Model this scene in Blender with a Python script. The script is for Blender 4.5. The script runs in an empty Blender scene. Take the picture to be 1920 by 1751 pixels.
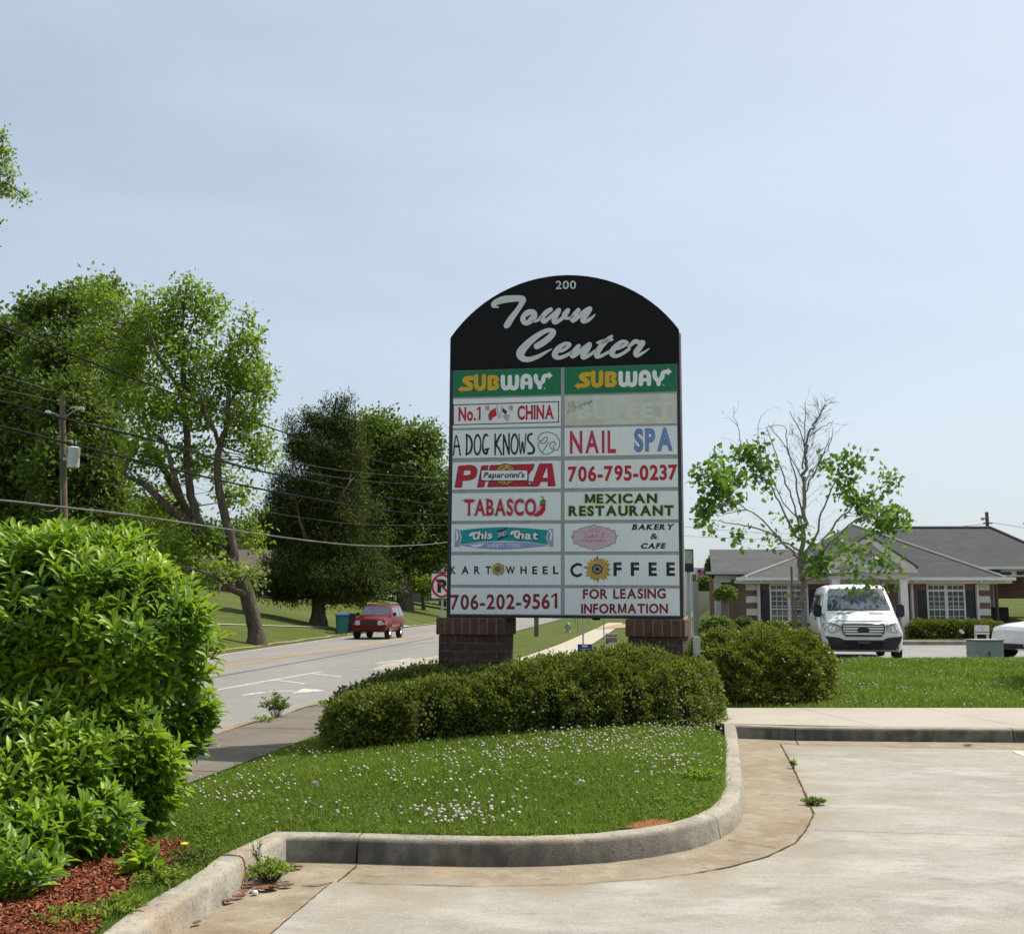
import bpy, bmesh, math, random
import numpy as np
from mathutils import Vector, Matrix, Euler
from mathutils.geometry import delaunay_2d_cdt
from mathutils.bvhtree import BVHTree

random.seed(11)
rng = np.random.default_rng(11)
PI = math.pi
SC = bpy.context.scene
COL = SC.collection

# ------------------------------------------------------------------ camera
FPX, CX, CY, HORIZON, EYE = 2000.0, 960.0, 875.5, 1135.0, 1.6
PITCH = math.atan((HORIZON - CY) / FPX)
cam_data = bpy.data.cameras.new('camera')
cam = bpy.data.objects.new('camera', cam_data)
COL.objects.link(cam)
cam.location = (0, 0, EYE)
cam.rotation_euler = (PI / 2 + PITCH, 0, 0)
cam_data.sensor_fit = 'HORIZONTAL'
cam_data.sensor_width = 36.0
cam_data.lens = 36.0 * FPX / 1920.0
cam_data.clip_start = 0.1
cam_data.clip_end = 3000
SC.camera = cam

# ------------------------------------------------------------------ sky, sun, exposure
SUN_EL, SUN_AZ = math.radians(57), math.radians(60)     # azimuth from +Y towards +X
world = bpy.data.worlds.new('World')
SC.world = world
world.use_nodes = True
wn, wl = world.node_tree.nodes, world.node_tree.links
wn.clear()
w_out = wn.new('ShaderNodeOutputWorld')
w_bg = wn.new('ShaderNodeBackground')
w_sky = wn.new('ShaderNodeTexSky')
w_sky.sky_type = 'NISHITA'
w_sky.sun_disc = False
w_sky.sun_elevation = SUN_EL
w_sky.sun_rotation = SUN_AZ
w_sky.air_density = 1.0
w_sky.dust_density = 3.0
w_sky.ozone_density = 1.0
w_bg.inputs['Strength'].default_value = 0.111
# thin high cloud: streaky noise over the sky directions
w_tc = wn.new('ShaderNodeTexCoord')
w_map = wn.new('ShaderNodeMapping')
w_map.inputs['Scale'].default_value = (1.3, 1.3, 4.2)
w_map.inputs['Rotation'].default_value = (0.25, 0.35, 0.4)
w_noise = wn.new('ShaderNodeTexNoise')
w_noise.inputs['Scale'].default_value = 1.0
w_noise.inputs['Detail'].default_value = 7
w_noise.inputs['Roughness'].default_value = 0.52
w_noise.inputs['Distortion'].default_value = 0.5
w_ramp = wn.new('ShaderNodeValToRGB')
w_ramp.color_ramp.elements[0].position = 0.32
w_ramp.color_ramp.elements[0].color = (0.42, 0.42, 0.42, 1)
w_ramp.color_ramp.elements[1].position = 0.75
w_ramp.color_ramp.elements[1].color = (0.70, 0.70, 0.70, 1)
w_mix = wn.new('ShaderNodeMixRGB')
w_mix.inputs['Color2'].default_value = (6.1, 7.0, 7.75, 1)
wl.new(w_tc.outputs['Generated'], w_map.inputs['Vector'])
wl.new(w_map.outputs['Vector'], w_noise.inputs['Vector'])
wl.new(w_noise.outputs['Fac'], w_ramp.inputs['Fac'])
wl.new(w_ramp.outputs['Color'], w_mix.inputs['Fac'])
wl.new(w_sky.outputs['Color'], w_mix.inputs['Color1'])
wl.new(w_mix.outputs['Color'], w_bg.inputs['Color'])
wl.new(w_bg.outputs['Background'], w_out.inputs['Surface'])

sun_data = bpy.data.lights.new('sun', 'SUN')
sun_data.energy = 4.9
sun_data.angle = math.radians(0.6)
sun_data.color = (1.0, 0.95, 0.86)
sun = bpy.data.objects.new('sun', sun_data)
COL.objects.link(sun)
sun_dir = Vector((math.sin(SUN_AZ) * math.cos(SUN_EL), math.cos(SUN_AZ) * math.cos(SUN_EL), math.sin(SUN_EL)))
sun.rotation_euler = sun_dir.to_track_quat('Z', 'Y').to_euler()
sun.location = (20, 10, 40)

SC.view_settings.view_transform = 'Standard'
SC.view_settings.look = 'None'
SC.view_settings.exposure = 0.22
SC.view_settings.gamma = 1.0
SC.cycles.max_bounces = 8
SC.cycles.transparent_max_bounces = 8
SC.cycles.caustics_reflective = False
SC.cycles.caustics_refractive = False

# ------------------------------------------------------------------ measuring helpers
def ray(u, v):
    x, y = (u - CX) / FPX, -(v - CY) / FPX
    c, s = math.cos(PITCH), math.sin(PITCH)
    return Vector((x, c - y * s, s + y * c))

def at(u, v, Y):
    """the world point at ground distance Y seen at photo pixel (u, v)"""
    d = ray(u, v)
    t = Y / d.y
    return Vector((d.x * t, Y, EYE + d.z * t))

def S(t):
    t = np.clip(t, 0, 1)
    return t * t * (3 - 2 * t)

# ------------------------------------------------------------------ the lie of the land
def e_far(y): return np.interp(y, [-100, 0, 37, 57, 82, 96, 148, 300, 900], [-17, -12.5, -10.45, -9.55, -8.4, -7.2, -3.4, 8, 53])
def e_near(y): return -6.08 + 0.143 * y
def e_edge(y): return np.interp(y, [-100, 0, 30, 36, 48, 68, 148, 300, 900], [-20.4, -6.08, -1.79, -1.45, -1.4, -.17, 7.2, 21, 76])
def e_mid(y): return np.interp(y, [-100, 0, 65, 148, 300, 900], [-21, -11.4, -4.9, 1.5, 14, 64])

def on_plane(u, v, z=0.0):
    d = ray(u, v)
    t = (z - EYE) / d.z
    return Vector((d.x * t, d.y * t, z))

_KPX = [(300, 1775), (333, 1751), (419, 1693), (463, 1654), (500, 1634), (539, 1614), (600, 1615), (668, 1617), (780, 1620.5), (900, 1623), (980, 1623), (1060, 1621), (1140, 1616), (1220, 1606),
        (1293, 1592), (1328, 1581), (1351, 1571), (1375, 1556), (1389, 1540), (1397, 1519), (1397, 1490), (1395, 1460), (1392, 1435), (1388, 1409), (1384, 1383), (1440, 1385.3), (1492, 1387.5), (1700, 1389.7), (1902, 1391), (2300, 1393)]
_kp = [on_plane(*p) for p in _KPX]
KERB = [(_kp[0].x - .05, 1.0)] + [(p.x, p.y) for p in _kp] + [(30, _kp[-1].y - .1)]
WALK_X = _kp[24].x
WALK_F, WALK_B = on_plane(1700, 1362, .15).y, on_plane(1700, 1326.5, .15).y
_KB = np.array(KERB + [(WALK_X - .2, WALK_F), (WALK_X - .2, WALK_B), (40, WALK_B)])

def seg_dist(x, y, pts):
    d = np.full(np.shape(x), 1e9)
    for (ax, ay), (bx, by) in zip(pts[:-1], pts[1:]):
        vx, vy = bx - ax, by - ay
        t = np.clip(((x - ax) * vx + (y - ay) * vy) / (vx * vx + vy * vy + 1e-9), 0, 1)
        d = np.minimum(d, np.hypot(x - ax - t * vx, y - ay - t * vy))
    return d

_LS = np.array([-1, 0, 1, 3, 6, 10, 17, 30, 60, 200.])
_LZ = np.array([0, 0, .06, .50, 1.1, 1.8, 2.95, 4.2, 6., 9.]) - .14

def H(x, y):
    x = np.asarray(x, float); y = np.asarray(y, float)
    s = e_far(y) - x
    left = np.interp(s, _LS, _LZ)
    d = x - e_near(y) - 1.4
    dp = np.maximum(d, 0)
    a = -.15 + .46 * (1 - np.exp(-dp / 1.8)) * (1 - .85 * S((y - 17) / 14))
    b = .15 + .25 * S((y - WALK_B) / 8.3) - .35 * S((y - 24.2) / 2.2)
    w = S((d - 6.5) / 2.5) * S((y - 13) / 2.5)
    r = a * (1 - w) + b * w
    dc = seg_dist(x, y, _KB)
    k = np.exp(-(dc / .9) ** 2) * (y < 16.5) + 0.0
    r = r * (1 - k) + .135 * k
    r = r + 2.1 * S((d - 5) / 4.5) * S((y - 45) / 30) + 2.5 * S((y - 80) / 60) * S((d - 8) / 30)
    r = np.where(d < 0, -.15, r)
    z = np.where(s > 0, left, np.where(x < np.minimum(e_near(y), e_edge(y) + 40), -.16, r))
    return z

def h(x, y): return float(H(x, y))

def ground_at(u, v, lo=3.0, hi=300.0):
    """where the photo pixel's ray meets the land"""
    d = ray(u, v)
    Y = np.concatenate([np.arange(lo, min(60, hi), .05), np.arange(60, max(hi, 60), .5)])
    X = d.x * Y / d.y
    Z = EYE + d.z * Y / d.y
    hit = np.nonzero(Z <= H(X, Y))[0]
    i = hit[0] if len(hit) else len(Y) - 1
    return Vector((X[i], Y[i], h(X[i], Y[i])))

# ------------------------------------------------------------------ object helpers
def tag(o, label=None, cat=None, group=None, kind=None):
    if label: o['label'] = label
    if cat: o['category'] = cat
    if group: o['group'] = group
    if kind: o['kind'] = kind
    return o

def thing(name, label, cat, loc=(0, 0, 0), rotz=0.0, group=None):
    o = bpy.data.objects.new(name, None)
    COL.objects.link(o)
    o.location = loc
    o.rotation_euler = (0, 0, rotz)
    o.empty_display_size = .2
    return tag(o, label, cat, group)

def finish(me, mats, smooth=None):
    for m in (mats if isinstance(mats, (list, tuple)) else [mats]):
        me.materials.append(m)
    if smooth is not None:
        me.shade_smooth()
        me.set_sharp_from_angle(angle=math.radians(smooth))

def obj(name, verts, faces, mats, parent=None, smooth=None, mi=None, loc=None):
    me = bpy.data.meshes.new(name)
    me.from_pydata(verts, [], faces)
    me.update()
    finish(me, mats, smooth)
    if mi is not None:
        me.polygons.foreach_set('material_index', np.asarray(mi, dtype=np.int32))
    o = bpy.data.objects.new(name, me)
    COL.objects.link(o)
    if parent: o.parent = parent
    if loc: o.location = loc
    return o

class MB:
    """collects shapes into one mesh"""
    def __init__(self): self.v, self.f, self.m = [], [], []
    def add(self, v, f, mi=0):
        n = len(self.v)
        self.v += [tuple(p) for p in v]
        self.f += [tuple(i + n for i in q) for q in f]
        self.m += [mi] * len(f)
        return self
    def box(self, x0, x1, y0, y1, z0, z1, mi=0):
        v = [(x0, y0, z0), (x1, y0, z0), (x1, y1, z0), (x0, y1, z0), (x0, y0, z1), (x1, y0, z1), (x1, y1, z1), (x0, y1, z1)]
        return self.add(v, [(0, 3, 2, 1), (4, 5, 6, 7), (0, 1, 5, 4), (1, 2, 6, 5), (2, 3, 7, 6), (3, 0, 4, 7)], mi)
    def prism(self, poly, a, b, axis='y', mi=0):
        """extrude a 2D outline from a to b along an axis"""
        n = len(poly)
        put = {'y': lambda p, t: (p[0], t, p[1]), 'x': lambda p, t: (t, p[0], p[1]), 'z': lambda p, t: (p[0], p[1], t)}[axis]
        v = [put(p, a) for p in poly] + [put(p, b) for p in poly]
        f = [tuple(range(n))[::-1], tuple(range(n, 2 * n))] + [(i, (i + 1) % n, n + (i + 1) % n, n + i) for i in range(n)]
        return self.add(v, f, mi)
    def tube(self, pts, rad, n=8, cap=True, mi=0):
        pts = [Vector(p) for p in pts]
        if not hasattr(rad, '__len__'): rad = [rad] * len(pts)
        rings, v = [], []
        up = Vector((0, 0, 1))
        prev = None
        for i, p in enumerate(pts):
            t = (pts[min(i + 1, len(pts) - 1)] - pts[max(i - 1, 0)])
            t = t.normalized() if t.length > 1e-9 else Vector((0, 0, 1))
            if prev is None:
                a = t.cross(Vector((0.31, 0.95, 0.05)))
                if a.length < 1e-3: a = t.cross(Vector((1, 0, 0)))
            else:
                a = prev - t * prev.dot(t)
            a.normalize(); prev = a
            b = t.cross(a)
            for k in range(n):
                q = 2 * PI * k / n
                v.append(p + (a * math.cos(q) + b * math.sin(q)) * rad[i])
        f = []
        for i in range(len(pts) - 1):
            for k in range(n):
                f.append((i * n + k, i * n + (k + 1) % n, (i + 1) * n + (k + 1) % n, (i + 1) * n + k))
        if cap:
            f.append(tuple(range(n))[::-1]); f.append(tuple(range((len(pts) - 1) * n, len(pts) * n)))
        return self.add(v, f, mi)
    def lathe(self, prof, n=16, c=(0, 0, 0), axis='z', mi=0):
        v, f = [], []
        for r, t in prof:
            for k in range(n):
                q = 2 * PI * k / n
                a, b = r * math.cos(q), r * math.sin(q)
                p = {'z': (a, b, t), 'x': (t, a, b), 'y': (a, t, b)}[axis]
                v.append((p[0] + c[0], p[1] + c[1], p[2] + c[2]))
        for i in range(len(prof) - 1):
            for k in range(n):
                f.append((i * n + k, i * n + (k + 1) % n, (i + 1) * n + (k + 1) % n, (i + 1) * n + k))
        f.append(tuple(range(n))[::-1]); f.append(tuple(range((len(prof) - 1) * n, len(prof) * n)))
        return self.add(v, f, mi)
    def build(self, name, mats, parent=None, smooth=None, bevel=None, loc=None):
        o = obj(name, self.v, self.f, mats, parent, smooth, self.m, loc)
        bm = bmesh.new(); bm.from_mesh(o.data)
        bmesh.ops.recalc_face_normals(bm, faces=bm.faces)
        if bevel:
            bmesh.ops.bevel(bm, geom=[e for e in bm.edges if e.calc_face_angle(0) > .5], offset=bevel, segments=2, affect='EDGES', clamp_overlap=True)
        bm.to_mesh(o.data); bm.free()
        if bevel:
            o.data.shade_smooth(); o.data.set_sharp_from_angle(angle=math.radians(30))
        return o

def inside(pts, poly):
    x, y = pts[:, 0], pts[:, 1]
    r = np.zeros(len(pts), bool)
    n = len(poly)
    for i in range(n):
        x0, y0 = poly[i]; x1, y1 = poly[(i + 1) % n]
        if y0 == y1: continue
        c = ((y0 > y) != (y1 > y)) & (x < (x1 - x0) * (y - y0) / (y1 - y0) + x0)
        r ^= c
    return r

def ccw(p):
    p = [tuple(q) for q in p]
    a = sum(p[i][0] * p[(i + 1) % len(p)][1] - p[(i + 1) % len(p)][0] * p[i][1] for i in range(len(p)))
    return p if a > 0 else p[::-1]

def fill2d(poly, spacing, jitter=.25, holes=()):
    """triangles filling a 2D outline, with interior points"""
    poly = ccw(poly)
    P = np.array(poly, float)
    x0, y0 = P.min(0); x1, y1 = P.max(0)
    gx = np.arange(x0, x1 + spacing, spacing); gy = np.arange(y0, y1 + spacing, spacing)
    g = np.stack(np.meshgrid(gx, gy), -1).reshape(-1, 2)
    g = g + rng.uniform(-jitter, jitter, g.shape) * spacing
    g = g[inside(g, poly)]
    ring = []
    for (ax, ay), (bx, by) in zip(poly, poly[1:] + poly[:1]):
        n = max(1, int(math.hypot(bx - ax, by - ay) / spacing))
        for k in range(n):
            ring.append((ax + (bx - ax) * k / n, ay + (by - ay) * k / n))
    if len(g):
        ed = seg_dist(g[:, 0], g[:, 1], ring + ring[:1])
        g = g[ed > spacing * .3]
    pts = [Vector(p) for p in ring] + [Vector(p) for p in g]
    n = len(ring)
    res = delaunay_2d_cdt(pts, [(i, (i + 1) % n) for i in range(n)], [list(range(n))], 1, 1e-5)
    faces = [f for f, of in zip(res[2], res[5]) if of]
    return [tuple(p) for p in res[0]], faces

def sheet(name, poly, spacing, zf, mat, kind='structure', parent=None, smooth=True, lift=0.0):
    p2, f = fill2d(poly, spacing)
    a = np.array(p2)
    z = (zf(a[:, 0], a[:, 1]) if callable(zf) else np.full(len(a), zf)) + lift
    v = np.column_stack([a, z])
    o = obj(name, v.tolist(), f, mat, parent)
    me = o.data
    bm = bmesh.new(); bm.from_mesh(me)
    for fc in bm.faces:
        if fc.normal.z < 0: fc.normal_flip()
    bm.to_mesh(me); bm.free()
    if smooth: me.shade_smooth()
    if kind: o['kind'] = kind
    return o

def ribbon(pts, w):
    """outline of a band of width w (number or list) along 2D points"""
    P = [Vector(p[:2]) for p in pts]
    if not hasattr(w, '__len__'): w = [w] * len(P)
    L, R = [], []
    for i, p in enumerate(P):
        t = (P[min(i + 1, len(P) - 1)] - P[max(i - 1, 0)]).normalized()
        nrm = Vector((-t.y, t.x)) * w[i] / 2
        L.append(tuple(p + nrm)); R.append(tuple(p - nrm))
    return L, R

def band(mb, pts, w, z, mi=0):
    L, R = ribbon(pts, w)
    n = len(L)
    zz = (lambda p: z(p[0], p[1])) if callable(z) else (lambda p: z)
    v = [(p[0], p[1], zz(p)) for p in L] + [(p[0], p[1], zz(p)) for p in R]
    mb.add(v, [(i, n + i, n + i + 1, i + 1) for i in range(n - 1)], mi)

def copy_tree(o, parent=None):
    c = o.copy()
    COL.objects.link(c)
    c.parent = parent
    for ch in list(o.children):
        copy_tree(ch, c)
    return c

# ------------------------------------------------------------------ materials
def nodes_of(name):
    m = bpy.data.materials.new(name)
    m.use_nodes = True
    nt = m.node_tree
    return m, nt.nodes, nt.links, nt.nodes['Principled BSDF']

def mat(name, col, rough=.6, metal=0.0, spec=.5, col2=None, scale=6.0, lo=.35, hi=.65, detail=6, bump=0.0, bscale=60.0, coat=0.0, stretch=None):
    """a surface whose own colour wanders between two tones"""
    m, n, l, p = nodes_of(name)
    p.inputs['Roughness'].default_value = rough
    p.inputs['Metallic'].default_value = metal
    p.inputs['Specular IOR Level'].default_value = spec
    p.inputs['Coat Weight'].default_value = coat
    p.inputs['Base Color'].default_value = (*col, 1)
    tc = n.new('ShaderNodeTexCoord')
    vec = tc.outputs['Object']
    if stretch:
        mp = n.new('ShaderNodeMapping'); mp.inputs['Scale'].default_value = stretch
        l.new(vec, mp.inputs['Vector']); vec = mp.outputs['Vector']
    if col2 is None:
        col2 = tuple(c * .86 for c in col)
    ns = n.new('ShaderNodeTexNoise'); ns.inputs['Scale'].default_value = scale; ns.inputs['Detail'].default_value = detail
    ns.inputs['Roughness'].default_value = .6
    rp = n.new('ShaderNodeValToRGB')
    rp.color_ramp.elements[0].position = lo; rp.color_ramp.elements[0].color = (*col2, 1)
    rp.color_ramp.elements[1].position = hi; rp.color_ramp.elements[1].color = (*col, 1)
    l.new(vec, ns.inputs['Vector']); l.new(ns.outputs['Fac'], rp.inputs['Fac']); l.new(rp.outputs['Color'], p.inputs['Base Color'])
    if bump:
        nb = n.new('ShaderNodeTexNoise'); nb.inputs['Scale'].default_value = bscale; nb.inputs['Detail'].default_value = 4
        bp = n.new('ShaderNodeBump'); bp.inputs['Strength'].default_value = bump; bp.inputs['Distance'].default_value = .02
        l.new(vec, nb.inputs['Vector']); l.new(nb.outputs['Fac'], bp.inputs['Height']); l.new(bp.outputs['Normal'], p.inputs['Normal'])
    return m

def layered(name, base, layers, rough=.85, spec=.3, bump=.3, bscale=90.0):
    """base colour with several noise-masked stains: (colour, scale, from, to, strength, stretch)"""
    m, n, l, p = nodes_of(name)
    p.inputs['Roughness'].default_value = rough
    p.inputs['Specular IOR Level'].default_value = spec
    tc = n.new('ShaderNodeTexCoord')
    cur = None
    for i, (col, scale, a, b, k, st) in enumerate(layers):
        mp = n.new('ShaderNodeMapping'); mp.inputs['Scale'].default_value = st or (1, 1, 1)
        mp.inputs['Location'].default_value = (i * 3.7, i * 1.9, i)
        ns = n.new('ShaderNodeTexNoise'); ns.inputs['Scale'].default_value = scale; ns.inputs['Detail'].default_value = 8
        ns.inputs['Roughness'].default_value = .62
        rp = n.new('ShaderNodeMapRange'); rp.inputs['From Min'].default_value = a; rp.inputs['From Max'].default_value = b
        rp.inputs['To Max'].default_value = k
        mx = n.new('ShaderNodeMixRGB'); mx.inputs['Color2'].default_value = (*col, 1)
        l.new(tc.outputs['Object'], mp.inputs['Vector']); l.new(mp.outputs['Vector'], ns.inputs['Vector'])
        l.new(ns.outputs['Fac'], rp.inputs['Value']); l.new(rp.outputs['Result'], mx.inputs['Fac'])
        if cur is None: mx.inputs['Color1'].default_value = (*base, 1)
        else: l.new(cur, mx.inputs['Color1'])
        cur = mx.outputs['Color']
    l.new(cur, p.inputs['Base Color'])
    nb = n.new('ShaderNodeTexNoise'); nb.inputs['Scale'].default_value = bscale; nb.inputs['Detail'].default_value = 5
    bp = n.new('ShaderNodeBump'); bp.inputs['Strength'].default_value = bump; bp.inputs['Distance'].default_value = .01
    l.new(tc.outputs['Object'], nb.inputs['Vector']); l.new(nb.outputs['Fac'], bp.inputs['Height']); l.new(bp.outputs['Normal'], p.inputs['Normal'])
    return m

def brick_mat(name, c1, c2, mortar, w, hgt, ms=.008, rough=.85, axis='xz', bump=.4):
    m, n, l, p = nodes_of(name)
    p.inputs['Roughness'].default_value = rough
    p.inputs['Specular IOR Level'].default_value = .25
    tc = n.new('ShaderNodeTexCoord')
    sp = n.new('ShaderNodeSeparateXYZ'); cb = n.new('ShaderNodeCombineXYZ'); ad = n.new('ShaderNodeMath'); ad.operation = 'ADD'
    l.new(tc.outputs['Object'], sp.inputs['Vector'])
    if axis == 'xz':
        l.new(sp.outputs['X'], ad.inputs[0]); l.new(sp.outputs['Y'], ad.inputs[1])
        l.new(ad.outputs[0], cb.inputs['X']); l.new(sp.outputs['Z'], cb.inputs['Y'])
    else:
        l.new(sp.outputs['X'], cb.inputs['X']); l.new(sp.outputs['Y'], ad.inputs[0]); l.new(sp.outputs['Z'], ad.inputs[1]); l.new(ad.outputs[0], cb.inputs['Y'])
    br = n.new('ShaderNodeTexBrick')
    br.inputs['Color1'].default_value = (*c1, 1); br.inputs['Color2'].default_value = (*c2, 1); br.inputs['Mortar'].default_value = (*mortar, 1)
    br.inputs['Scale'].default_value = 1.0; br.inputs['Mortar Size'].default_value = ms; br.inputs['Brick Width'].default_value = w; br.inputs['Row Height'].default_value = hgt
    br.inputs['Mortar Smooth'].default_value = .2
    l.new(cb.outputs['Vector'], br.inputs['Vector'])
    ns = n.new('ShaderNodeTexNoise'); ns.inputs['Scale'].default_value = 14; ns.inputs['Detail'].default_value = 6
    l.new(tc.outputs['Object'], ns.inputs['Vector'])
    mr = n.new('ShaderNodeMapRange'); mr.inputs['From Min'].default_value = .3; mr.inputs['From Max'].default_value = .7
    mr.inputs['To Min'].default_value = .7; mr.inputs['To Max'].default_value = 1.2
    l.new(ns.outputs['Fac'], mr.inputs['Value'])
    mx = n.new('ShaderNodeMixRGB'); mx.blend_type = 'MULTIPLY'; mx.inputs['Fac'].default_value = 1
    l.new(br.outputs['Color'], mx.inputs['Color1']); l.new(mr.outputs['Result'], mx.inputs['Color2'])
    l.new(mx.outputs['Color'], p.inputs['Base Color'])
    bp = n.new('ShaderNodeBump'); bp.inputs['Strength'].default_value = bump; bp.inputs['Distance'].default_value = .01
    iv = n.new('ShaderNodeMath'); iv.operation = 'SUBTRACT'; iv.inputs[0].default_value = 1
    l.new(br.outputs['Fac'], iv.inputs[1]); l.new(iv.outputs[0], bp.inputs['Height']); l.new(bp.outputs['Normal'], p.inputs['Normal'])
    return m

def leaf_mat(name, stops, rough=.5, spec=.35, trans=.35, tcol=(.25, .38, .04)):
    """leaf colour picked per leaf from its 'tint'; some light passes through"""
    m, n, l, p = nodes_of(name)
    at_ = n.new('ShaderNodeAttribute'); at_.attribute_name = 'tint'
    rp = n.new('ShaderNodeValToRGB')
    while len(rp.color_ramp.elements) < len(stops): rp.color_ramp.elements.new(.5)
    for e, (pos, c) in zip(rp.color_ramp.elements, stops):
        e.position = pos; e.color = (*c, 1)
    l.new(at_.outputs['Fac'], rp.inputs['Fac'])
    l.new(rp.outputs['Color'], p.inputs['Base Color'])
    p.inputs['Roughness'].default_value = rough
    p.inputs['Specular IOR Level'].default_value = spec
    tr = n.new('ShaderNodeBsdfTranslucent')
    mx0 = n.new('ShaderNodeMixRGB'); mx0.inputs['Fac'].default_value = .6; mx0.inputs['Color2'].default_value = (*tcol, 1)
    l.new(rp.outputs['Color'], mx0.inputs['Color1']); l.new(mx0.outputs['Color'], tr.inputs['Color'])
    mx = n.new('ShaderNodeMixShader'); mx.inputs['Fac'].default_value = trans
    l.new(p.outputs['BSDF'], mx.inputs[1]); l.new(tr.outputs['BSDF'], mx.inputs[2])
    l.new(mx.outputs['Shader'], n['Material Output'].inputs['Surface'])
    return m

# ------------------------------------------------------------------ foliage helpers
T_DIAMOND = (np.array([(0, 0, 0), (.45, .5, .07), (1, 0, -.04), (.45, -.5, .07)], float), [(0, 1, 2, 3)])
T_BROAD = (np.array([(0, 0, 0), (.3, .38, .06), (.68, .42, .02), (1, 0, -.16), (.68, -.42, .02), (.3, -.38, .06), (.3, 0, .0), (.68, 0, -.05)], float),
           [(0, 6, 1, 1), (1, 6, 7, 2), (2, 7, 3, 3), (0, 5, 6, 6), (5, 4, 7, 6), (4, 3, 7, 7)])
T_BLADE = (np.array([(0, .5, 0), (0, -.5, 0), (.55, -.35, .0), (.55, .35, .0), (1, 0, -.22)], float), [(0, 1, 2, 3), (3, 2, 4, 4)])
T_LOBED = (np.array([(0, 0, 0), (.12, .5, .05), (.45, .28, .06), (.62, .5, .0), (.7, .2, .04), (1, 0, -.1), (.7, -.2, .04), (.62, -.5, 0), (.45, -.28, .06), (.12, -.5, .05), (.45, 0, 0)], float),
           [(0, 10, 2, 1), (10, 4, 3, 2), (10, 6, 5, 4), (10, 8, 7, 6), (0, 9, 8, 10)])

def unit(a):
    return a / np.maximum(np.linalg.norm(a, axis=1, keepdims=True), 1e-9)

def rand_dirs(n):
    return unit(rng.normal(size=(n, 3)))

def leaf_mesh(name, c, axis, nrm, length, width, tint, m, template=T_DIAMOND, parent=None, origin=(0, 0, 0)):
    tv, tf = template
    c = np.asarray(c) - np.asarray(origin)
    axis = unit(axis)
    nrm = unit(nrm - axis * np.sum(nrm * axis, 1, keepdims=True))
    side = np.cross(nrm, axis)
    N, k = len(c), len(tv)
    L = np.broadcast_to(length, N)[:, None, None]; W = np.broadcast_to(width, N)[:, None, None]
    v = c[:, None, :] + tv[None, :, 0:1] * L * axis[:, None, :] + tv[None, :, 1:2] * W * side[:, None, :] + tv[None, :, 2:3] * L * nrm[:, None, :]
    v = v.reshape(-1, 3)
    me = bpy.data.meshes.new(name)
    loops, starts, tot = [], [], 0
    fl = [tuple(dict.fromkeys(f)) for f in tf]
    flat = np.concatenate([np.array(f) for f in fl]); lens = np.array([len(f) for f in fl])
    li = (np.arange(N)[:, None] * k + flat[None, :]).reshape(-1)
    ls = np.concatenate([[0], np.cumsum(np.tile(lens, N))[:-1]])
    me.vertices.add(len(v)); me.vertices.foreach_set('co', v.astype(np.float32).ravel())
    me.loops.add(len(li)); me.loops.foreach_set('vertex_index', li.astype(np.int32))
    me.polygons.add(len(ls)); me.polygons.foreach_set('loop_start', ls.astype(np.int32))
    at_ = me.attributes.new('tint', 'FLOAT', 'POINT')
    at_.data.foreach_set('value', np.repeat(np.broadcast_to(tint, N), k).astype(np.float32))
    me.update(); me.validate()
    me.materials.append(m)
    o = bpy.data.objects.new(name, me)
    COL.objects.link(o)
    if parent: o.parent = parent
    return o
# ------------------------------------------------------------------ shared materials
GRASS_BASE = layered('turf_soil', (.075, .105, .022), [((.12, .12, .04), 1.2, .45, .7, .7, None), ((.03, .055, .012), 4, .4, .7, .8, None), ((.16, .12, .06), 7, .62, .75, .6, None)], rough=.95, spec=.1, bump=.8, bscale=50)
FAR_GRASS = layered('far_turf', (.066, .088, .016), [((.112, .112, .03), .25, .45, .65, .8, None), ((.055, .085, .014), 1.6, .4, .7, .7, None), ((.15, .13, .05), .8, .56, .7, .6, None)], rough=.95, spec=.1, bump=1.0, bscale=14)
CONCRETE_T = layered('lot_concrete', (.318, .301, .259), [((.235, .217, .177), .55, .42, .60, .85, (1, 1.3, 1)), ((.385, .366, .322), 1.5, .50, .64, .85, (1, 1.8, 1)), ((.185, .172, .145), 3.2, .55, .70, .65, (1, 2.6, 1)),
                    ((.285, .235, .165), .7, .52, .66, .5, None), ((.19, .176, .148), 9, .54, .70, .5, (1, 1.6, 1)), ((.40, .385, .345), 26, .54, .66, .45, None), ((.13, .12, .10), 48, .57, .66, .6, None), ((.46, .44, .40), 80, .56, .64, .6, None), ((.05, .047, .04), 5.5, .715, .74, .7, None)], rough=.9, bump=.35, bscale=130)
GUTTER = layered('gutter_concrete', (.265, .222, .158), [((.20, .145, .09), 1.6, .42, .64, .85, None), ((.36, .31, .22), 4, .5, .68, .7, None), ((.13, .10, .07), 6, .55, .70, .7, (1, 1.5, 1)), ((.34, .22, .11), 2.4, .58, .68, .6, None), ((.15, .125, .09), 45, .55, .66, .7, None), ((.36, .31, .24), 60, .57, .67, .5, None)], rough=.92, bump=.4, bscale=110)
KERB_T = layered('kerb_concrete', (.35, .315, .245), [((.21, .195, .165), 2.2, .45, .62, .8, (1, 1, 2.5)), ((.42, .385, .31), 6, .5, .68, .7, None), ((.13, .12, .10), 14, .57, .70, .7, (1, 1, .6)), ((.30, .20, .11), 2.6, .50, .66, .65, None), ((.14, .128, .105), 42, .54, .66, .75, None), ((.44, .41, .35), 65, .57, .67, .5, None)], rough=.92, bump=.5, bscale=100)
WALK_M = layered('walk_concrete', (.37, .34, .272), [((.30, .272, .215), 1.2, .45, .7, .6, None), ((.33, .30, .24), 9, .6, .75, .5, None), ((.28, .26, .22), 120, .56, .68, .45, None)], rough=.9, bump=.3, bscale=120)
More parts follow.
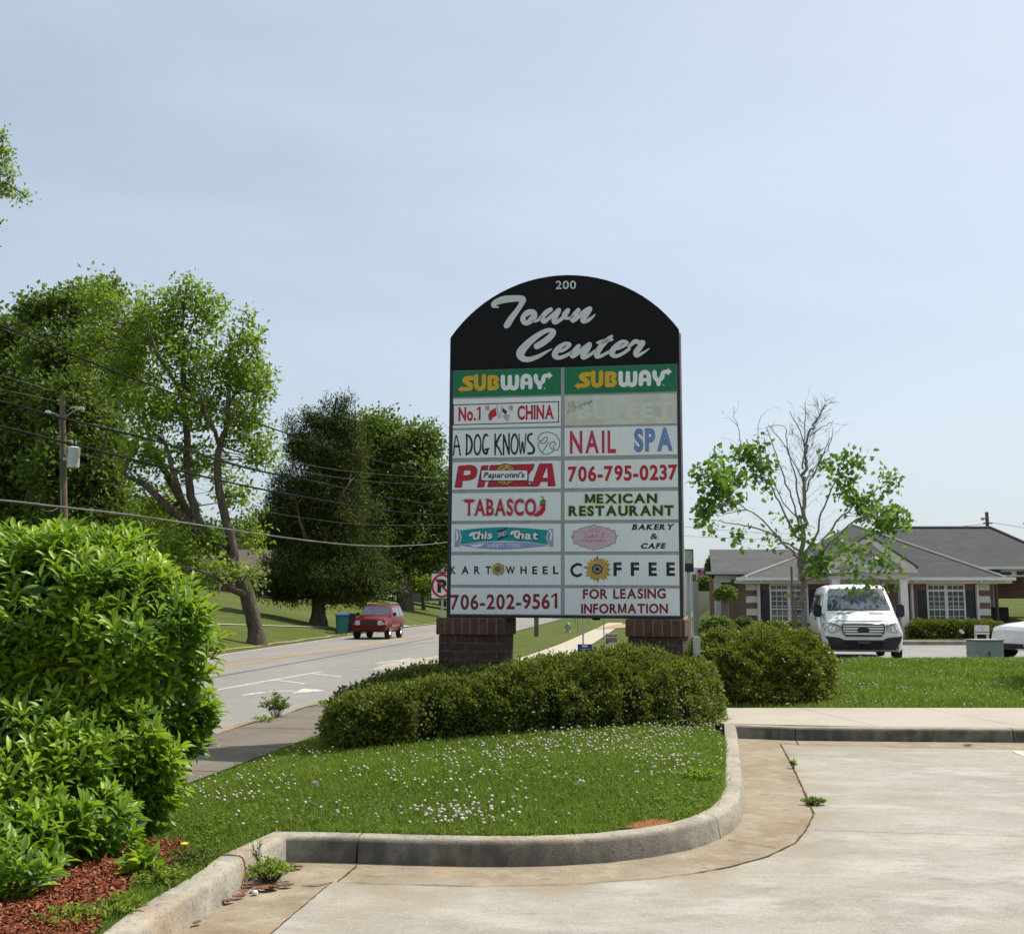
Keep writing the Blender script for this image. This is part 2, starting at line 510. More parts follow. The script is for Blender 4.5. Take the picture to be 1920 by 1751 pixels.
ASPHALT = layered('road_asphalt', (.225, .21, .188), [((.175, .163, .146), .35, .42, .66, .7, (1, .25, 1)), ((.28, .27, .25), 1.5, .5, .72, .5, None), ((.15, .145, .14), 4, .6, .75, .5, None), ((.12, .115, .11), 90, .55, .66, .6, None), ((.34, .33, .31), 110, .58, .68, .5, None)], rough=.88, bump=.4, bscale=80)
BACK_ASPHALT = layered('old_asphalt', (.24, .235, .225), [((.19, .185, .175), .5, .42, .66, .7, None), ((.12, .115, .11), 60, .55, .66, .5, None)], rough=.9, bump=.3, bscale=60)
PATH_M = layered('path_concrete', (.42, .375, .29), [((.33, .29, .22), .8, .45, .65, .7, None), ((.27, .24, .19), 6, .58, .72, .5, None)], rough=.92, bump=.2, bscale=60)
SIDEWALK_M = layered('verge_concrete', (.150, .128, .098), [((.11, .093, .072), .9, .42, .66, .8, None), ((.185, .16, .12), 3, .52, .7, .6, None), ((.12, .105, .085), 80, .55, .68, .5, None)], rough=.92, bump=.35, bscale=90)
KERB_M = KERB_T
def shaded_or_dirty(name, base, scol=(.062, .056, .046), lo=.30, hi=.60, fl=.55, sc=7):
    '''concrete darkened where the mesh says: painted shade on kerb faces, dirt on the lot (attribute 'stain')'''
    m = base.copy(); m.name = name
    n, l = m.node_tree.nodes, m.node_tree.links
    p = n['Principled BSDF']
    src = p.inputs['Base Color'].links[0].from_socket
    at_ = n.new('ShaderNodeAttribute'); at_.attribute_name = 'shade_or_dirt'
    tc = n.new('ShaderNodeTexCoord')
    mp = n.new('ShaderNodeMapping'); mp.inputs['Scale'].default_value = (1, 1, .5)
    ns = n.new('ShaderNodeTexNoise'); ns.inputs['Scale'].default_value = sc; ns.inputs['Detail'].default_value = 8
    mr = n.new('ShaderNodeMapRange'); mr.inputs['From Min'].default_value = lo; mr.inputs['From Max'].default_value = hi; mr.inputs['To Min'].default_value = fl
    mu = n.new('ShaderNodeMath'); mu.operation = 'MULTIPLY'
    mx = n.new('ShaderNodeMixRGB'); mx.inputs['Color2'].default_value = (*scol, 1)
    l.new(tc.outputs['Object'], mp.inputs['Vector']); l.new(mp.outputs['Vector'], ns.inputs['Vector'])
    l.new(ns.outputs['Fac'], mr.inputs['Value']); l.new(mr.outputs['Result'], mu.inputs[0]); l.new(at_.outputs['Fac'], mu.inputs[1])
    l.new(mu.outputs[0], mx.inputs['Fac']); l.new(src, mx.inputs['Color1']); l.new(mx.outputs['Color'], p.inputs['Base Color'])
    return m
KERB_SHADE = shaded_or_dirty('kerb_face_shade', KERB_T)  # shade of faces turned from the sun painted in, blotched like grime
CONCRETE = shaded_or_dirty('lot_concrete_dirty', CONCRETE_T, (.24, .195, .13), .38, .62, .15, 2.2)
CRACK = mat('joint_dirt', (.06, .045, .03), rough=1, spec=.05, col2=(.13, .085, .045), scale=9)
DIRT = layered('bare_dirt', (.27, .215, .13), [((.33, .24, .14), 2, .45, .65, .7, None), ((.13, .13, .05), 5, .45, .62, .8, None)], rough=1, spec=.05, bump=.6, bscale=60)
RED_SOIL = layered('red_clay', (.24, .105, .05), [((.14, .07, .032), 9, .45, .65, .8, None)], rough=1, spec=.05, bump=.8, bscale=60)
MULCH_B = layered('mulch_base', (.13, .045, .022), [((.07, .025, .014), 9, .4, .65, .9, None)], rough=1, spec=.05, bump=1, bscale=50)
PAINT_W = layered('road_white', (.56, .54, .49), [((.24, .23, .21), 7, .43, .60, .85, None), ((.22, .215, .2), 40, .55, .66, .7, None)], rough=.8, bump=.2)
PAINT_Y = layered('road_yellow', (.50, .30, .05), [((.28, .22, .12), 5, .48, .66, .8, None), ((.22, .2, .16), 40, .52, .64, .8, None)], rough=.8, bump=.2)
SAND = layered('sand_streak', (.38, .33, .25), [((.24, .22, .19), 3, .40, .60, .9, None)], rough=1, spec=.1)

# ------------------------------------------------------------------ the land itself
xs = np.unique(np.concatenate([np.arange(-400, -60, 14), np.arange(-60, -22, 2.), np.arange(-22, 24, .7), np.arange(24, 60, 2.), np.arange(60, 420, 14)]))
ys = np.unique(np.concatenate([np.arange(-60, 0, 6.), np.arange(0, 40, .8), np.arange(40, 120, 1.6), np.arange(120, 200, 6), np.arange(200, 900, 25)]))
gx, gy = np.meshgrid(xs, ys)
gz = H(gx, gy)
sunk = np.where((gx > -7.5) & (gy < 26.5), .45, 0.0)
gz = gz - sunk
gz = gz - np.where((gy > 23) & (gy < 47) & (gx - e_near(gy) > 6), .08, 0)
nv, nx = gx.size, len(xs)
idx = np.arange(nv).reshape(gx.shape)
q = np.stack([idx[:-1, :-1], idx[:-1, 1:], idx[1:, 1:], idx[1:, :-1]], -1).reshape(-1, 4)
ground = obj('ground', np.stack([gx, gy, gz], -1).reshape(-1, 3).tolist(), q.tolist(), FAR_GRASS)
ground.data.shade_smooth()
ground['kind'] = 'structure'

# road, and the verge pavement beside it
ROAD_Z = -.118
yy = [-20, 0, 6, 10, 14, 18, 22, 26, 30, 34, 38, 42, 46, 50, 55, 60, 70, 85, 100, 130, 170, 240]
sheet('road', [(float(e_far(y)), y) for y in yy] + [(float(e_edge(y)), y) for y in yy[::-1]], 2.5, ROAD_Z, ASPHALT)
sw = [-20, 0, 4, 8, 12, 16, 20, 22]
sheet('pavement', [(e_near(y) + .02, y) for y in sw] + [(e_near(y) + 1.42, y) for y in sw[::-1]], .6, -.105, SIDEWALK_M)
pl = [(-1.75, 22.0), (-1.3, 26), (-.6, 31), (.48, 37), (2.1, 48), (4.4, 66), (7.2, 88), (9.6, 108)]
pr = [(-.3, 20.5), (.1, 26), (.9, 31.5), (1.98, 37), (3.6, 48), (5.9, 66), (8.7, 88), (11.1, 108)]
sheet('path', pl + pr[::-1], .9, lambda x, y: np.maximum(H(x, y), -.15) + .035, PATH_M)
# tan drive crossing the path far along it
sheet('driveway', [(6.0, 79), (14, 84), (18, 100), (9.5, 98)], 1.2, lambda x, y: H(x, y) + .06, layered('tan_drive', (.36, .24, .15), [((.29, .2, .13), 1, .4, .7, .8, None)], rough=.95))
# dirt washed along the road edge
mb = MB()
band(mb, [(e_near(y) - .03 + .06 * math.sin(y * 2.3), y) for y in np.arange(2, 27, .5)], [.09 + .05 * math.sin(y * 1.7) + .03 * math.sin(y * 5) for y in np.arange(2, 27, .5)], -.1005)
o = mb.build('road_edge_dirt', DIRT); o['kind'] = 'structure'
mb = MB()
for y in (9.6, 11.5, 13.4, 15.3): band(mb, [(e_near(y) + .05, y + .02), (e_near(y) + 1.38, y - .12)], .02, -.1)
o = mb.build('pavement_joint', CRACK); o['kind'] = 'structure'

# markings on the road
MZ = ROAD_Z + .004
mb = MB()
def yl(y): return -11.25 + .1 * y + .022 * (y - 28)*0 + .0
for off in (-.14, .14):
    band(mb, [(float(e_mid(y)) + off, y) for y in np.arange(4, 150, 3.)], .11, MZ)
o = mb.build('road_centre_line', PAINT_Y); o['kind'] = 'structure'
def wl_x(y): return -9.92 + .173 * y
mb = MB()
band(mb, [(wl_x(y), y) for y in np.arange(6, 29.6, 1.5)], .12, MZ)
for y in (25.2, 27.6): band(mb, [(wl_x(y) + .05, y), (wl_x(y) + 1.0, y - 1.2)], .13, MZ + .001)
band(mb, [(wl_x(29.4), 29.4), (wl_x(29.4) + 1.9, 29.2)], .1, MZ + .002)
o = mb.build('road_lane_line', PAINT_W); o['kind'] = 'structure'
mb = MB()
band(mb, [(e_far(y) + .22, y) for y in np.arange(0, 150, 4.)], .10, MZ)
o = mb.build('road_edge_line', PAINT_W); o['kind'] = 'structure'
def lane(t, s, z=MZ):   # s across the turn lane from its white line, t along it
    return (wl_x(t) + s, t)
def arrow(y0, name):
    mb = MB()
    band(mb, [lane(y0, 1.30), lane(y0 + .9, 1.30), lane(y0 + 1.9, 1.38), lane(y0 + 2.9, 1.62)], [.13, .14, .15, .16], MZ)
    a, b, c = lane(y0 + 2.3, 1.95), lane(y0 + 3.4, 1.25), lane(y0 + 4.3, 2.15)
    mb.add([(*a, MZ), (*lane(y0 + 2.9, 1.72), MZ), (*lane(y0 + 3.0, 1.5), MZ), (*b, MZ), (*c, MZ)], [(0, 1, 4), (1, 2, 4), (2, 3, 4)])
    o = mb.build(name, PAINT_W); o['kind'] = 'structure'
mb = MB()
ap = lambda *q: [tuple(on_plane(u, v, MZ)[:2]) for u, v in q]
band(mb, ap((453, 1303.5), (475, 1300), (500, 1297), (525, 1295.3), (552, 1294.6)), [.10, .17, .17, .17, .16], MZ)
mb.add([(*p, MZ + .0005) for p in ap((545, 1299.5), (560, 1293.5), (568, 1290.5), (592, 1291.6), (611, 1294.5), (585, 1297))], [(0, 1, 5), (1, 2, 5), (2, 3, 5), (3, 4, 5)])
o = mb.build('road_turn_arrow', PAINT_W); o['kind'] = 'structure'
mb = MB()
band(mb, [lane(32.5, .2), lane(34, .5), lane(35.5, .5)], .18, MZ); band(mb, [lane(33.2, 1.1), lane(34.2, .2)], .2, MZ + .001)
o = mb.build('road_turn_arrow', PAINT_W); o['kind'] = 'structure'
mb = MB()
band(mb, [(float(e_mid(y)) + 1.35 + .2 * math.sin(y * .05), y) for y in np.arange(6, 60, 2.)], .05, MZ + .0005)
band(mb, [(float(e_mid(y)) + 1.46 + .2 * math.sin(y * .05), y) for y in np.arange(6, 60, 2.)], .025, MZ + .0005)
band(mb, [(wl_x(y) + 1.6 - .012 * (y - 44) ** 2 * .3, y) for y in np.arange(34, 47, 1.)], .08, MZ + .0008)
o = mb.build('road_crack_seal', mat('tar_seal', (.07, .07, .07), rough=.6)); o['kind'] = 'structure'
mb = MB()
band(mb, [(wl_x(y) + 1.2, y) for y in np.arange(29, 40, 1.)], [.2, .5, .9, 1.2, 1.3, 1.2, 1.0, .8, .6, .4, .2], MZ - .001)
o = mb.build('road_sand', SAND); o['kind'] = 'structure'

# far drives across the road
def far_strip(name, pts_px, half, m, lift=.05, hold=None):
    c = [ground_at(u, v, 30) for u, v in pts_px]
    L = [(p.x, p.y - half) for p in c]; R = [(p.x, p.y + half) for p in c]
    return sheet(name, L + R[::-1], 1.2, lambda x, y: H(x, y) + lift, m)
GRAVEL = layered('grey_gravel', (.36, .345, .31), [((.27, .25, .22), 1.5, .42, .66, .7, None), ((.22, .2, .17), 20, .55, .7, .6, None)], rough=.95, bump=.5, bscale=40)
far_strip('far_path', [(150, 1170), (300, 1170), (400, 1171), (500, 1174), (620, 1178), (655, 1183)], .45, GRAVEL)
far_strip('far_driveway', [(60, 1106), (200, 1108), (350, 1110), (450, 1111), (540, 1111), (620, 1112)], 1.7, GRAVEL)
far_strip('far_driveway', [(715, 1112), (735, 1118), (770, 1118), (800, 1121), (850, 1127), (905, 1138)], 2.2, GRAVEL)
# concrete apron and bare strip at the roadside by the first drive
mb = MB()
band(mb, [(e_far(y) - .7 + .1 * math.sin(y), y) for y in np.arange(20, 120, 1.5)], [.34 + .14 * math.sin(y * .9) + .1 * math.sin(y * 2.3) for y in np.arange(20, 120, 1.5)], lambda x, y: h(x, y) + .02)
o = mb.build('far_verge_dirt', DIRT); o['kind'] = 'structure'
sheet('far_apron', [(e_far(80) - .3, 80), (e_far(88) - .3, 88), (e_far(88) - 3.2, 89), (e_far(81) - 3.2, 82)], 1, lambda x, y: H(x, y) + .06, WALK_M)

# ------------------------------------------------------------------ near island, kerb, gutter, lot
GUT_PX = [(500, 1758), (515, 1745), (601, 1671), (622, 1654), (700, 1657), (900, 1662), (1060, 1659), (1220, 1648), (1300, 1638), (1366, 1626), (1439, 1606), (1490, 1581), (1512, 1556), (1526, 1526), (1512, 1493), (1490, 1445), (1464, 1395), (1700, 1401), (1920, 1406), (2300, 1412)]
GUT = [tuple(on_plane(*p)[:2]) for p in GUT_PX]
GUT = [(GUT[0][0] - .15, 1.0)] + GUT + [(30, GUT[-1][1] - .1)]
# split so the gutter is a strip between kerb foot and lot
gut_poly = KERB + GUT[::-1]
sheet('gutter', gut_poly, .3, lambda x, y: -.003 * np.exp(-(seg_dist(x, y, KERB) / .12) ** 2) - .001, GUTTER)
lot_poly = GUT + [(30, -25), (-12, -25), (-12, 1.0)]
lot = sheet('parking_lot', lot_poly, .33, 0.0, CONCRETE)
lv = np.array([v.co[:] for v in lot.data.vertices])
ld = seg_dist(lv[:, 0], lv[:, 1], GUT[:19])
lot.data.attributes.new('shade_or_dirt', 'FLOAT', 'POINT').data.foreach_set('value', (.85 * np.exp(-ld / .38)).astype(np.float32))
def px_band(mb, pts, w, z, wob=0.0):
    P = [on_plane(u, v, 0) for u, v in pts]
    out, ws = [], []
    for a, b in zip(P[:-1], P[1:]):
        n = max(2, int((b - a).length / .06))
        for k in range(n):
            c = a.lerp(b, k / n)
            out.append((c.x + random.uniform(-wob, wob), c.y + random.uniform(-wob, wob))); ws.append(w * random.uniform(.45, 1.5))
    out.append(tuple(P[-1][:2])); ws.append(w)
    band(mb, out, ws, z)
mb = MB()
px_band(mb, GUT_PX[:9], .006, .0045, .003)
px_band(mb, GUT_PX[8:17], .014, .0048, .004)
px_band(mb, GUT_PX[16:], .012, .0045, .003)
px_band(mb, [(1526, 1556), (1700, 1562), (1920, 1568), (2400, 1584)], .005, .005, .002)
px_band(mb, [(1366, 1574), (1455, 1590)], .010, .0055, .002)
px_band(mb, [(1462, 1462), (1497, 1462)], .008, .0055, .002)
px_band(mb, [(670, 1622), (655, 1636), (634, 1652)], .012, .0055, .003)
px_band(mb, [(566, 1661), (600, 1660), (625, 1654)], .012, .006, .003)
px_band(mb, [(1494, 1389), (1497, 1397)], .012, .0055, .002)
o = mb.build('slab_joint', CRACK); o['kind'] = 'structure'
mb = MB()
a, b, c, d = [on_plane(u, v) for u, v in ((1890, 1405), (1960, 1405), (2080, 1470), (1945, 1430))]
band(mb, [tuple(on_plane(1905, 1408)[:2]), tuple(on_plane(2040, 1470)[:2])], .10, .005)
o = mb.build('parking_stripe', mat('stripe_paint', (.62, .52, .30), col2=(.5, .46, .38), scale=14, rough=.85)); o['kind'] = 'structure'

def offset_path(path, off):
    P = [Vector(p) for p in path]; out = []
    for i, p in enumerate(P):
        t0 = (P[i] - P[i - 1]).normalized() if i else (P[1] - P[0]).normalized()
        t1 = (P[i + 1] - P[i]).normalized() if i < len(P) - 1 else t0
        n0, n1 = Vector((-t0.y, t0.x)), Vector((-t1.y, t1.x))
        n = (n0 + n1)
        n = n.normalized() if n.length > 1e-6 else n0
        out.append(tuple(p + n * off / max(.5, n.dot(n0))))
    return out
def sweep(mb, path, prof, mi=0):
    rows = [offset_path(path, o_) for o_, z in prof]
    k, n = len(prof), len(path)
    v = [(rows[j][i][0], rows[j][i][1], prof[j][1]) for i in range(n) for j in range(k)]
    f = [(i * k + j, i * k + j + 1, (i + 1) * k + j + 1, (i + 1) * k + j) for i in range(n - 1) for j in range(k - 1)]
    f += [tuple(range(k))[::-1], tuple(range((n - 1) * k, n * k))]
    mb.add(v, f, mi)
PROF = [(-.012, -.05), (.0, .0), (.022, .118), (.034, .138), (.055, .148), (.13, .152), (.16, .148), (.172, .13), (.172, -.2)]
PROF_IN = [(.02, -.05), (.035, .11), (.06, .13), (.13, .135), (.16, .12), (.165, -.2)]
joints = [0, 4, 8, 17, 27, 29, len(KERB) - 1]
mb = MB()
def inset(a, b, d=.007):
    a, b = Vector(a), Vector(b)
    return tuple(a + (b - a).normalized() * d)
shade_or_dirt = []
SI, SV = [0, 5.6, 6.2, 7, 11, 14, 16, 18, 24.6, 25.4, 26, 99], [.12, .12, .5, .95, .9, .7, .35, .12, .12, .5, .97, .97]  # painted shade along the kerb: strong facing away from the sun, faint elsewhere
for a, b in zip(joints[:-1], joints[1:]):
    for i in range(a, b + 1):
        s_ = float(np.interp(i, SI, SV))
        shade_or_dirt += [s_, s_, s_ * .97, s_ * .6, .08, .05, .05, .3, .3]
    seg = list(KERB[a:b + 1])
    seg[0] = inset(seg[0], seg[1]); seg[-1] = inset(seg[-1], seg[-2])
    sweep(mb, seg, PROF)
o = mb.build('kerb', KERB_SHADE, smooth=38); o['kind'] = 'structure'
o.data.attributes.new('shade_or_dirt', 'FLOAT', 'POINT').data.foreach_set('value', np.array(shade_or_dirt, np.float32))
mb = MB(); sweep(mb, KERB, PROF_IN)
o = mb.build('kerb_joint', CRACK, smooth=38); o['kind'] = 'structure'

# walkway behind the kerb on the right, in slabs
kt = offset_path(KERB, .168)[25:]
mb = MB()
wx = [WALK_X - .17, on_plane(1597, 1345, .15).x, on_plane(1849, 1345, .15).x]
step = wx[2] - wx[1]
while wx[-1] < 28: wx.append(wx[-1] + step)
def kerb_back(x):
    return float(np.interp(x, [p[0] for p in kt], [p[1] for p in kt]))
for i in range(len(wx) - 1):
    a, b = wx[i] + .006 * (i > 0), wx[i + 1] - .006
    sk = -.32
    mb.prism([(a, kerb_back(a) - .0), (b, kerb_back(b) - .0), (b + (sk if 1 else 0), WALK_B), (a + (sk if i else 0), WALK_B)], -.1, .149, 'z')
o = mb.build('walkway', WALK_M); o['kind'] = 'structure'
mb = MB(); mb.box(WALK_X - .1, 28, WALK_F + .25, WALK_B - .03, -.1, .13)
o = mb.build('walkway_joint', CRACK); o['kind'] = 'structure'

# turf on the island and on the strip behind the walkway
inner = offset_path(KERB, .165)
sw_edge = [(e_near(y) + 1.40, y) for y in (1, 4, 7, 10, 13, 16, 19, 21)]
lawn_poly = [(p[0], p[1]) for p in inner[:25]] + [(WALK_X - .19, WALK_B - .0)] + [(28, WALK_B)] + [(28, 25.2), (12, 25.2), (4.8, 27.6), (1.0, 27.6), (-.4, 23)] + sw_edge[::-1]
def lawn_z(x, y): return H(x, y)
lawn = sheet('lawn', lawn_poly, .30, lawn_z, GRASS_BASE)

# asphalt lot behind the strip
ba = [(5.2, 25.7), (44, 25.7), (44, 41.8), (14.6, 41.8), (10, 42.8), (6.2, 41.6)]
sheet('back_lot', ba, 1.0, lambda x, y: H(x, y) + .03, BACK_ASPHALT)
mb = MB()
for dx in (0, 2.9, 5.8, 8.7, 11.6): band(mb, [(12.9 + dx, 41.3), (14.6 + dx, 36.2)], .11, lambda x, y: h(x, y) + .036)
band(mb, [(11.2, 41.45), (30, 41.45)], .11, lambda x, y: h(x, y) + .037)
o = mb.build('lot_stripe', PAINT_W); o['kind'] = 'structure'
mb = MB()
sweep(mb, [(44, 41.95), (14.8, 41.95), (10.2, 42.95), (6.2, 41.75)][::-1], [(0, -.1), (0, .22), (.03, .25), (.17, .25), (.17, -.1)])
o = mb.build('back_kerb', KERB_M); o['kind'] = 'structure'
sheet('mulch_bed', [(10.3, 43.2), (14.9, 42.15), (40, 42.15), (40, 43.6), (18, 43.7), (14, 44.3), (10.3, 44.4)], .8, lambda x, y: H(x, y) + .16, layered('pine_straw', (.27, .16, .09), [((.2, .115, .065), 5, .4, .65, .8, None)], rough=1, bump=.6))
sheet('verge', [(9.8, 44.45), (14, 44.35), (18, 43.75), (40, 43.65), (40, 46.4), (9.8, 46.4)], .9, lambda x, y: H(x, y) + .19, FAR_GRASS)

# mulch under the near shrub
mul_px = [(-120, 1790), (-60, 1700), (40, 1660), (130, 1640), (205, 1602), (290, 1588), (345, 1590), (352, 1606), (300, 1650), (250, 1668), (215, 1700), (180, 1751), (150, 1800)]
MUL = [tuple(ground_at(u, v, 2.5)[:2]) for u, v in mul_px]
sheet('mulch', MUL, .15, lambda x, y: H(x, y) + .012, MULCH_B)
MUL2 = MUL
def scatter(poly, n):
    P = np.array(poly); lo, hi = P.min(0), P.max(0); out = []
    while sum(len(o_) for o_ in out) < n:
        g = rng.uniform(lo, hi, (n * 2, 2)); out.append(g[inside(g, poly)])
    return np.concatenate(out)[:n]
g = scatter(MUL, 20000)
z = H(g[:, 0], g[:, 1]) + .02 + rng.uniform(0, .025, len(g))
ax = rand_dirs(len(g)); ax[:, 2] *= .35
nr = rand_dirs(len(g)) * .5 + np.array([0, 0, 1.0])
CHIP = leaf_mat('bark_chip', [(0, (.07, .022, .012)), (.45, (.20, .055, .026)), (.8, (.30, .10, .05)), (1, (.36, .19, .11))], rough=.85, spec=.15, trans=0.0)
o = leaf_mesh('bark_chips', np.column_stack([g, z]), ax, nr, rng.uniform(.014, .05, len(g)), rng.uniform(.006, .016, len(g)), rng.random(len(g)), CHIP)
tag(o, kind='stuff', label='reddish bark mulch spread under the big near shrub', cat='mulch')
# red soil showing by the kerb
sheet('bare_soil', [tuple(ground_at(u, v, 3)[:2]) for u, v in ((1160, 1556), (1185, 1545), (1230, 1538), (1268, 1540), (1250, 1549), (1200, 1557))], .1, lambda x, y: H(x, y) + .012, RED_SOIL)

# ------------------------------------------------------------------ grass blades and clover
GRASS_M = leaf_mat('grass_blade', [(0, (0.065, 0.109, 0.013)), (.35, (0.109, 0.173, 0.020)), (.7, (0.166, 0.243, 0.029)), (.93, (0.230, 0.294, 0.055)), (1, (0.490, 0.409, 0.176))], rough=.6, spec=.2, trans=.38, tcol=(.24, .38, .03))
def grass(poly, n, near, name, label, hmin=.028, hmax=.066, power=1.6, keep=None):
    g = scatter(poly, n * 4)
    d = np.hypot(g[:, 0], g[:, 1])
    keep_ = rng.random(len(g)) < np.clip((near / d) ** power, 0, 1)
    if keep is not None: keep_ &= keep(g)
    g = g[keep_][:n]; d = d[keep_][:n]
    z = H(g[:, 0], g[:, 1]) - .004
    patch = .5 + .5 * np.sin(g[:, 0] * 2.1 + 1.3 * np.sin(g[:, 1] * 1.7)) * np.sin(g[:, 1] * 2.6 + np.sin(g[:, 0] * 3.1))
    L = rng.uniform(hmin, hmax, len(g)) * (.75 + .6 * patch)
    ax = rand_dirs(len(g)) * .55; ax[:, 2] = np.abs(ax[:, 2]) * .3 + .75
    W = np.maximum(.0045, d * .00075) * rng.uniform(.7, 1.3, len(g))
    pl_ = .5 + .5 * np.sin(g[:, 0] * .9 + 2 * np.sin(g[:, 1] * .8 + 1)) * np.sin(g[:, 1] * 1.3 + g[:, 0] * .6)
    tint = np.clip(.10 + .38 * patch + .38 * pl_ + rng.normal(0, .2, len(g)), 0, .95)
    tint = np.where(rng.random(len(g)) < .03, 1.0, tint)
    o = leaf_mesh(name, np.column_stack([g, z]), ax, rand_dirs(len(g)), L, W, tint, GRASS_M, T_BLADE)
    return tag(o, kind='stuff', label=label, cat='grass')
isl = [p for p in lawn_poly if p[1] < 17]
isl = [(p[0], p[1]) for p in inner[:25]] + [(WALK_X - .19, 17), (-1.5, 17)] + [s_ for s_ in sw_edge[::-1] if s_[1] < 17]
soil_c = ground_at(1212, 1548, 3)
SOIL = [tuple(ground_at(u, v, 3)[:2]) for u, v in ((1172, 1556), (1190, 1548), (1230, 1542), (1258, 1543), (1245, 1548), (1205, 1555))]
not_mulch = lambda g: ~inside(g, MUL) & (~inside(g, SOIL) | (rng.random(len(g)) < .12))
grass(isl, 210000, 6.5, 'grass', 'green mown lawn grass on the island around the big sign', keep=not_mulch)
strip = [(WALK_X + .0, WALK_B + .02), (20, WALK_B + .02), (20, 25.1), (11, 25.1), (5.2, 26)]
grass(strip, 120000, 15, 'grass', 'green lawn strip between the pale walkway and the back car park', .04, .09, 1.2)

# taller tufts, and blades leaning out over the kerb
tc_ = scatter(isl, 420); tc_ = tc_[not_mulch(tc_)]
kb_ = np.array([p for p in offset_path(KERB, .19)[1:25]])
ks = np.concatenate([np.linspace(0, 1, 46)[:, None] * (b_ - a_) + a_ for a_, b_ in zip(kb_[:-1], kb_[1:])])
ks = ks[(rng.random(len(ks)) < .55) & (ks[:, 1] > 5) & (np.abs(ks[:, 0] - soil_c.x) > .3)]
tp = np.concatenate([np.repeat(tc_, 16, 0) + rng.normal(0, .035, (len(tc_) * 16, 2)), np.repeat(ks, 5, 0) + rng.normal(0, .02, (len(ks) * 5, 2))])
n_ = len(tp); far_ = len(tc_) * 16
ax_ = rand_dirs(n_) * .6; ax_[:, 2] = np.abs(ax_[:, 2]) * .3 + .6
ax_[far_:, :2] += np.array([.05, -.25])
o = leaf_mesh('grass_tufts', np.column_stack([tp, H(tp[:, 0], tp[:, 1])]), ax_, rand_dirs(n_), np.concatenate([rng.uniform(.06, .125, far_), rng.uniform(.03, .085, n_ - far_)]), rng.uniform(.004, .008, n_), np.clip(rng.normal(.6, .22, n_), 0, 1), GRASS_M, T_BLADE)
tag(o, kind='stuff', label='taller grass tufts in the island lawn and along the kerb edge', cat='grass')
# low broad leaves of clover among the blades
cg = scatter(isl, 60000)
cw = .5 + .5 * np.sin(cg[:, 0] * 1.9 + 2) * np.sin(cg[:, 1] * 2.2 + np.sin(cg[:, 0] * 2.7))
cg = cg[(rng.random(len(cg)) < cw ** 1.5 * np.clip(8 / np.hypot(cg[:, 0], cg[:, 1]), .3, 1)) & not_mulch(cg)]
n_ = len(cg)
o = leaf_mesh('clover_leaves', np.column_stack([cg, H(cg[:, 0], cg[:, 1]) + rng.uniform(.01, .045, n_)]), rand_dirs(n_) * np.array([1, 1, .25]), rand_dirs(n_) * .4 + np.array([0, 0, 1.]), rng.uniform(.018, .036, n_), rng.uniform(.016, .028, n_), np.clip(rng.normal(.45, .2, n_), 0, .92), GRASS_M)
tag(o, kind='stuff', label='low round clover leaves between the grass blades of the island lawn', cat='clover')
ico = bmesh.new(); bmesh.ops.create_icosphere(ico, subdivisions=1, radius=.5)
T_BALL = (np.array([v.co[:] for v in ico.verts]) * np.array([.85, 1, 1]) , [tuple(v.index for v in f.verts) for f in ico.faces]); ico.free()
CLOVER = leaf_mat('clover_head', [(0, (.34, .31, .21)), (.5, (.56, .53, .42)), (1, (.68, .63, .54))], rough=.8, spec=.15, trans=.15, tcol=(.6, .6, .5))
def clover(pts, name, label, lo=.017, hi=.031):
    n = len(pts)
    z = H(pts[:, 0], pts[:, 1]) + rng.uniform(.035, .085, n)
    o = leaf_mesh(name, np.column_stack([pts, z]), np.tile([0, 0, 1.], (n, 1)) + rand_dirs(n) * .2, rand_dirs(n), rng.uniform(lo, hi, n), rng.uniform(lo, hi, n), rng.random(n), CLOVER, T_BALL)
    return tag(o, kind='stuff', label=label, cat='clover')
def px_cloud(n, u, v, su, sv):
    out = []
    for _ in range(n):
        p = ground_at(random.gauss(u, su), random.gauss(v, sv), 3, 30)
        out.append((p.x, p.y))
    return out
cl = px_cloud(75, 845, 1543, 40, 12) + px_cloud(25, 910, 1525, 50, 15)
cl += px_cloud(260, 1150, 1385, 110, 16) + px_cloud(150, 1000, 1415, 130, 14) + px_cloud(90, 1290, 1372, 40, 9) + px_cloud(110, 1260, 1430, 50, 22) + px_cloud(60, 760, 1455, 90, 16)
cl += px_cloud(40, 420, 1500, 60, 12) + px_cloud(50, 540, 1420, 60, 10) + px_cloud(60, 950, 1480, 160, 30) + px_cloud(30, 620, 1540, 150, 18) + px_cloud(60, 480, 1470, 90, 18)
cl = np.array(cl); cl = cl[inside(cl, isl)]
clover(cl, 'clover_flowers', 'white clover heads dotted over the island lawn')
sp = scatter(strip, 5200)
w = .5 + .5 * np.sin(sp[:, 1] * 2.3 + sp[:, 0] * .8) * np.sin(sp[:, 0] * 1.1 + 1)
sp = sp[rng.random(len(sp)) < w * (.55 + .45 * (sp[:, 0] < 8))]
clover(sp, 'clover_flowers', 'white clover heads thick over the strip behind the walkway', .022, .034)
# ------------------------------------------------------------------ the big pylon sign
SIGN_Y = 14.0
sg_c = at(1060, 1160, SIGN_Y)
SGX = sg_c.x
sg_loc = Vector((SGX, SIGN_Y, 0.18))
sg_rz = math.radians(-9.6)
sign = thing('pylon_sign', 'tall black arch-topped shopping centre sign on two brick piers behind the hedge', 'sign', sg_loc, 0)
sign.rotation_euler = (0, .006, sg_rz)
SM = Matrix.Translation(sg_loc) @ Euler((0, .006, sg_rz)).to_matrix().to_4x4()
SMI = SM.inverted()
SMR = SMI.to_3x3()
SO = SMI @ Vector((0, 0, EYE))

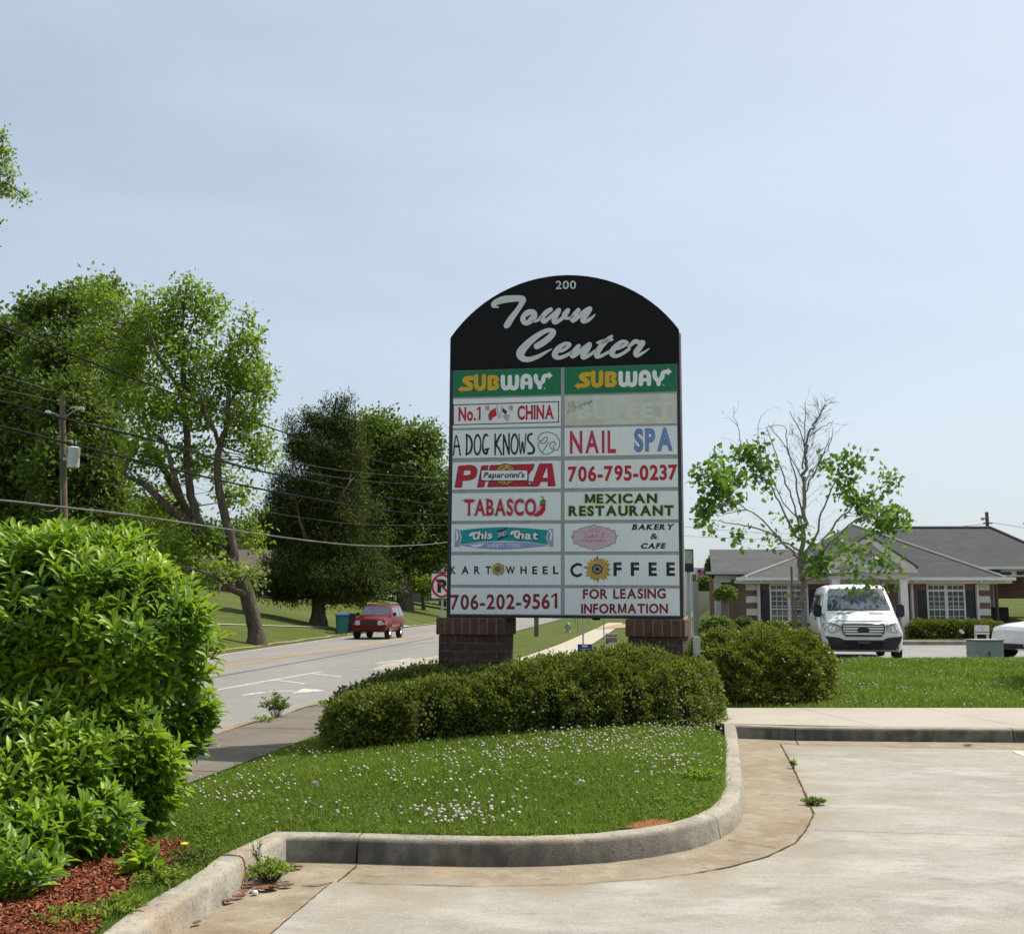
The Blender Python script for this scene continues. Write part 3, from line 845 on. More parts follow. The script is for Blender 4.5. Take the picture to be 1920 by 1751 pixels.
def sg(u, v, y=-.014):
    """photo pixel -> (x, z) on the sign's face"""
    d = SMR @ ray(u, v)
    t = (y - SO.y) / d.y
    return (SO.x + d.x * t, SO.z + d.z * t)

BLACK_PL = layered('black_panel', (.0045, .0045, .0055), [((.010, .009, .009), 1.5, .5, .7, .6, None), ((.022, .019, .017), 9, .64, .75, .4, None)], rough=.6, spec=.18, bump=.05)
FRAME_BK = layered('frame_black', (.012, .013, .018), [((.06, .06, .065), 4, .55, .72, .6, (1, 1, .4)), ((.09, .07, .05), 12, .62, .75, .4, None)], rough=.5, spec=.5, bump=.08)
FRAME_GY = layered('frame_grey', (.30, .315, .32), [((.20, .205, .20), 3, .5, .7, .7, (1, 1, .5)), ((.38, .38, .38), 15, .55, .7, .5, None)], rough=.55, spec=.4, bump=.05)
SIDE_GY = layered('side_grey', (.52, .52, .5), [((.32, .31, .29), 3, .5, .7, .6, (1, 1, .3))], rough=.6, bump=.05)
PANEL_W = layered('panel_white', (.70, .735, .74), [((.61, .645, .65), 1.1, .45, .7, .6, (.6, 1, 1.4)), ((.50, .52, .50), 16, .56, .72, .6, (2.2, 1, .12)), ((.42, .40, .34), 34, .65, .73, .5, None)], rough=.38, spec=.45, bump=.0)
PANEL_O = layered('panel_faded', (.55, .57, .50), [((.47, .47, .33), 2.2, .45, .62, .8, None), ((.62, .64, .62), 5, .5, .68, .7, None)], rough=.5, bump=.0)
PANEL_G = layered('panel_green', (.006, .155, .062), [((.004, .10, .04), 3, .5, .7, .5, None)], rough=.4, bump=.0)
def ink(name, c, k=.75, sc=25):
    return layered('ink_' + name, c, [(tuple(x * k + .02 for x in c), sc, .5, .7, .6, None)], rough=.5, spec=.35, bump=0)
INK = {'red': ink('red', (.42, .012, .03)), 'dred': ink('dark_red', (.20, .010, .020)), 'black': ink('black', (.010, .010, .012)), 'yellow': ink('yellow', (.62, .36, .015)),
       'white': ink('white', (.72, .74, .74)), 'silver': ink('silver', (.56, .58, .58)), 'blue': ink('blue', (.13, .25, .50), .6, 6), 'pblue': ink('pale_blue', (.36, .48, .66), .8, 5), 'navy': ink('navy', (.012, .02, .16)),
       'green': ink('green', (.008, .045, .02)), 'lime': ink('lime', (.55, .52, .16)), 'teal': ink('teal', (.0, .27, .28)), 'lilac': ink('lilac', (.25, .29, .52)), 'pink': ink('pink', (.56, .40, .45)),
       'mag': ink('magenta', (.50, .16, .36)), 'brown': ink('brown', (.30, .16, .12)), 'gold': ink('gold', (.50, .33, .06), .55, 40), 'gold2': ink('gold_dark', (.33, .21, .04), .6, 40), 'grey': ink('grey', (.20, .20, .20)),
       'fade': ink('faded', (.56, .58, .525), .985), 'leaf': ink('leaf_green', (.06, .22, .03)), 'nred': ink('worn_red', (.45, .03, .07), .7, 8)}

def glyph_polys(ch, bold):
    if ch == '9':
        v, f = glyph_polys('6', bold)
        a = np.array(v); c = (a.max(0) + a.min(0))
        return [(c[0] - p[0], c[1] - p[1]) for p in v], f
    if ch == 'M' and bold > .015:
        t = .10 + 1.6 * bold; w = .72
        return union2d([[(0, 0), (t, 0), (t, .73), (0, .73)], [(w - t, 0), (w, 0), (w, .73), (w - t, .73)],
                        [(0, .73), (t * 1.1, .73), (w / 2 + t * .4, .02), (w / 2 - t * .4, .02)], [(w - t * 1.1, .73), (w, .73), (w / 2 + t * .4, .02), (w / 2 - t * .4, .02)]])
    if ch == '1':
        t = .12 + 1.6 * bold
        return union2d([[(.18, 0), (.18 + t, 0), (.18 + t, .73), (.2, .73)], [(0, .50), (.2, .62), (.2 + t * .5, .73), (.18, .73), (0, .63)][:3] + [(.2, .73), (0, .60)]])
    cu = bpy.data.curves.new('t', 'FONT'); cu.body = ch; cu.size = 1; cu.offset = bold; cu.resolution_u = 5
    ob = bpy.data.objects.new('t', cu)
    me = bpy.data.meshes.new_from_object(ob)
    v = [(p.co.x, p.co.y) for p in me.vertices]; f = [tuple(q.vertices) for q in me.polygons]
    bpy.data.objects.remove(ob); bpy.data.curves.remove(cu); bpy.data.meshes.remove(me)
    return v, f
SERIFS = {'N': [(0, 0), (0, 1), (1, 1)], 'H': [(0, 0), (1, 0), (0, 1), (1, 1)], 'I': [(.5, 0), (.5, 1)], 'A': [(0, 0), (1, 0)], '1': [(.6, 0)], 'T': [(.5, 0), (-.02, .93), (1.02, .93)], 'B': [(.0, 0), (.0, 1)],
          'C': [(.97, .8)], 'S': [(.95, .82), (.04, .18)], 'K': [(0, 0), (0, 1), (1, 0), (1, 1)], 'E': [(0, 0), (0, 1)], 'R': [(0, 0), (0, 1), (1, 0)], 'Y': [(.5, 0), (0, 1), (1, 1)], 'F': [(0, 0), (0, 1)], 'O': []}
_gc = {}
def union2d(shapes):
    pts, faces = [], []
    for s in shapes:
        s = ccw(s)
        n = len(pts)
        pts += [Vector(p) for p in s]; faces.append(list(range(n, n + len(s))))
    r = delaunay_2d_cdt(pts, [], faces, 1, 1e-6)
    return [tuple(p) for p in r[0]], [f for f, of in zip(r[2], r[5]) if of]

class Art:
    """writing and marks lying on a sign face; each colour is a material of one mesh"""
    def __init__(self, to_plane, y0=-.016):
        self.tp, self.y0 = to_plane, y0
        self.v, self.f, self.m, self.mats = [], [], [], []
        self.done, self.name = [], None
    def piece(self, name):
        if self.f: self.done.append((self.name, self.v, self.f, self.m, self.mats))
        self.v, self.f, self.m, self.mats, self.name = [], [], [], [], name
    def slot(self, c):
        if c not in self.mats: self.mats.append(c)
        return self.mats.index(c)
    def put(self, v2, f, c, layer):
        n, s = len(self.v), self.slot(c)
        y = self.y0 - .0016 * layer
        self.v += [(p[0], y, p[1]) for p in v2]
        for q in f:
            a = [v2[i] for i in q]
            ar = sum(a[i][0] * a[(i + 1) % len(a)][1] - a[(i + 1) % len(a)][0] * a[i][1] for i in range(len(a)))
            q = tuple(q) if ar > 0 else tuple(q)[::-1]
            self.f.append(tuple(i + n for i in q)); self.m.append(s)
    def poly(self, px, c, layer=0):
        v = [self.tp(*p) for p in px]
        v2, f = union2d([v]) if len(v) > 4 else (v, [tuple(range(len(v)))])
        self.put(v2, f, c, layer)
    def ellipse(self, u, v, ru, rv, c, layer=0, n=28, rot=0):
        self.poly([(u + ru * math.cos(t) * math.cos(rot) - rv * math.sin(t) * math.sin(rot), v + ru * math.cos(t) * math.sin(rot) + rv * math.sin(t) * math.cos(rot)) for t in np.linspace(0, 2 * PI, n, endpoint=False)], c, layer)
    def text(self, s, box, c, layer=0, bold=.0, shear=0.0, serif=0.0, space=.12, rot_dy=0.0, grow=0.0, wordgap=.35, smallcaps=None):
        """box = (u left, v top, u right, v bottom) in photo pixels, measured at each side's own height; rot_dy tilts it"""
        u0, v0, u1, v1 = box
        x0, zb = self.tp(u0, v1); x1, _ = self.tp(u1, v1 + rot_dy); _, zt = self.tp(u0, v0)
        _, zb1 = self.tp(u1, v1 + rot_dy)
        cap = .73
        pen, parts = 0, []
        for ch in s:
            if ch == ' ': pen += wordgap; continue
            key = (ch, bold)
            if key not in _gc: _gc[key] = glyph_polys(ch, bold)
            gv, gf = _gc[key]
            if not gv: pen += wordgap; continue
            a = np.array(gv)
            lo, w = a[:, 0].min(), a[:, 0].max() - a[:, 0].min()
            a[:, 0] -= lo
            extra = []
            if serif and ch in SERIFS:
                t = serif * .55
                for sx, sy in SERIFS[ch]:
                    cx = min(max(sx * w, .07), w - .07) if 0 <= sx <= 1 else sx * w
                    if ch == 'I': cx = w / 2
                    yy = (0 if sy == 0 else cap - t) if sy in (0, 1) else sy * cap - t
                    hw = serif * 1.15
                    extra.append(([(cx - hw, yy), (cx + hw, yy), (cx + hw, yy + t), (cx - hw, yy + t)]))
            parts.append((pen, a, gf, extra, w))
            pen += w + space
        tot = pen - space
        ys = np.concatenate([p[1][:, 1] for p in parts])
        ylo, yhi = ys.min(), ys.max()
        def mp(p, off):
            x, y = p[0] + off, p[1]
            ty = (y - ylo) / (yhi - ylo)
            tx = x / tot
            hgt = zt - zb
            X = x0 + (x1 - x0 - shear * hgt) * tx + shear * hgt * ty
            return (X, zb + (zb1 - zb) * tx + hgt * ty)
        for off, a, gf, extra, w in parts:
            v2 = [mp(p, off) for p in a]
            self.put(v2, gf, c, layer)
            for j, e in enumerate(extra):
                self.put([mp(p, off) for p in e], [(0, 1, 2, 3)], c, layer + .25 + .05 * j)
    def stroke(self, pts, c, layer=0, w=None, closed=False, taper=True, res=5):
        """a brush stroke along (u, v, width) points"""
        P = [(p[0], p[1], p[2] if len(p) > 2 else w) for p in pts]
        A = np.array(P, float)
        n = len(A)
        out = []
        for i in range(n - 1 if not closed else n):
            p0, p1, p2, p3 = A[(i - 1) % n] if (closed or i > 0) else A[i], A[i % n], A[(i + 1) % n], A[(i + 2) % n] if (closed or i + 2 < n) else A[min(i + 1, n - 1)]
            for k in range(res):
                t = k / res
                out.append(.5 * ((2 * p1) + (-p0 + p2) * t + (2 * p0 - 5 * p1 + 4 * p2 - p3) * t * t + (-p0 + 3 * p1 - 3 * p2 + p3) * t ** 3))
        out.append(A[0] if closed else A[-1])
        shapes = []
        for i, (u, v, ww) in enumerate(out):
            r = max(ww / 2, .15)
            if i % 1 == 0:
                shapes.append([self.tp(u + r * math.cos(t), v + r * math.sin(t)) for t in np.linspace(0, 2 * PI, 11, endpoint=False)])
        for (u0, v0, w0), (u1, v1, w1) in zip(out[:-1], out[1:]):
            d = math.hypot(u1 - u0, v1 - v0)
            if d < 1e-6: continue
            nx, ny = -(v1 - v0) / d / 2, (u1 - u0) / d / 2
            shapes.append([self.tp(u0 + nx * w0, v0 + ny * w0), self.tp(u1 + nx * w1, v1 + ny * w1), self.tp(u1 - nx * w1, v1 - ny * w1), self.tp(u0 - nx * w0, v0 - ny * w0)])
        v2, f = union2d(shapes)
        self.put(v2, f, c, layer)
    def build(self, name, parent):
        self.piece(None)
        for nm, v, f, m, mats in self.done:
            o = obj(nm or name, v, f, [INK[c] for c in mats], parent, None, m)
        return o

def crop(u0, v0, k): return lambda pts: [(u0 + p[0] / k, v0 + p[1] / k) + tuple(q / k for q in p[2:]) for p in pts]

# cabinet: black frame, arched head, grey back flange
xl, zb = sg(837, 1157, 0); xr, _ = sg(1281, 1157, 0)
zs = (sg(842, 635, 0)[1] + sg(1276, 616, 0)[1]) / 2
za = sg(1062, 515.5, 0)[1]
zh = (sg(842, 694, 0)[1] + sg(1276, 680, 0)[1]) / 2
def arch(xa, xb, z0, z1, ztop, n=28):
    hw = (xb - xa) / 2; cx = (xa + xb) / 2; rise = ztop - z1
    R = (hw * hw + rise * rise) / (2 * rise); a = math.asin(hw / R)
    top = [(cx + R * math.sin(t), ztop - R + R * math.cos(t)) for t in np.linspace(a, -a, n)]
    return [(xa, z0), (xb, z0)] + top
mb = MB()
DEP = .62
mb.prism(arch(xl, xr, zb, zs, za), 0, DEP, 'y')
mb.build('cabinet', FRAME_BK, sign, bevel=.008)
mb = MB()
mb.prism([(xr + .002, zb + .02), (xr + .024, zb + .02), (xr + .024, zs - .03), (xr + .002, zs - .01)], .10, DEP - .05, 'y')
mb.build('side_flange', SIDE_GY, sign)
mb = MB()
mb.prism(arch(xl + .012, xr - .012, zh, zs - .004, za - .014), -.022, -.001, 'y')
hd = mb.build('header_panel', BLACK_PL, sign)
hd['label'] = 'black arched head panel with silver script lettering'
A = Art(lambda u, v: sg(u, v, -.024), -.0245)
T = crop(910, 545, 8.889)
for st in ([(215, 277, 22), (135, 258, 62), (158, 205, 92), (300, 152, 118), (450, 134, 110), (570, 132, 104), (622, 155, 112), (585, 250, 84), (505, 365, 88), (430, 465, 100), (372, 560, 108), (348, 590, 84)],
           [(790, 512, 50), (870, 498, 45), (930, 440, 60)],
           [(1090, 315, 72), (1010, 370, 85), (950, 450, 80), (978, 518, 72), (1060, 460, 62), (1150, 390, 70), (1228, 325, 74), (1175, 420, 88), (1145, 505, 85), (1180, 532, 62), (1270, 470, 62), (1340, 400, 72), (1378, 325, 70), (1320, 400, 84), (1325, 450, 62), (1400, 462, 45), (1450, 430, 60)],
           [(1550, 325, 74), (1490, 400, 85), (1445, 470, 72), (1468, 505, 60), (1560, 430, 66), (1650, 350, 72), (1745, 300, 74), (1690, 390, 90), (1625, 480, 84), (1640, 522, 56), (1730, 485, 56), (1828, 400, 22)]):
    A.stroke(T(st), 'silver')
A.stroke(T([(800, 365, 95), (715, 365, 95), (650, 425, 100), (635, 490, 105), (680, 530, 105), (755, 495, 105), (815, 430, 100)]), 'silver', closed=True)
A.ellipse(*T([(692, 462)])[0], 2.6, 3.6, 'black', 1, 14)
C = crop(960, 605, 7.111)
for st in ([(330, 315, 82), (400, 275, 86), (500, 200, 82), (550, 130, 76), (520, 102, 56), (450, 112, 60), (330, 180, 75), (200, 290, 95), (112, 405, 112), (145, 478, 84), (230, 490, 66), (350, 450, 52), (450, 395, 34), (528, 352, 14)],
           [(590, 390, 38), (680, 370, 42), (755, 315, 48), (768, 284, 42), (700, 284, 50), (610, 350, 72), (570, 430, 80), (612, 468, 58), (700, 448, 48), (790, 400, 44)],
           [(890, 312, 56), (840, 370, 70), (800, 430, 60), (817, 456, 42), (900, 390, 54), (980, 322, 54), (1036, 290, 60), (1000, 360, 75), (948, 440, 76), (965, 470, 46), (1040, 430, 42), (1110, 375, 40)],
           [(1330, 182, 38), (1260, 240, 64), (1185, 320, 76), (1132, 410, 76), (1135, 456, 52), (1200, 440, 44), (1290, 390, 40)],
           [(1140, 268, 34), (1220, 250, 56), (1338, 226, 30)],
           [(1345, 360, 38), (1440, 335, 44), (1525, 285, 48), (1525, 257, 42), (1460, 257, 50), (1372, 330, 72), (1332, 405, 80), (1380, 448, 52), (1480, 410, 44), (1560, 352, 44)],
           [(1560, 322, 40), (1640, 252, 60), (1700, 268, 60), (1748, 268, 62), (1702, 330, 76), (1652, 405, 76), (1672, 442, 46), (1750, 400, 34), (1828, 347, 14)]):
    A.stroke(C(st), 'silver')
A.piece('street_number')
A.text('200', (1042, 527, 1080, 542.5), 'silver', 0, bold=.012, space=.09, rot_dy=-.6)
A.build('lettering', hd)

# grey divider grid and the panels
ROWS = [(696, 744.5), (748.5, 803), (807, 859), (867, 918), (925, 976.5), (983, 1034.5), (1041, 1096), (1102, 1150.5)]
rz = [(sg(850, a)[1], sg(850, b)[1]) for a, b in ROWS]
cxl = (sg(848, 900)[0], sg(1051.5, 900)[0]); cxr = (sg(1058.5, 900)[0], sg(1271, 900)[0])
mb = MB()
mb.box(cxl[0] - .004, cxr[1] + .004, -.006, .0, rz[7][1] - .01, rz[0][0] + .005)
mb.build('divider_frame', FRAME_GY, sign)

def panel(row, side, m, label, draw):
    x0, x1 = cxl if side == 0 else cxr
    z0, z1 = rz[row][1], rz[row][0]
    mb = MB(); mb.box(x0, x1, -.013, -.007, z0, z1)
    p = mb.build('tenant_panel', m, sign)
    p['label'] = label
    A = Art(lambda u, v: sg(u, v, -.015), -.0150)
    draw(A)
    if A.f or A.done: A.build('lettering', p)
    return p

def sub_logo(A, du, dv, k=1.0):
    q = crop(850, 690, 9.6)
    def t(pts): return [(du + (p[0] - 850) * k + 850, dv + (p[1] - 690) * k + 690) + tuple(x * k for x in p[2:]) for p in q(pts)]
    w = 78
    A.stroke(t([(345, 182, w), (240, 185, w), (200, 225, w), (255, 270, 88), (315, 320, 86), (300, 372, 70), (230, 378, w - 6), (160, 380, w - 12)]), 'yellow')
    A.poly(t([(85, 380), (162, 322), (162, 445)]), 'yellow', .5)
    A.stroke(t([(412, 150, w), (410, 250, w), (425, 350, w), (480, 375, w), (540, 345, w), (550, 250, w), (550, 150, w)]), 'yellow')
    A.stroke(t([(655, 165, w), (655, 270, w), (655, 370, w)]), 'yellow')
    A.stroke(t([(655, 168, 72), (750, 168, 72), (790, 205, 68), (745, 258, 62), (790, 310, 72), (755, 362, 76), (655, 365, 74)]), 'yellow', .5)
    A.stroke(t([(892, 160, w), (892, 270, w), (905, 345, w), (950, 365, w), (1000, 340, w), (1018, 270, w), (1018, 160, w)]), 'white')
    A.stroke(t([(1018, 165, w), (1018, 270, w), (1035, 340, w), (1085, 365, w), (1130, 345, w), (1146, 270, w), (1146, 158, w)]), 'white', .5)
    A.stroke(t([(1246, 350, w), (1246, 250, w), (1262, 170, w), (1315, 142, w), (1370, 170, w), (1386, 250, w), (1386, 345, w)]), 'white')
    A.stroke(t([(1250, 275, 60), (1380, 275, 60)]), 'white', .5)
    A.stroke(t([(1484, 145, w), (1490, 220, w), (1525, 275, w), (1555, 290, w), (1555, 348, w)]), 'white')
    A.stroke(t([(1545, 282, w), (1610, 245, w), (1625, 180, w), (1650, 142, 72), (1720, 135, 66)]), 'white', .5)
    A.poly(t([(1712, 68), (1788, 135), (1712, 205)]), 'white', 1)
    A.ellipse(*t([(1645, 368)])[0], 1.2, 1.2, 'white', .5, 8)
panel(0, 0, PANEL_G, 'green panel with yellow and white arrowed lettering, on the left', lambda A: sub_logo(A, 0, 0))
panel(0, 1, PANEL_G, 'green panel with yellow and white arrowed lettering, on the right', lambda A: sub_logo(A, 218.0, -7.4, 1.03))

def d_china(A):
    A.piece('border')
    for a, b in (((849, 759.5), (1048, 753)), ((849, 796.5), (1048, 791.5)), ((850, 759.5), (850, 796.5)), ((1047.2, 753), (1047.2, 791.5))):
        A.stroke([(*a, 1.7), (*b, 1.7)], 'black', res=1)
    A.piece('lettering')
    A.text('No.1', (859.5, 763.5, 901, 790), 'red', 0, bold=.035, serif=.09, space=.07, rot_dy=-1)
    A.text('CHINA', (970, 760.5, 1038, 787.5), 'red', 0, bold=.035, serif=.09, space=.08, rot_dy=-1.6)
    A.text('輝', (909.5, 761, 917.5, 770), 'red', 0); A.text('煌', (953.5, 760, 962, 770), 'red', 0)
    A.piece('flag_emblem')
    q = crop(844, 745, 9.143)
    A.poly(q([(785, 175), (690, 230), (672, 270), (650, 300), (670, 405), (715, 385), (725, 350), (800, 315)]), 'red', 0)
    A.ellipse(*q([(768, 225)])[0], 1.3, 1.3, 'yellow', 1, 5)
    A.stroke(q([(795, 135, 9), (835, 355, 9)]), 'grey', .5, res=1); A.stroke(q([(892, 140, 9), (845, 355, 9)]), 'grey', .5, res=1)
    A.poly(q([(905, 180), (975, 235), (1025, 310), (990, 415), (870, 310)]), 'white', 0)
    A.poly(q([(905, 180), (978, 240), (955, 300), (888, 240)]), 'navy', 1)
    for k in range(5):
        t = k / 4
        A.stroke(q([(955 - 78 * t + 20, 292 + 22 * t, 9), (1022 - 30 * t, 318 + 88 * t, 9)]), 'red', 1 + .1 * k, res=1)
panel(1, 0, PANEL_W, 'white panel with a black border, red serif words and two flags', d_china)

def d_faded(A):
    q = crop(1056, 740, 8.889)
    A.stroke(q([(185, 125, 9), (120, 120, 9), (85, 180, 9), (130, 210, 9), (110, 245, 9), (65, 295, 9), (130, 290, 9), (190, 225, 9), (150, 180, 9), (180, 130, 9)]), 'grey', .5)
    for st in ([(205, 180), (210, 215), (245, 210), (260, 170), (265, 205)], [(280, 185), (275, 255), (290, 170), (330, 150), (320, 190), (295, 200), (320, 240)], [(345, 170), (385, 150), (375, 125), (350, 160), (375, 185)], [(410, 150), (425, 120), (415, 165)], [(425, 140), (470, 95), (455, 140), (488, 95)]):
        A.stroke([p + (1.0,) for p in q(st)], 'grey', .5)
    A.piece('faded_lettering')
    A.text('BUFFET', (1081, 757.5, 1262, 788), 'fade', 0, bold=.06, serif=.10, space=.06, rot_dy=-4)
panel(1, 1, PANEL_O, 'yellowed white panel with faded lettering and a small outlined script', d_faded)

def d_dog(A):
    q = crop(844, 800, 9.143)
    for st in ([(55, 490, 22), (105, 150, 20), (175, 490, 24)], [(75, 335, 38), (155, 335, 38)],
               [(285, 140, 34), (285, 320, 26), (280, 475, 34)], [(275, 135, 26), (340, 180, 36), (375, 300, 34), (345, 430, 36), (278, 480, 26)],
               [(640, 150, 34), (600, 140, 38), (565, 250, 26), (565, 400, 32), (605, 460, 44), (635, 440, 36), (630, 400, 38)], [(605, 395, 34), (660, 378, 34)],
               [(772, 125, 26), (770, 300, 28), (772, 480, 28)], [(870, 130, 30), (790, 290, 38), (840, 380, 32), (880, 480, 28)],
               [(915, 480, 28), (918, 140, 26)], [(918, 145, 28), (1010, 465, 34)], [(1010, 470, 26), (1010, 120, 28)],
               [(1180, 120, 18), (1205, 465, 18), (1240, 260, 26), (1268, 460, 18), (1300, 120, 20)],
               [(1400, 122, 38), (1345, 150, 34), (1335, 230, 34), (1390, 300, 36), (1435, 370, 38), (1420, 445, 40), (1340, 460, 38)]):
        A.stroke(q(st), 'black')
    A.stroke(q([(470, 140, 38), (520, 230, 24), (515, 400, 28), (465, 475, 36), (420, 400, 28), (420, 230, 24)]), 'black', closed=True)
    A.stroke(q([(1105, 130, 38), (1160, 240, 26), (1150, 400, 30), (1100, 462, 38), (1050, 390, 26), (1055, 230, 26)]), 'black', closed=True)
    A.piece('dog_emblem')
    for st in ([(1575, 445), (1530, 390), (1505, 300), (1535, 265), (1600, 290), (1650, 250), (1670, 200), (1640, 175), (1605, 205), (1570, 240), (1520, 235), (1510, 190), (1560, 120), (1670, 95), (1790, 130), (1870, 230), (1875, 320), (1840, 400), (1790, 395), (1770, 345), (1805, 300), (1790, 260), (1740, 270), (1705, 330), (1740, 380), (1770, 410), (1720, 450), (1650, 475), (1595, 465), (1585, 440), (1640, 340), (1690, 265)],):
        A.stroke([p + (1.2,) for p in q(st)], 'black', .6, res=4)
panel(2, 0, PANEL_W, 'white panel with thin black hand-drawn capitals and a line-drawn dog head in a circle', d_dog)
def d_nail(A):
    A.text('NAIL', (1068.5, 807.8, 1155, 850.5), 'nred', 0, bold=.025, space=.16, rot_dy=-1.0)
    A.piece('blue_lettering')
    A.text('SPA', (1189.3, 803.5, 1261.5, 848), 'navy', 0, bold=.042, space=.1, rot_dy=-2.4)
    A.text('SPA', (1189.9, 804.2, 1260.9, 847.4), 'blue', 1, bold=.026, space=.132, rot_dy=-2.4)
panel(2, 1, PANEL_W, 'white panel with two words, the first red and the second sky blue', d_nail)

def d_pizza(A):
    q = crop(820, 840, 4)
    for du, dv, c, ly in ((-3, 1.5, 'black', 0), (0, 0, 'red', 1)):
        sh = lambda pts: [(p[0] + du / 2.2, p[1] + dv / 2) + p[2:] for p in q(pts)]
        # P with its bowl
        A.poly(sh([(162, 132), (205, 130), (185, 295), (134, 295)]), c, ly)
        A.stroke(sh([(190, 150, 38), (250, 146, 40), (278, 165, 44), (268, 208, 44), (225, 222, 40), (195, 224, 38)]), c, ly + .3)
        A.poly(sh([(335, 130), (386, 128), (352, 292), (303, 293)]), c, ly)
        A.poly(sh([(400, 127), (560, 123), (552, 160), (470, 252), (545, 250), (538, 288), (378, 291), (388, 255), (468, 165), (392, 165)]), c, ly)
        A.poly(sh([(562, 123), (730, 118), (722, 155), (640, 248), (712, 247), (706, 285), (545, 288), (552, 255), (638, 160), (556, 160)]), c, ly + .15)
        A.poly(sh([(768, 116), (862, 114), (888, 284), (836, 285), (832, 250), (778, 251), (762, 286), (708, 287)]), c, ly)
    A.poly(q([(822, 145), (828, 222), (790, 222)]), 'white', 2)
    A.piece('name_plate')
    A.ellipse(*q([(511, 200)])[0], 20.5, 21, 'black', 2); A.ellipse(*q([(511, 200)])[0], 19, 19.5, 'gold', 3)
    for x, y in ((480, 150), (520, 160), (550, 150), (500, 135), (490, 262), (520, 255), (548, 262), (505, 274)):
        A.ellipse(*q([(x, y)])[0], 2.4, 2.0, 'red', 4, 9)
    for x, y in ((500, 150), (535, 140), (465, 165), (535, 270), (475, 258)): A.ellipse(*q([(x, y)])[0], 1.3, 1.0, 'leaf', 4, 7)
    def rr(u0, v0, u1, v1, r):
        return [(u + r * math.cos(t), v + r * math.sin(t)) for u, v, t0 in ((u1 - r, v1 - r, 0), (u0 + r, v1 - r, PI / 2), (u0 + r, v0 + r, PI), (u1 - r, v0 + r, 1.5 * PI)) for t in np.linspace(t0, t0 + PI / 2, 5)]
    A.poly(rr(902, 881.5, 991, 902, 3), 'black', 5); A.poly(rr(903, 882.3, 989, 900.5, 2.6), 'white', 6)
    A.text("Paparonni's", (905.5, 885, 985.5, 899.5), 'black', 7, bold=.028, shear=.25, space=.05, rot_dy=-.6)
    A.ellipse(*q([(693, 268)])[0], 4, 4, 'black', 4); A.ellipse(*q([(693, 266)])[0], 3.2, 3.2, 'red', 5, 12); A.ellipse(*q([(693, 266)])[0], 1.5, 1.6, 'white', 6, 10)
panel(3, 0, PANEL_W, 'white panel with a fat slanted red word crossed by a small white name plate over a round pie', d_pizza)
panel(3, 1, PANEL_W, 'white panel with a bold red phone number ending in 0237', lambda A: A.text('706-795-0237', (1065, 874, 1270.5, 904), 'red', 0, bold=.034, space=.07, rot_dy=-3.6))

def d_tab(A):
    b = (871.5, 936, 1005, 967)
    A.text('TABASCO', (b[0] - 1.2, b[1] - 1.6, b[2] + 1.2, b[3] + 1.2), 'black', 0, bold=.05, serif=.125, space=.03, rot_dy=-.6)
    A.text('TABASCO', (b[0] - .6, b[1] - .9, b[2] + .6, b[3] + .6), 'white', 1, bold=.04, serif=.11, space=.05, rot_dy=-.6)
    A.text('TABASCO', b, 'red', 2, bold=.026, serif=.085, space=.085, rot_dy=-.6)
    A.piece('chilli_emblem')
    q = crop(820, 840, 4)
    A.poly(q([(710, 505), (745, 485), (765, 440), (772, 405), (795, 398), (812, 420), (808, 470), (785, 500), (750, 514)]), 'red', 3)
    A.stroke(q([(786, 404, 34), (800, 400, 28)]), 'leaf', 4); A.stroke(q([(792, 402, 10), (797, 380, 8), (782, 362, 8)]), 'leaf', 4.5)
    A.stroke(q([(760, 470, 7), (778, 440, 7)]), 'white', 4, res=2)
panel(4, 0, PANEL_W, 'white panel with an outlined red western word and a red chilli pepper', d_tab)
def d_mex(A):
    for a, b in (('MEXICAN', (1097, 926.5, 1232, 944)), ('RESTAURANT', (1066.5, 948.5, 1263, 967.5))):
        A.text(a, (b[0] - 1.6, b[1] - 1.6, b[2] + 1.6, b[3] + 1.5), 'lime', 0, bold=.075, space=.035, rot_dy=-.9)
        A.text(a, b, 'green', 1, bold=.04, space=.105, rot_dy=-.9)
panel(4, 1, PANEL_W, 'white panel with two lines of dark green capitals edged in yellow', d_mex)

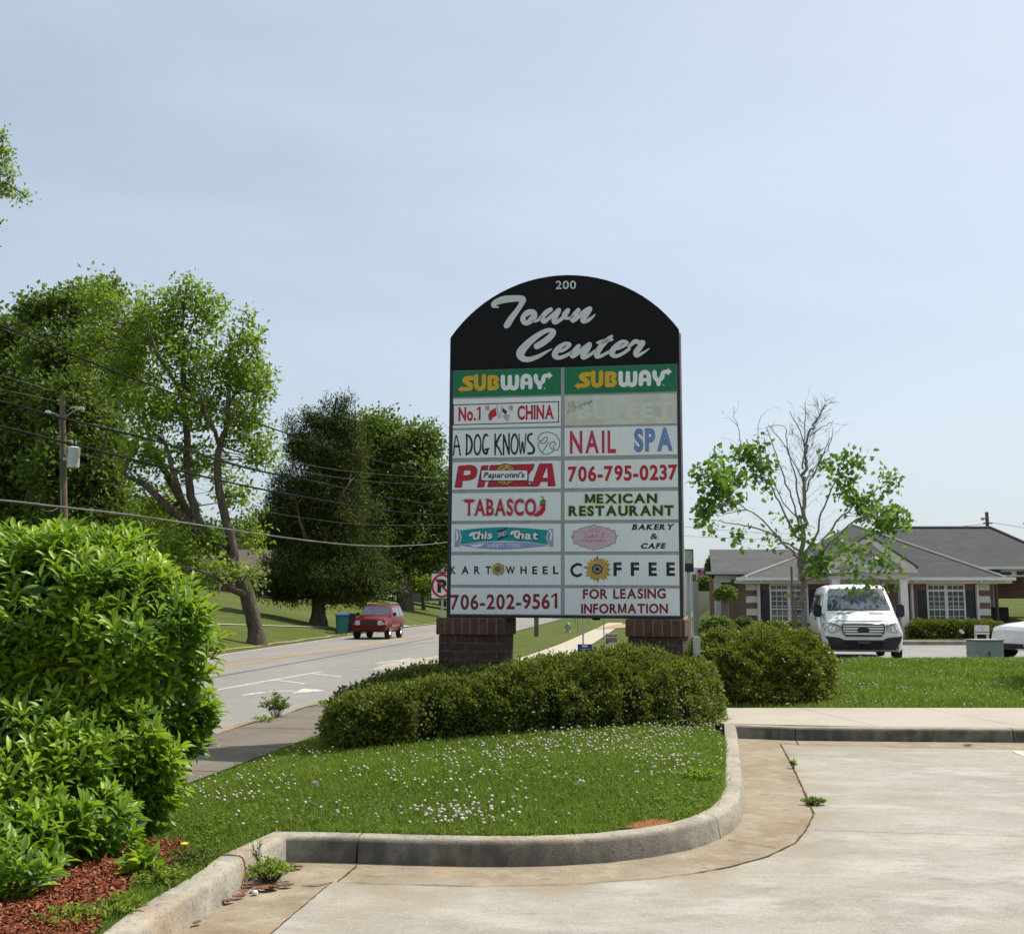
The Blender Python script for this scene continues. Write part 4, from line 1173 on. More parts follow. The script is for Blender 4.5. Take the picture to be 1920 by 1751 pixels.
def d_this(A):
    A.piece('banner')
    q = crop(844, 980, 9.143)
    A.poly(q([(80, 110), (160, 115), (185, 385), (150, 410), (78, 415)]), 'lilac', 0); A.poly(q([(1690, 105), (1765, 103), (1770, 410), (1700, 410), (1660, 250)]), 'lilac', 0)
    A.stroke(q([(105, 300, 30), (125, 230, 30), (105, 150, 30)]), 'white', 1); A.stroke(q([(1720, 290, 30), (1735, 210, 30), (1720, 140, 30)]), 'white', 1)
    A.poly(q([(160, 385), (600, 335), (1300, 335), (1700, 390), (1250, 440), (900, 460), (520, 440), (300, 412)]), 'lilac', 0)
    A.poly(q([(330, 385), (590, 355), (520, 405), (420, 420)]), 'white', .6)
    A.poly(q([(150, 130), (500, 85), (900, 65), (1350, 85), (1705, 120), (1655, 250), (1700, 390), (1300, 335), (900, 318), (560, 335), (160, 380), (185, 245)]), 'white', 1)
    A.poly(q([(165, 130), (500, 92), (900, 72), (1350, 92), (1690, 127), (1640, 250), (1688, 378), (1300, 325), (900, 308), (560, 325), (172, 372), (197, 245)]), 'teal', 2)
    A.piece('lettering')
    for ly, c, bo, g in ((3, 'black', .09, 1.4), (4, 'white', .03, 0)):
        A.text('his', (895 - g, 995.5 - g, 924.5 + g, 1011 + g), c, ly, bold=bo, shear=.12, space=.07 - bo * .6, rot_dy=-.7)
        A.text('hat', (970 - g, 994.5 - g, 1010 + g, 1010.5 + g), c, ly, bold=bo, shear=.1, space=.08 - bo * .6, rot_dy=1.2)
        k = 20 if ly == 3 else 0
        A.stroke(q([(470, 172, 28 + k), (400, 178, 34 + k), (345, 200, 32 + k), (340, 225, 24 + k), (375, 215, 20 + k)]), c, ly)
        A.stroke(q([(415, 185, 34 + k), (405, 250, 36 + k), (430, 275, 32 + k), (465, 255, 24 + k)]), c, ly + .3)
        A.stroke(q([(1180, 145, 28 + k), (1110, 148, 34 + k), (1055, 168, 32 + k), (1050, 195, 24 + k), (1085, 185, 20 + k)]), c, ly)
        A.stroke(q([(1125, 155, 34 + k), (1115, 220, 36 + k), (1140, 250, 32 + k), (1175, 235, 24 + k)]), c, ly + .3)
    A.stroke(q([(815, 145, 24), (900, 130, 24), (970, 85, 20)]), 'black', 4.6); A.stroke(q([(825, 290, 24), (900, 250, 24), (990, 220, 20)]), 'black', 4.6)
    A.text('AND', (933.5, 998.3, 949.5, 1008.2), 'black', 4.7, bold=.08, space=.02, rot_dy=-4)
    A.text('AND', (934, 998.8, 949, 1007.7), 'white', 5.2, bold=.01, space=.08, rot_dy=-4)
    A.text('VARIETY STORE', (913, 1019.3, 976, 1026), 'white', 2, bold=.01, space=.1, rot_dy=-.2)
panel(5, 0, PANEL_W, 'white panel with a teal ribbon banner in white script on lilac scrolls', d_this)
def d_bak(A):
    A.piece('badge')
    q = crop(1056, 976, 8.889)
    out = [(515, 65), (560, 90), (640, 100), (690, 120), (750, 118), (790, 158), (865, 165), (868, 220), (895, 275), (870, 320), (868, 378), (800, 385), (760, 425), (690, 430), (640, 460), (560, 470), (515, 495),
           (470, 470), (400, 460), (350, 430), (290, 430), (240, 385), (175, 380), (170, 320), (145, 280), (168, 225), (172, 175), (240, 165), (290, 125), (350, 122), (400, 95), (470, 88)]
    A.poly(q(out), 'pink', 0)
    A.stroke([p + (1.0,) for p in q(out)], 'grey', 1, closed=True, res=2)
    A.stroke([p + (.8,) for p in q([(145, 275), (180, 262), (110, 262)])], 'grey', 1.3); A.stroke([p + (.8,) for p in q([(895, 275), (870, 262), (930, 245)])], 'grey', 1.3)
    A.text("GG's", (1103.5, 991, 1125, 997.5), 'mag', 1, space=.06)
    for st in ([(385, 200), (360, 215), (385, 250), (350, 295)], [(410, 255), (415, 285), (440, 255), (445, 285), (465, 250)], [(480, 270), (505, 240), (490, 230), (480, 280), (520, 270)], [(545, 255), (570, 225), (550, 230), (545, 275), (585, 260)], [(680, 185), (640, 280), (670, 270)], [(610, 235), (690, 225)]):
        A.stroke([p + (.8,) for p in q(st)], 'brown', 1.2)
    A.text('magnolias', (1089, 1009.5, 1138.5, 1017.5), 'mag', 1, shear=.3, space=.05)
    A.piece('lettering')
    A.text('BAKERY', (1184.5, 982.5, 1265, 993.5), 'black', 0, bold=.048, shear=.28, serif=.095, space=.11, rot_dy=-.3)
    A.text('&', (1219, 1000, 1234.5, 1011), 'black', 0, bold=.02, shear=.1)
    A.text('CAFE', (1200.5, 1018, 1249.5, 1028.8), 'black', 0, bold=.048, shear=.28, serif=.095, space=.11, rot_dy=-.2)
panel(5, 1, PANEL_W, 'white panel with a pink scalloped badge and three lines of slanted black serif words', d_bak)

def flower(A, u, v, r):
    rr = random.Random(5)
    A.piece('sunflower')
    for ring, (a, b, c, n) in enumerate(((1.0, .30, 'gold2', 17), (.92, .30, 'gold', 16), (.74, .27, 'gold', 15))):
        for k in range(n):
            t = 2 * PI * (k + .5 * ring) / n + rr.uniform(-.08, .08)
            L = r * a * rr.uniform(.85, 1.06)
            d, e = (math.cos(t), math.sin(t)), (-math.sin(t), math.cos(t))
            w = r * .13
            A.poly([(u + d[0] * r * .25 + e[0] * w * .4, v + d[1] * r * .25 + e[1] * w * .4), (u + d[0] * L * .65 + e[0] * w, v + d[1] * L * .65 + e[1] * w), (u + d[0] * L, v + d[1] * L), (u + d[0] * L * .65 - e[0] * w, v + d[1] * L * .65 - e[1] * w), (u + d[0] * r * .25 - e[0] * w * .4, v + d[1] * r * .25 - e[1] * w * .4)], c, ring + .025 * k)
            A.stroke([(u + d[0] * r * .4, v + d[1] * r * .4, .35), (u + d[0] * L * .9, v + d[1] * L * .9, .35)], 'brown', ring + .025 * k + .4, res=1)
    A.ellipse(u, v, r * .38, r * .36, 'black', 4); A.ellipse(u, v, r * .3, r * .28, 'grey', 4.5); A.ellipse(u, v, r * .13, r * .12, 'black', 5, 12)
def d_kart(A):
    for ch, a, b in (('K', 844.6, 854.5), ('A', 865.3, 879), ('R', 889, 899.7), ('T', 910.2, 920.5), ('W', 948, 965.6), ('H', 975.7, 987.5), ('E', 998, 1007.3), ('E', 1017.5, 1027), ('L', 1037, 1047.3)):
        A.text(ch, (a, 1061.3, b, 1076.2), 'black', 0, bold=.03)
    flower(A, 933.5, 1067, 14.3)
panel(6, 0, PANEL_W, 'white panel with widely spaced black capitals and a small sunflower as one letter', d_kart)
def d_coffee(A):
    q = crop(1056, 976, 8.889)
    A.stroke(q([(295, 740, 42), (235, 725, 44), (160, 770, 44), (140, 825, 44), (165, 890, 44), (235, 920, 44), (295, 895, 42)]), 'black')
    for ch, a, b in (('F', 1150.3, 1165.6), ('F', 1182.8, 1198.4), ('E', 1216.3, 1231.7), ('E', 1249.7, 1265.7)):
        A.text(ch, (a, 1054, b, 1079.8), 'black', 0, bold=.04)
        A.stroke([(a + 4, 1057.2, .8), (b - 3, 1056.4, .8)], 'grey', 1, res=1)
    flower(A, 1120, 1067, 26.5)
    A.piece('chipped_spot')
    A.ellipse(1227.3, 1087, 1.3, 1.2, 'fade', 0, 9)
    A.piece('chipped_spot')
    A.ellipse(1245.5, 1083.3, 2.2, 1.2, 'fade', 0, 9)
panel(6, 1, PANEL_W, 'white panel with big black capitals and a large sunflower as one letter', d_coffee)
panel(7, 0, PANEL_W, 'white panel with a dark red phone number ending in 9561', lambda A: A.text('706-202-9561', (844.5, 1114, 1045, 1143.5), 'dred', 0, bold=.024, space=.085, rot_dy=-1.6))
def d_lease(A):
    A.text('FOR LEASING', (1093, 1104, 1248.5, 1123), 'dred', 0, bold=.034, space=.085, rot_dy=-.8)
    A.text('INFORMATION', (1089.5, 1131.5, 1252.5, 1150.3), 'dred', 0, bold=.034, space=.085, rot_dy=-.3)
panel(7, 1, PANEL_W, 'white panel with two lines of dark red capitals', d_lease)
mb = MB()
cx_, cz_ = sg(1118, 1158, .2)
mb.tube([(cx_, .2, cz_ + .02), (cx_, .2, cz_ - .03)], [.07, .05], 10)
mb.build('junction_box', FRAME_BK, sign)

# brick piers
BRICK = brick_mat('pier_brick', (.092, .050, .036), (.052, .033, .027), (.09, .076, .062), .285, .108, .009)
CAPB = brick_mat('pier_cap_brick', (.125, .064, .042), (.085, .045, .033), (.14, .12, .10), .118, .30, .010)
def pier(u0, u1, dep, zoff):
    rot = math.radians(-6)
    x0, zt = sg(u0, 1158.5, -.12); x1, _ = sg(u1, 1158.5, -.12)
    x0 += 0; w = x1 - x0
    e = bpy.data.objects.new('brick_pier', None)
    zt = zb - .003
    mb = MB()
    mb.box(.030, w - .030, .028, dep - .028, -.9, -.225)
    p = mb.build('brick_pier', BRICK, sign, bevel=.006)
    p.location = (x0, -.10, zt); p.rotation_euler = (0, 0, rot)
    mb = MB(); mb.box(0, w, 0, dep, -.222, 0)
    mb.v = mb.v
    c = mb.build('pier_cap', CAPB, p, bevel=.01)
    mb = MB(); mb.box(.045, w - .045, .04, dep - .04, -1.6, -.9)
    return p
bpy.data.objects
pier(817, 943, .72, 0)
pier(1172, 1284, .72, 0)
# ------------------------------------------------------------------ plants
BARK = layered('bark', (.115, .092, .07), [((.055, .044, .034), 5, .42, .62, .9, (1, 1, .25)), ((.20, .17, .13), 9, .58, .72, .7, (1, 1, .3))], rough=.95, spec=.1, bump=1.0, bscale=22)
BARK_G = layered('bark_grey', (.24, .215, .185), [((.15, .132, .112), 8, .42, .62, .8, (1, 1, .3)), ((.25, .23, .2), 14, .58, .72, .6, (1, 1, .3))], rough=.95, spec=.1, bump=.6, bscale=30)
TWIG = mat('twig_wood', (.10, .075, .055), rough=.95, spec=.1, col2=(.06, .045, .034))
L_FRESH = leaf_mat('leaf_fresh', [(0, (0.083, 0.137, 0.016)), (.4, (0.154, 0.240, 0.023)), (.75, (0.243, 0.326, 0.034)), (1, (0.362, 0.419, 0.057))], rough=.55, trans=.45, tcol=(.28, .44, .03))
L_MID = leaf_mat('leaf_mid', [(0, (0.034, 0.060, 0.009)), (.45, (0.074, 0.120, 0.015)), (.8, (0.127, 0.177, 0.023)), (1, (0.198, 0.244, 0.034))], rough=.55, trans=.4, tcol=(.21, .33, .03))
L_DARK = leaf_mat('leaf_juniper', [(0, (0.043, 0.070, 0.021)), (.5, (0.085, 0.121, 0.030)), (.85, (0.143, 0.173, 0.041)), (1, (0.238, 0.189, 0.066))], rough=.8, spec=.1, trans=.2, tcol=(.10, .14, .03))
L_HEDGE = leaf_mat('leaf_hedge', [(0, (0.041, 0.069, 0.009)), (.45, (0.092, 0.130, 0.014)), (.8, (0.178, 0.205, 0.023)), (.97, (0.283, 0.267, 0.041)), (1, (0.328, 0.164, 0.035))], rough=.5, spec=.3, trans=.32, tcol=(.27, .33, .03))
L_SHRUB = leaf_mat('leaf_shrub', [(0, (0.036, 0.088, 0.006)), (.4, (0.093, 0.188, 0.010)), (.75, (0.206, 0.316, 0.014)), (1, (0.380, 0.455, 0.029))], rough=.42, spec=.4, trans=.38, tcol=(.34, .54, .03))
L_MAPLE = leaf_mat('leaf_maple', [(0, (0.046, 0.108, 0.017)), (.5, (0.093, 0.184, 0.025)), (1, (0.185, 0.292, 0.046))], rough=.5, trans=.42, tcol=(.24, .42, .04))
CORE = mat('hedge_twigs', (.020, .022, .010), rough=1, spec=.05, col2=(.009, .010, .006), scale=25)

def limb_tubes(mb, limbs, Y0, org, depth=None, n=8, wob=.0):
    """limbs given in photo pixels (u, v, radius px, depth offset m); returns sampled world points with radii"""
    pts_all = []
    for limb in limbs:
        P, R = [], []
        for p in limb:
            u, v, r = p[:3]; dy = p[3] if len(p) > 3 else 0
            w = at(u, v, Y0 + dy)
            P.append(w); R.append(r * (Y0 + dy) / FPX)
        # smooth resample
        A = np.array([[*p, r] for p, r in zip(P, R)])
        out = []
        for i in range(len(A) - 1):
            p0, p1, p2, p3 = A[max(i - 1, 0)], A[i], A[i + 1], A[min(i + 2, len(A) - 1)]
            for k in range(4):
                t = k / 4
                out.append(.5 * ((2 * p1) + (-p0 + p2) * t + (2 * p0 - 5 * p1 + 4 * p2 - p3) * t * t + (-p0 + 3 * p1 - 3 * p2 + p3) * t ** 3))
        out.append(A[-1])
        out = np.array(out)
        if wob:
            out[1:-1, :3] += rng.normal(0, 1, (len(out) - 2, 3)) * wob * np.clip(out[1:-1, 3:4] * 3, 0, .12)
        out[:, 3] = np.maximum(out[:, 3], .006)
        mb.tube(out[:, :3] - np.array(org), out[:, 3].tolist(), n)
        pts_all.append(out)
    return np.concatenate(pts_all)

def blob_points(blobs, n, Y0, shell=.35, depthfac=1.0):
    """clump centres inside ellipsoids given in photo pixels (u, v, ru, rv, depth offset, weight)"""
    w = np.array([b[5] if len(b) > 5 else b[2] * b[3] for b in blobs], float); w /= w.sum()
    cnt = rng.multinomial(n, w)
    out = []
    for b, c in zip(blobs, cnt):
        d = rand_dirs(c) * (rng.random((c, 1)) ** shell)
        Y = Y0 + (b[4] if len(b) > 4 else 0)
        k = Y / FPX
        ctr = np.array(at(b[0], b[1], Y))
        out.append(ctr + d * np.array([b[2] * k, (b[2] + b[3]) / 2 * k * depthfac, b[3] * k]))
    return np.concatenate(out)

def clump_leaves(name, ctr, per, sigma, size, aspect, m, parent, org, template=T_DIAMOND, droop=.2, tvar=.22, flat=(1, 1, 1), upbias=.6, ctint=None):
    n = len(ctr)
    c = np.repeat(ctr, per, 0) + rng.normal(0, 1, (n * per, 3)) * sigma * np.array(flat)
    off = c - np.repeat(ctr, per, 0)
    ax = rand_dirs(n * per) + off / sigma * .35; ax[:, 2] -= droop
    nr = rand_dirs(n * per); nr[:, 2] += upbias
    if ctint is None: ctint = rng.normal(.45, .18, n)
    tint = np.clip(np.repeat(ctint, per) + rng.normal(0, tvar, n * per), 0, 1)
    L = size * rng.uniform(.65, 1.25, n * per)
    return leaf_mesh(name, c, ax, nr, L, L * aspect, tint, m, template, parent, org)

def twigs(mb, ctr, limb_pts, org, frac=1.0, r=.012, n=4, sag=.1):
    sel = ctr if frac >= 1 else ctr[rng.random(len(ctr)) < frac]
    lp = limb_pts[:, :3]
    for c in sel:
        d = np.linalg.norm(lp - c, axis=1) + np.maximum(0, lp[:, 2] - c[2]) * 1.2
        j = int(np.argmin(d)); a = lp[j]
        L = np.linalg.norm(c - a)
        mid = (a + c) / 2 + np.array([0, 0, -.06 * L]) + rng.normal(0, .05, 3) * L
        r0 = min(limb_pts[j, 3] * .7, r * (1 + L * .6))
        mb.tube([a - np.array(org), mid - np.array(org), c - np.array(org)], [r0, r0 * .65, .004], n, cap=False)

def tree(name, label, Y0, base_uv, limbs, blobs, nclump, per, sigma, size, leafm, barkm=BARK, aspect=.55, group=None, twig_frac=.5, twig_r=.02, shell=.35, depthfac=1.0, template=T_DIAMOND, droop=.2, cat='tree', wob=.15, tint=(.45, .18), upbias=.6, flat=(1, 1, 1), base_z=None):
    b = at(base_uv[0], base_uv[1], Y0)
    z = h(b.x, b.y) if base_z is None else base_z
    org = (b.x, b.y, z)
    t = thing(name, label, cat, org, 0, group)
    mb = MB()
    lp = limb_tubes(mb, limbs, Y0, org, wob=wob)
    # root flare down into the ground
    l0 = limbs[0][0]; p0 = at(l0[0], l0[1], Y0); r0 = l0[2] * Y0 / FPX
    q0, q1 = Vector(lp[0, :3]) - Vector(org), Vector(lp[3, :3]) - Vector(org)
    if q0.z > .02: mb.tube([(q0.x, q0.y, -.3), (q0.x, q0.y, q0.z * .5), q0.lerp(q1, .15)], [r0 * 1.5, r0 * 1.2, r0 * .97], 10, cap=False)
    mb.tube([(q0.x, q0.y, min(q0.z, 0) - .3), (q0.x, q0.y, q0.z + .0), q0.lerp(q1, .35), q0.lerp(q1, .9)], [r0 * 1.5, r0 * 1.28, r0 * 1.08, r0 * .9], 10, cap=False)
    ctr = blob_points(blobs, nclump, Y0, shell, depthfac)
    twigs(mb, ctr, lp, org, twig_frac, twig_r)
    mb.build('trunk', barkm, t, smooth=60)
    clump_leaves('crown', ctr, per, sigma, size, aspect, leafm, t, org, template, droop, upbias=upbias, ctint=rng.normal(tint[0], tint[1], nclump), flat=flat)
    return t

# big leaning tree at the roadside
tree('broadleaf_tree', 'tall open-crowned tree leaning left over the roadside grass, its trunk splitting into several limbs', 46.5, (481, 1203),
     [[(482, 1200, 15), (476, 1165, 14), (467, 1130, 14), (455, 1095, 14), (440, 1065, 13.5), (415, 1035, 12.5), (385, 1005, 11), (352, 978, 9), (320, 955, 7.5), (290, 925, 6), (262, 903, 5), (235, 893, 3)],
      [(440, 1063, 10), (436, 1030, 9.5), (428, 990, 9), (418, 950, 8), (409, 910, 7.5), (408, 870, 7), (413, 835, 6), (425, 795, 5), (428, 750, 4), (430, 700, 3, 1), (432, 655, 2, 1)],
      [(413, 835, 4.5), (398, 800, 3.6, -1), (385, 775, 3, -1.5), (372, 730, 2, -2)], [(428, 760, 3), (455, 710, 2.2, 1), (475, 660, 1.4, 1.5), (490, 620, 1, 2)],
      [(395, 1013, 9), (372, 975, 8.5), (358, 930, 8), (352, 880, 7), (350, 820, 6.5), (346, 760, 6), (344, 700, 5), (340, 640, 4), (345, 580, 2.5), (350, 530, 1.6)],
      [(346, 750, 4), (318, 700, 3.2, -1), (290, 650, 2.4, -2), (275, 600, 1.5, -2)], [(342, 650, 3), (365, 600, 2, 1), (385, 570, 1.2, 1)],
      [(372, 985, 8), (340, 940, 6.5, 1), (312, 890, 6, 1.5), (290, 850, 5, 2), (275, 800, 4.2, 2), (265, 740, 3.4, 2), (262, 680, 2.4, 2), (258, 620, 1.5, 2)],
      [(345, 950, 6), (330, 900, 5, -1), (318, 860, 4, -1), (310, 830, 2, -1)],
      [(463, 1115, 7), (440, 1107, 6, -1), (422, 1094, 5, -2), (400, 1080, 3.5, -2.5), (375, 1070, 2, -3)]],
     [(350, 560, 46, 50, 0), (395, 590, 40, 50, 1), (300, 600, 60, 60, 0), (265, 600, 45, 70, 1), (465, 630, 42, 50, 0), (345, 660, 80, 70, 0), (250, 690, 60, 75, 1), (440, 700, 70, 65, 1), (490, 720, 30, 60, 0),
      (300, 760, 90, 60, -1), (460, 790, 55, 60, 0), (380, 760, 70, 60, 1), (270, 850, 65, 65, 1), (490, 850, 40, 40, 1), (370, 860, 80, 45, 1), (290, 950, 75, 55, 2, 3000), (440, 920, 45, 45, 2, 1200), (475, 1000, 26, 40, 1, 900),
      (385, 1015, 50, 38, 0, 1700), (330, 1030, 60, 45, -1, 2600), (480, 1075, 22, 24, -1, 600), (400, 1070, 48, 28, -2, 1100), (185, 560, 50, 50, 3), (170, 650, 60, 60, 3)],
     2300, 10, .17, .24, L_FRESH, twig_frac=.22, twig_r=.014, shell=.6, tint=(.46, .18), upbias=1.1)

# the wood along the left, tree by tree
tree('broadleaf_tree', 'dense dark green tree at the left edge, standing behind the utility pole', 62, (40, 1140),
     [[(40, 1130, 14), (42, 1050, 12), (36, 950, 11), (45, 850, 9), (38, 750, 6), (45, 650, 3)], [(36, 950, 7), (10, 880, 5, -2), (-20, 800, 3, -3)], [(40, 900, 6), (80, 840, 4, -2), (110, 780, 2, -2)]],
     [(20, 640, 70, 60, 0), (-40, 760, 110, 110, 0), (60, 740, 80, 80, -1), (30, 860, 100, 80, -2), (-30, 960, 110, 80, -1), (70, 960, 90, 80, -2), (40, 1050, 110, 60, -1)], 1700, 22, .32, .34, L_MID, shell=.6, twig_frac=.15, group='dense trees along the left', tint=(.45, .22))
tree('broadleaf_tree', 'bushy green tree rising behind the white transformer', 56, (150, 1140),
     [[(150, 1135, 12), (152, 1050, 11), (148, 950, 9), (155, 850, 7), (150, 750, 4), (155, 650, 2)], [(150, 930, 6), (185, 860, 4, -2), (205, 800, 2, -2)]],
     [(75, 580, 38, 40, 2), (150, 580, 45, 48, 2), (110, 660, 75, 60, 1), (130, 760, 80, 70, 0), (180, 830, 65, 60, 0), (120, 880, 80, 70, -1), (190, 930, 70, 60, 0), (140, 1000, 90, 60, -1), (200, 1050, 70, 45, 0)], 1600, 20, .30, .31, L_MID, shell=.55, twig_frac=.2, group='dense trees along the left', tint=(.52, .2))
tree('broadleaf_tree', 'shaded tree with a dark straight trunk, left of the leaning tree', 60, (228, 1130),
     [[(228, 1125, 10), (228, 1050, 10), (227, 950, 11), (226, 890, 11), (222, 800, 6), (215, 700, 4), (205, 600, 2)], [(226, 890, 6), (250, 840, 4, 1), (262, 790, 2, 1)], [(226, 930, 5), (205, 880, 4, -1), (190, 830, 2, -1)]],
     [(200, 560, 30, 40, 0), (215, 650, 50, 60, 0), (200, 740, 60, 60, 1), (235, 990, 60, 50, 2), (280, 1040, 70, 50, 3), (330, 1060, 60, 35, 3), (250, 1080, 80, 30, 2)], 1000, 18, .30, .29, L_MID, shell=.55, twig_frac=.2, group='dense trees along the left', tint=(.5, .2))
tree('broadleaf_tree', 'overhanging tree at the left margin with sparse sunlit sprays against the sky', 30, (-230, 1200),
     [[(-230, 1190, 25), (-215, 900, 22), (-200, 600, 16), (-180, 400, 9), (-170, 250, 4)], [(-200, 600, 10), (-120, 470, 6), (-60, 400, 4), (0, 345, 2.2), (50, 370, 1.2)], [(-195, 480, 8), (-120, 350, 5), (-50, 290, 3), (5, 265, 1.2)], [(-200, 620, 6), (-100, 500, 4), (-20, 470, 2), (3, 462, 1)], [(-120, 470, 4), (-50, 430, 2.5), (3, 420, 1)]],
     [(0, 250, 18, 15, 0), (-45, 290, 55, 40, 0), (10, 285, 18, 18, 0), (4, 315, 24, 18, 0), (26, 325, 13, 12, 0), (2, 352, 22, 13, 0), (48, 371, 13, 8, 0, 260), (28, 358, 14, 9, 0, 120), (-2, 418, 5, 7, 0, 40), (-4, 462, 6, 8, 0, 50), (-60, 420, 45, 50, 0), (-120, 350, 70, 80, 0), (-150, 500, 70, 80, 0)], 560, 12, .11, .13, L_FRESH, shell=.6, twig_frac=.8, twig_r=.012, tint=(.55, .18))
# a far row closing the view behind the lawns
for i, (u, Yb, vt, ru, tn, lb) in enumerate(((395, 118, 985, 90, .42, 'far dark tree behind the brown timber house, left of its roof'), (500, 124, 960, 85, .32, 'far dark tree behind the brown timber house, right of its roof'), (610, 130, 950, 90, .40, 'far tree mass showing low behind the juniper'),
                                            (690, 150, 985, 70, .38, 'far tree low between the juniper and the round tree'), (300, 112, 930, 90, .45, 'far tree behind the shaded straight trunk'), (830, 175, 960, 90, .45, 'far tree right behind the big sign\'s left edge'), (160, 115, 940, 110, .4, 'far tree low behind the transformer pole'))):
    k = Yb / 60
    tree('broadleaf_tree', lb, Yb, (u, 1110), [[(u, 1108, 5), (u + 3, 1060, 4.5), (u - 4, 1010, 3), (u + 2, vt + 20, 1.5)]],
         [(u - ru * .4, vt + 60, ru * .6, 55, 0), (u + ru * .4, vt + 70, ru * .6, 55, 0), (u, vt + 40, ru * .55, 45, 0), (u, (vt + 1100) / 2 + 25, ru, (1110 - vt) * .42, 0)], 620, 22, .30 * k, .24 * k, L_MID, shell=.6, twig_frac=.08, group='far trees behind the lawns', tint=(tn, .2))
# dark juniper and the round tree beside it
tree('juniper', 'dark ragged juniper with a thick bare trunk on the far lawn', 68, (597, 1166),
     [[(597, 1164, 13.5), (597, 1130, 12.5), (600, 1080, 10), (605, 1000, 8), (612, 900, 6), (622, 800, 3.5), (632, 745, 1.5)], [(602, 1060, 5), (570, 1000, 3, -2), (560, 960, 1.5, -2)], [(606, 980, 4), (640, 930, 3, -2), (655, 905, 1.5, -2)]],
     [(638, 765, 11, 24, 0, 300), (620, 800, 40, 24, 0), (585, 790, 25, 22, 0), (650, 815, 28, 40, 0), (600, 850, 62, 45, 0), (560, 835, 26, 30, 0), (645, 880, 40, 45, 0), (580, 920, 80, 50, 0), (545, 980, 60, 50, 0), (640, 960, 55, 60, 0), (600, 1020, 90, 45, 0), (670, 1050, 55, 42, 0),
      (560, 1060, 65, 42, -1), (620, 1080, 90, 36, -1), (690, 1090, 50, 28, 0), (535, 1095, 32, 22, 0), (650, 1105, 70, 20, 0), (560, 1114, 60, 13, 0), (650, 1119, 70, 12, 0), (515, 1110, 42, 10, 0), (548, 798, 14, 9, 0, 60), (668, 785, 12, 10, 0, 50), (655, 752, 9, 6, 0, 30), (612, 760, 8, 7, 0, 30), (528, 880, 18, 12, 0, 90), (676, 850, 16, 10, 0, 60), (520, 935, 22, 12, 0, 110), (500, 985, 24, 14, 0, 130), (706, 960, 18, 12, 0, 70), (720, 1010, 20, 12, 0, 90), (735, 1062, 16, 12, 0, 80), (500, 1060, 26, 12, 0, 110), (478, 1098, 20, 8, 0, 70), (748, 1100, 18, 9, 0, 60)], 3000, 30, .24, .30, L_DARK, shell=.5, twig_frac=.12, twig_r=.016, aspect=.22, droop=-.25, tint=(.45, .2), cat='tree', upbias=1.5)
tree('broadleaf_tree', 'full round-headed green tree between the juniper and the big sign', 122, (760, 1125),
     [[(760, 1120, 12), (758, 1060, 11), (755, 980, 9), (745, 900, 6), (740, 830, 3)], [(757, 1000, 6), (790, 930, 4), (805, 870, 2)], [(756, 1010, 5), (715, 960, 4), (690, 900, 2)]],
     [(705, 805, 42, 34, 0), (740, 830, 60, 45, 0), (800, 830, 36, 38, 0), (690, 870, 60, 55, 0), (780, 890, 55, 55, -1), (720, 940, 80, 60, -1), (800, 970, 42, 50, 0), (740, 1020, 90, 55, -1), (800, 1040, 45, 36, 0), (860, 960, 60, 90, 2), (700, 1050, 60, 40, 0)], 2000, 22, .58, .52, L_MID, shell=.5, twig_frac=.2, tint=(.46, .2))
tree('small_tree', 'small low spreading bright green tree on the far lawn beside the no-parking sign', 134, (794, 1139),
     [[(794, 1138, 3), (793, 1125, 2.6), (792, 1112, 2.4)], [(792, 1112, 1.8), (775, 1098, 1.4), (758, 1085, 1)], [(792, 1112, 1.8), (800, 1095, 1.4), (805, 1080, 1)]],
     [(772, 1082, 24, 10, 0), (790, 1095, 30, 13, 0), (805, 1105, 16, 10, 0), (762, 1095, 20, 9, 0)], 260, 22, .4, .32, L_FRESH, shell=.6, twig_frac=.4, tint=(.6, .15))
tree('sapling', 'bright green sapling just behind the red car', 88, (683, 1150),
     [[(683, 1150, 1.4), (682, 1135, 1.2), (680, 1122, .8)]], [(678, 1124, 13, 10, 0), (688, 1132, 11, 7, 0)], 70, 14, .2, .22, L_FRESH, twig_frac=.8, twig_r=.008, tint=(.75, .15))

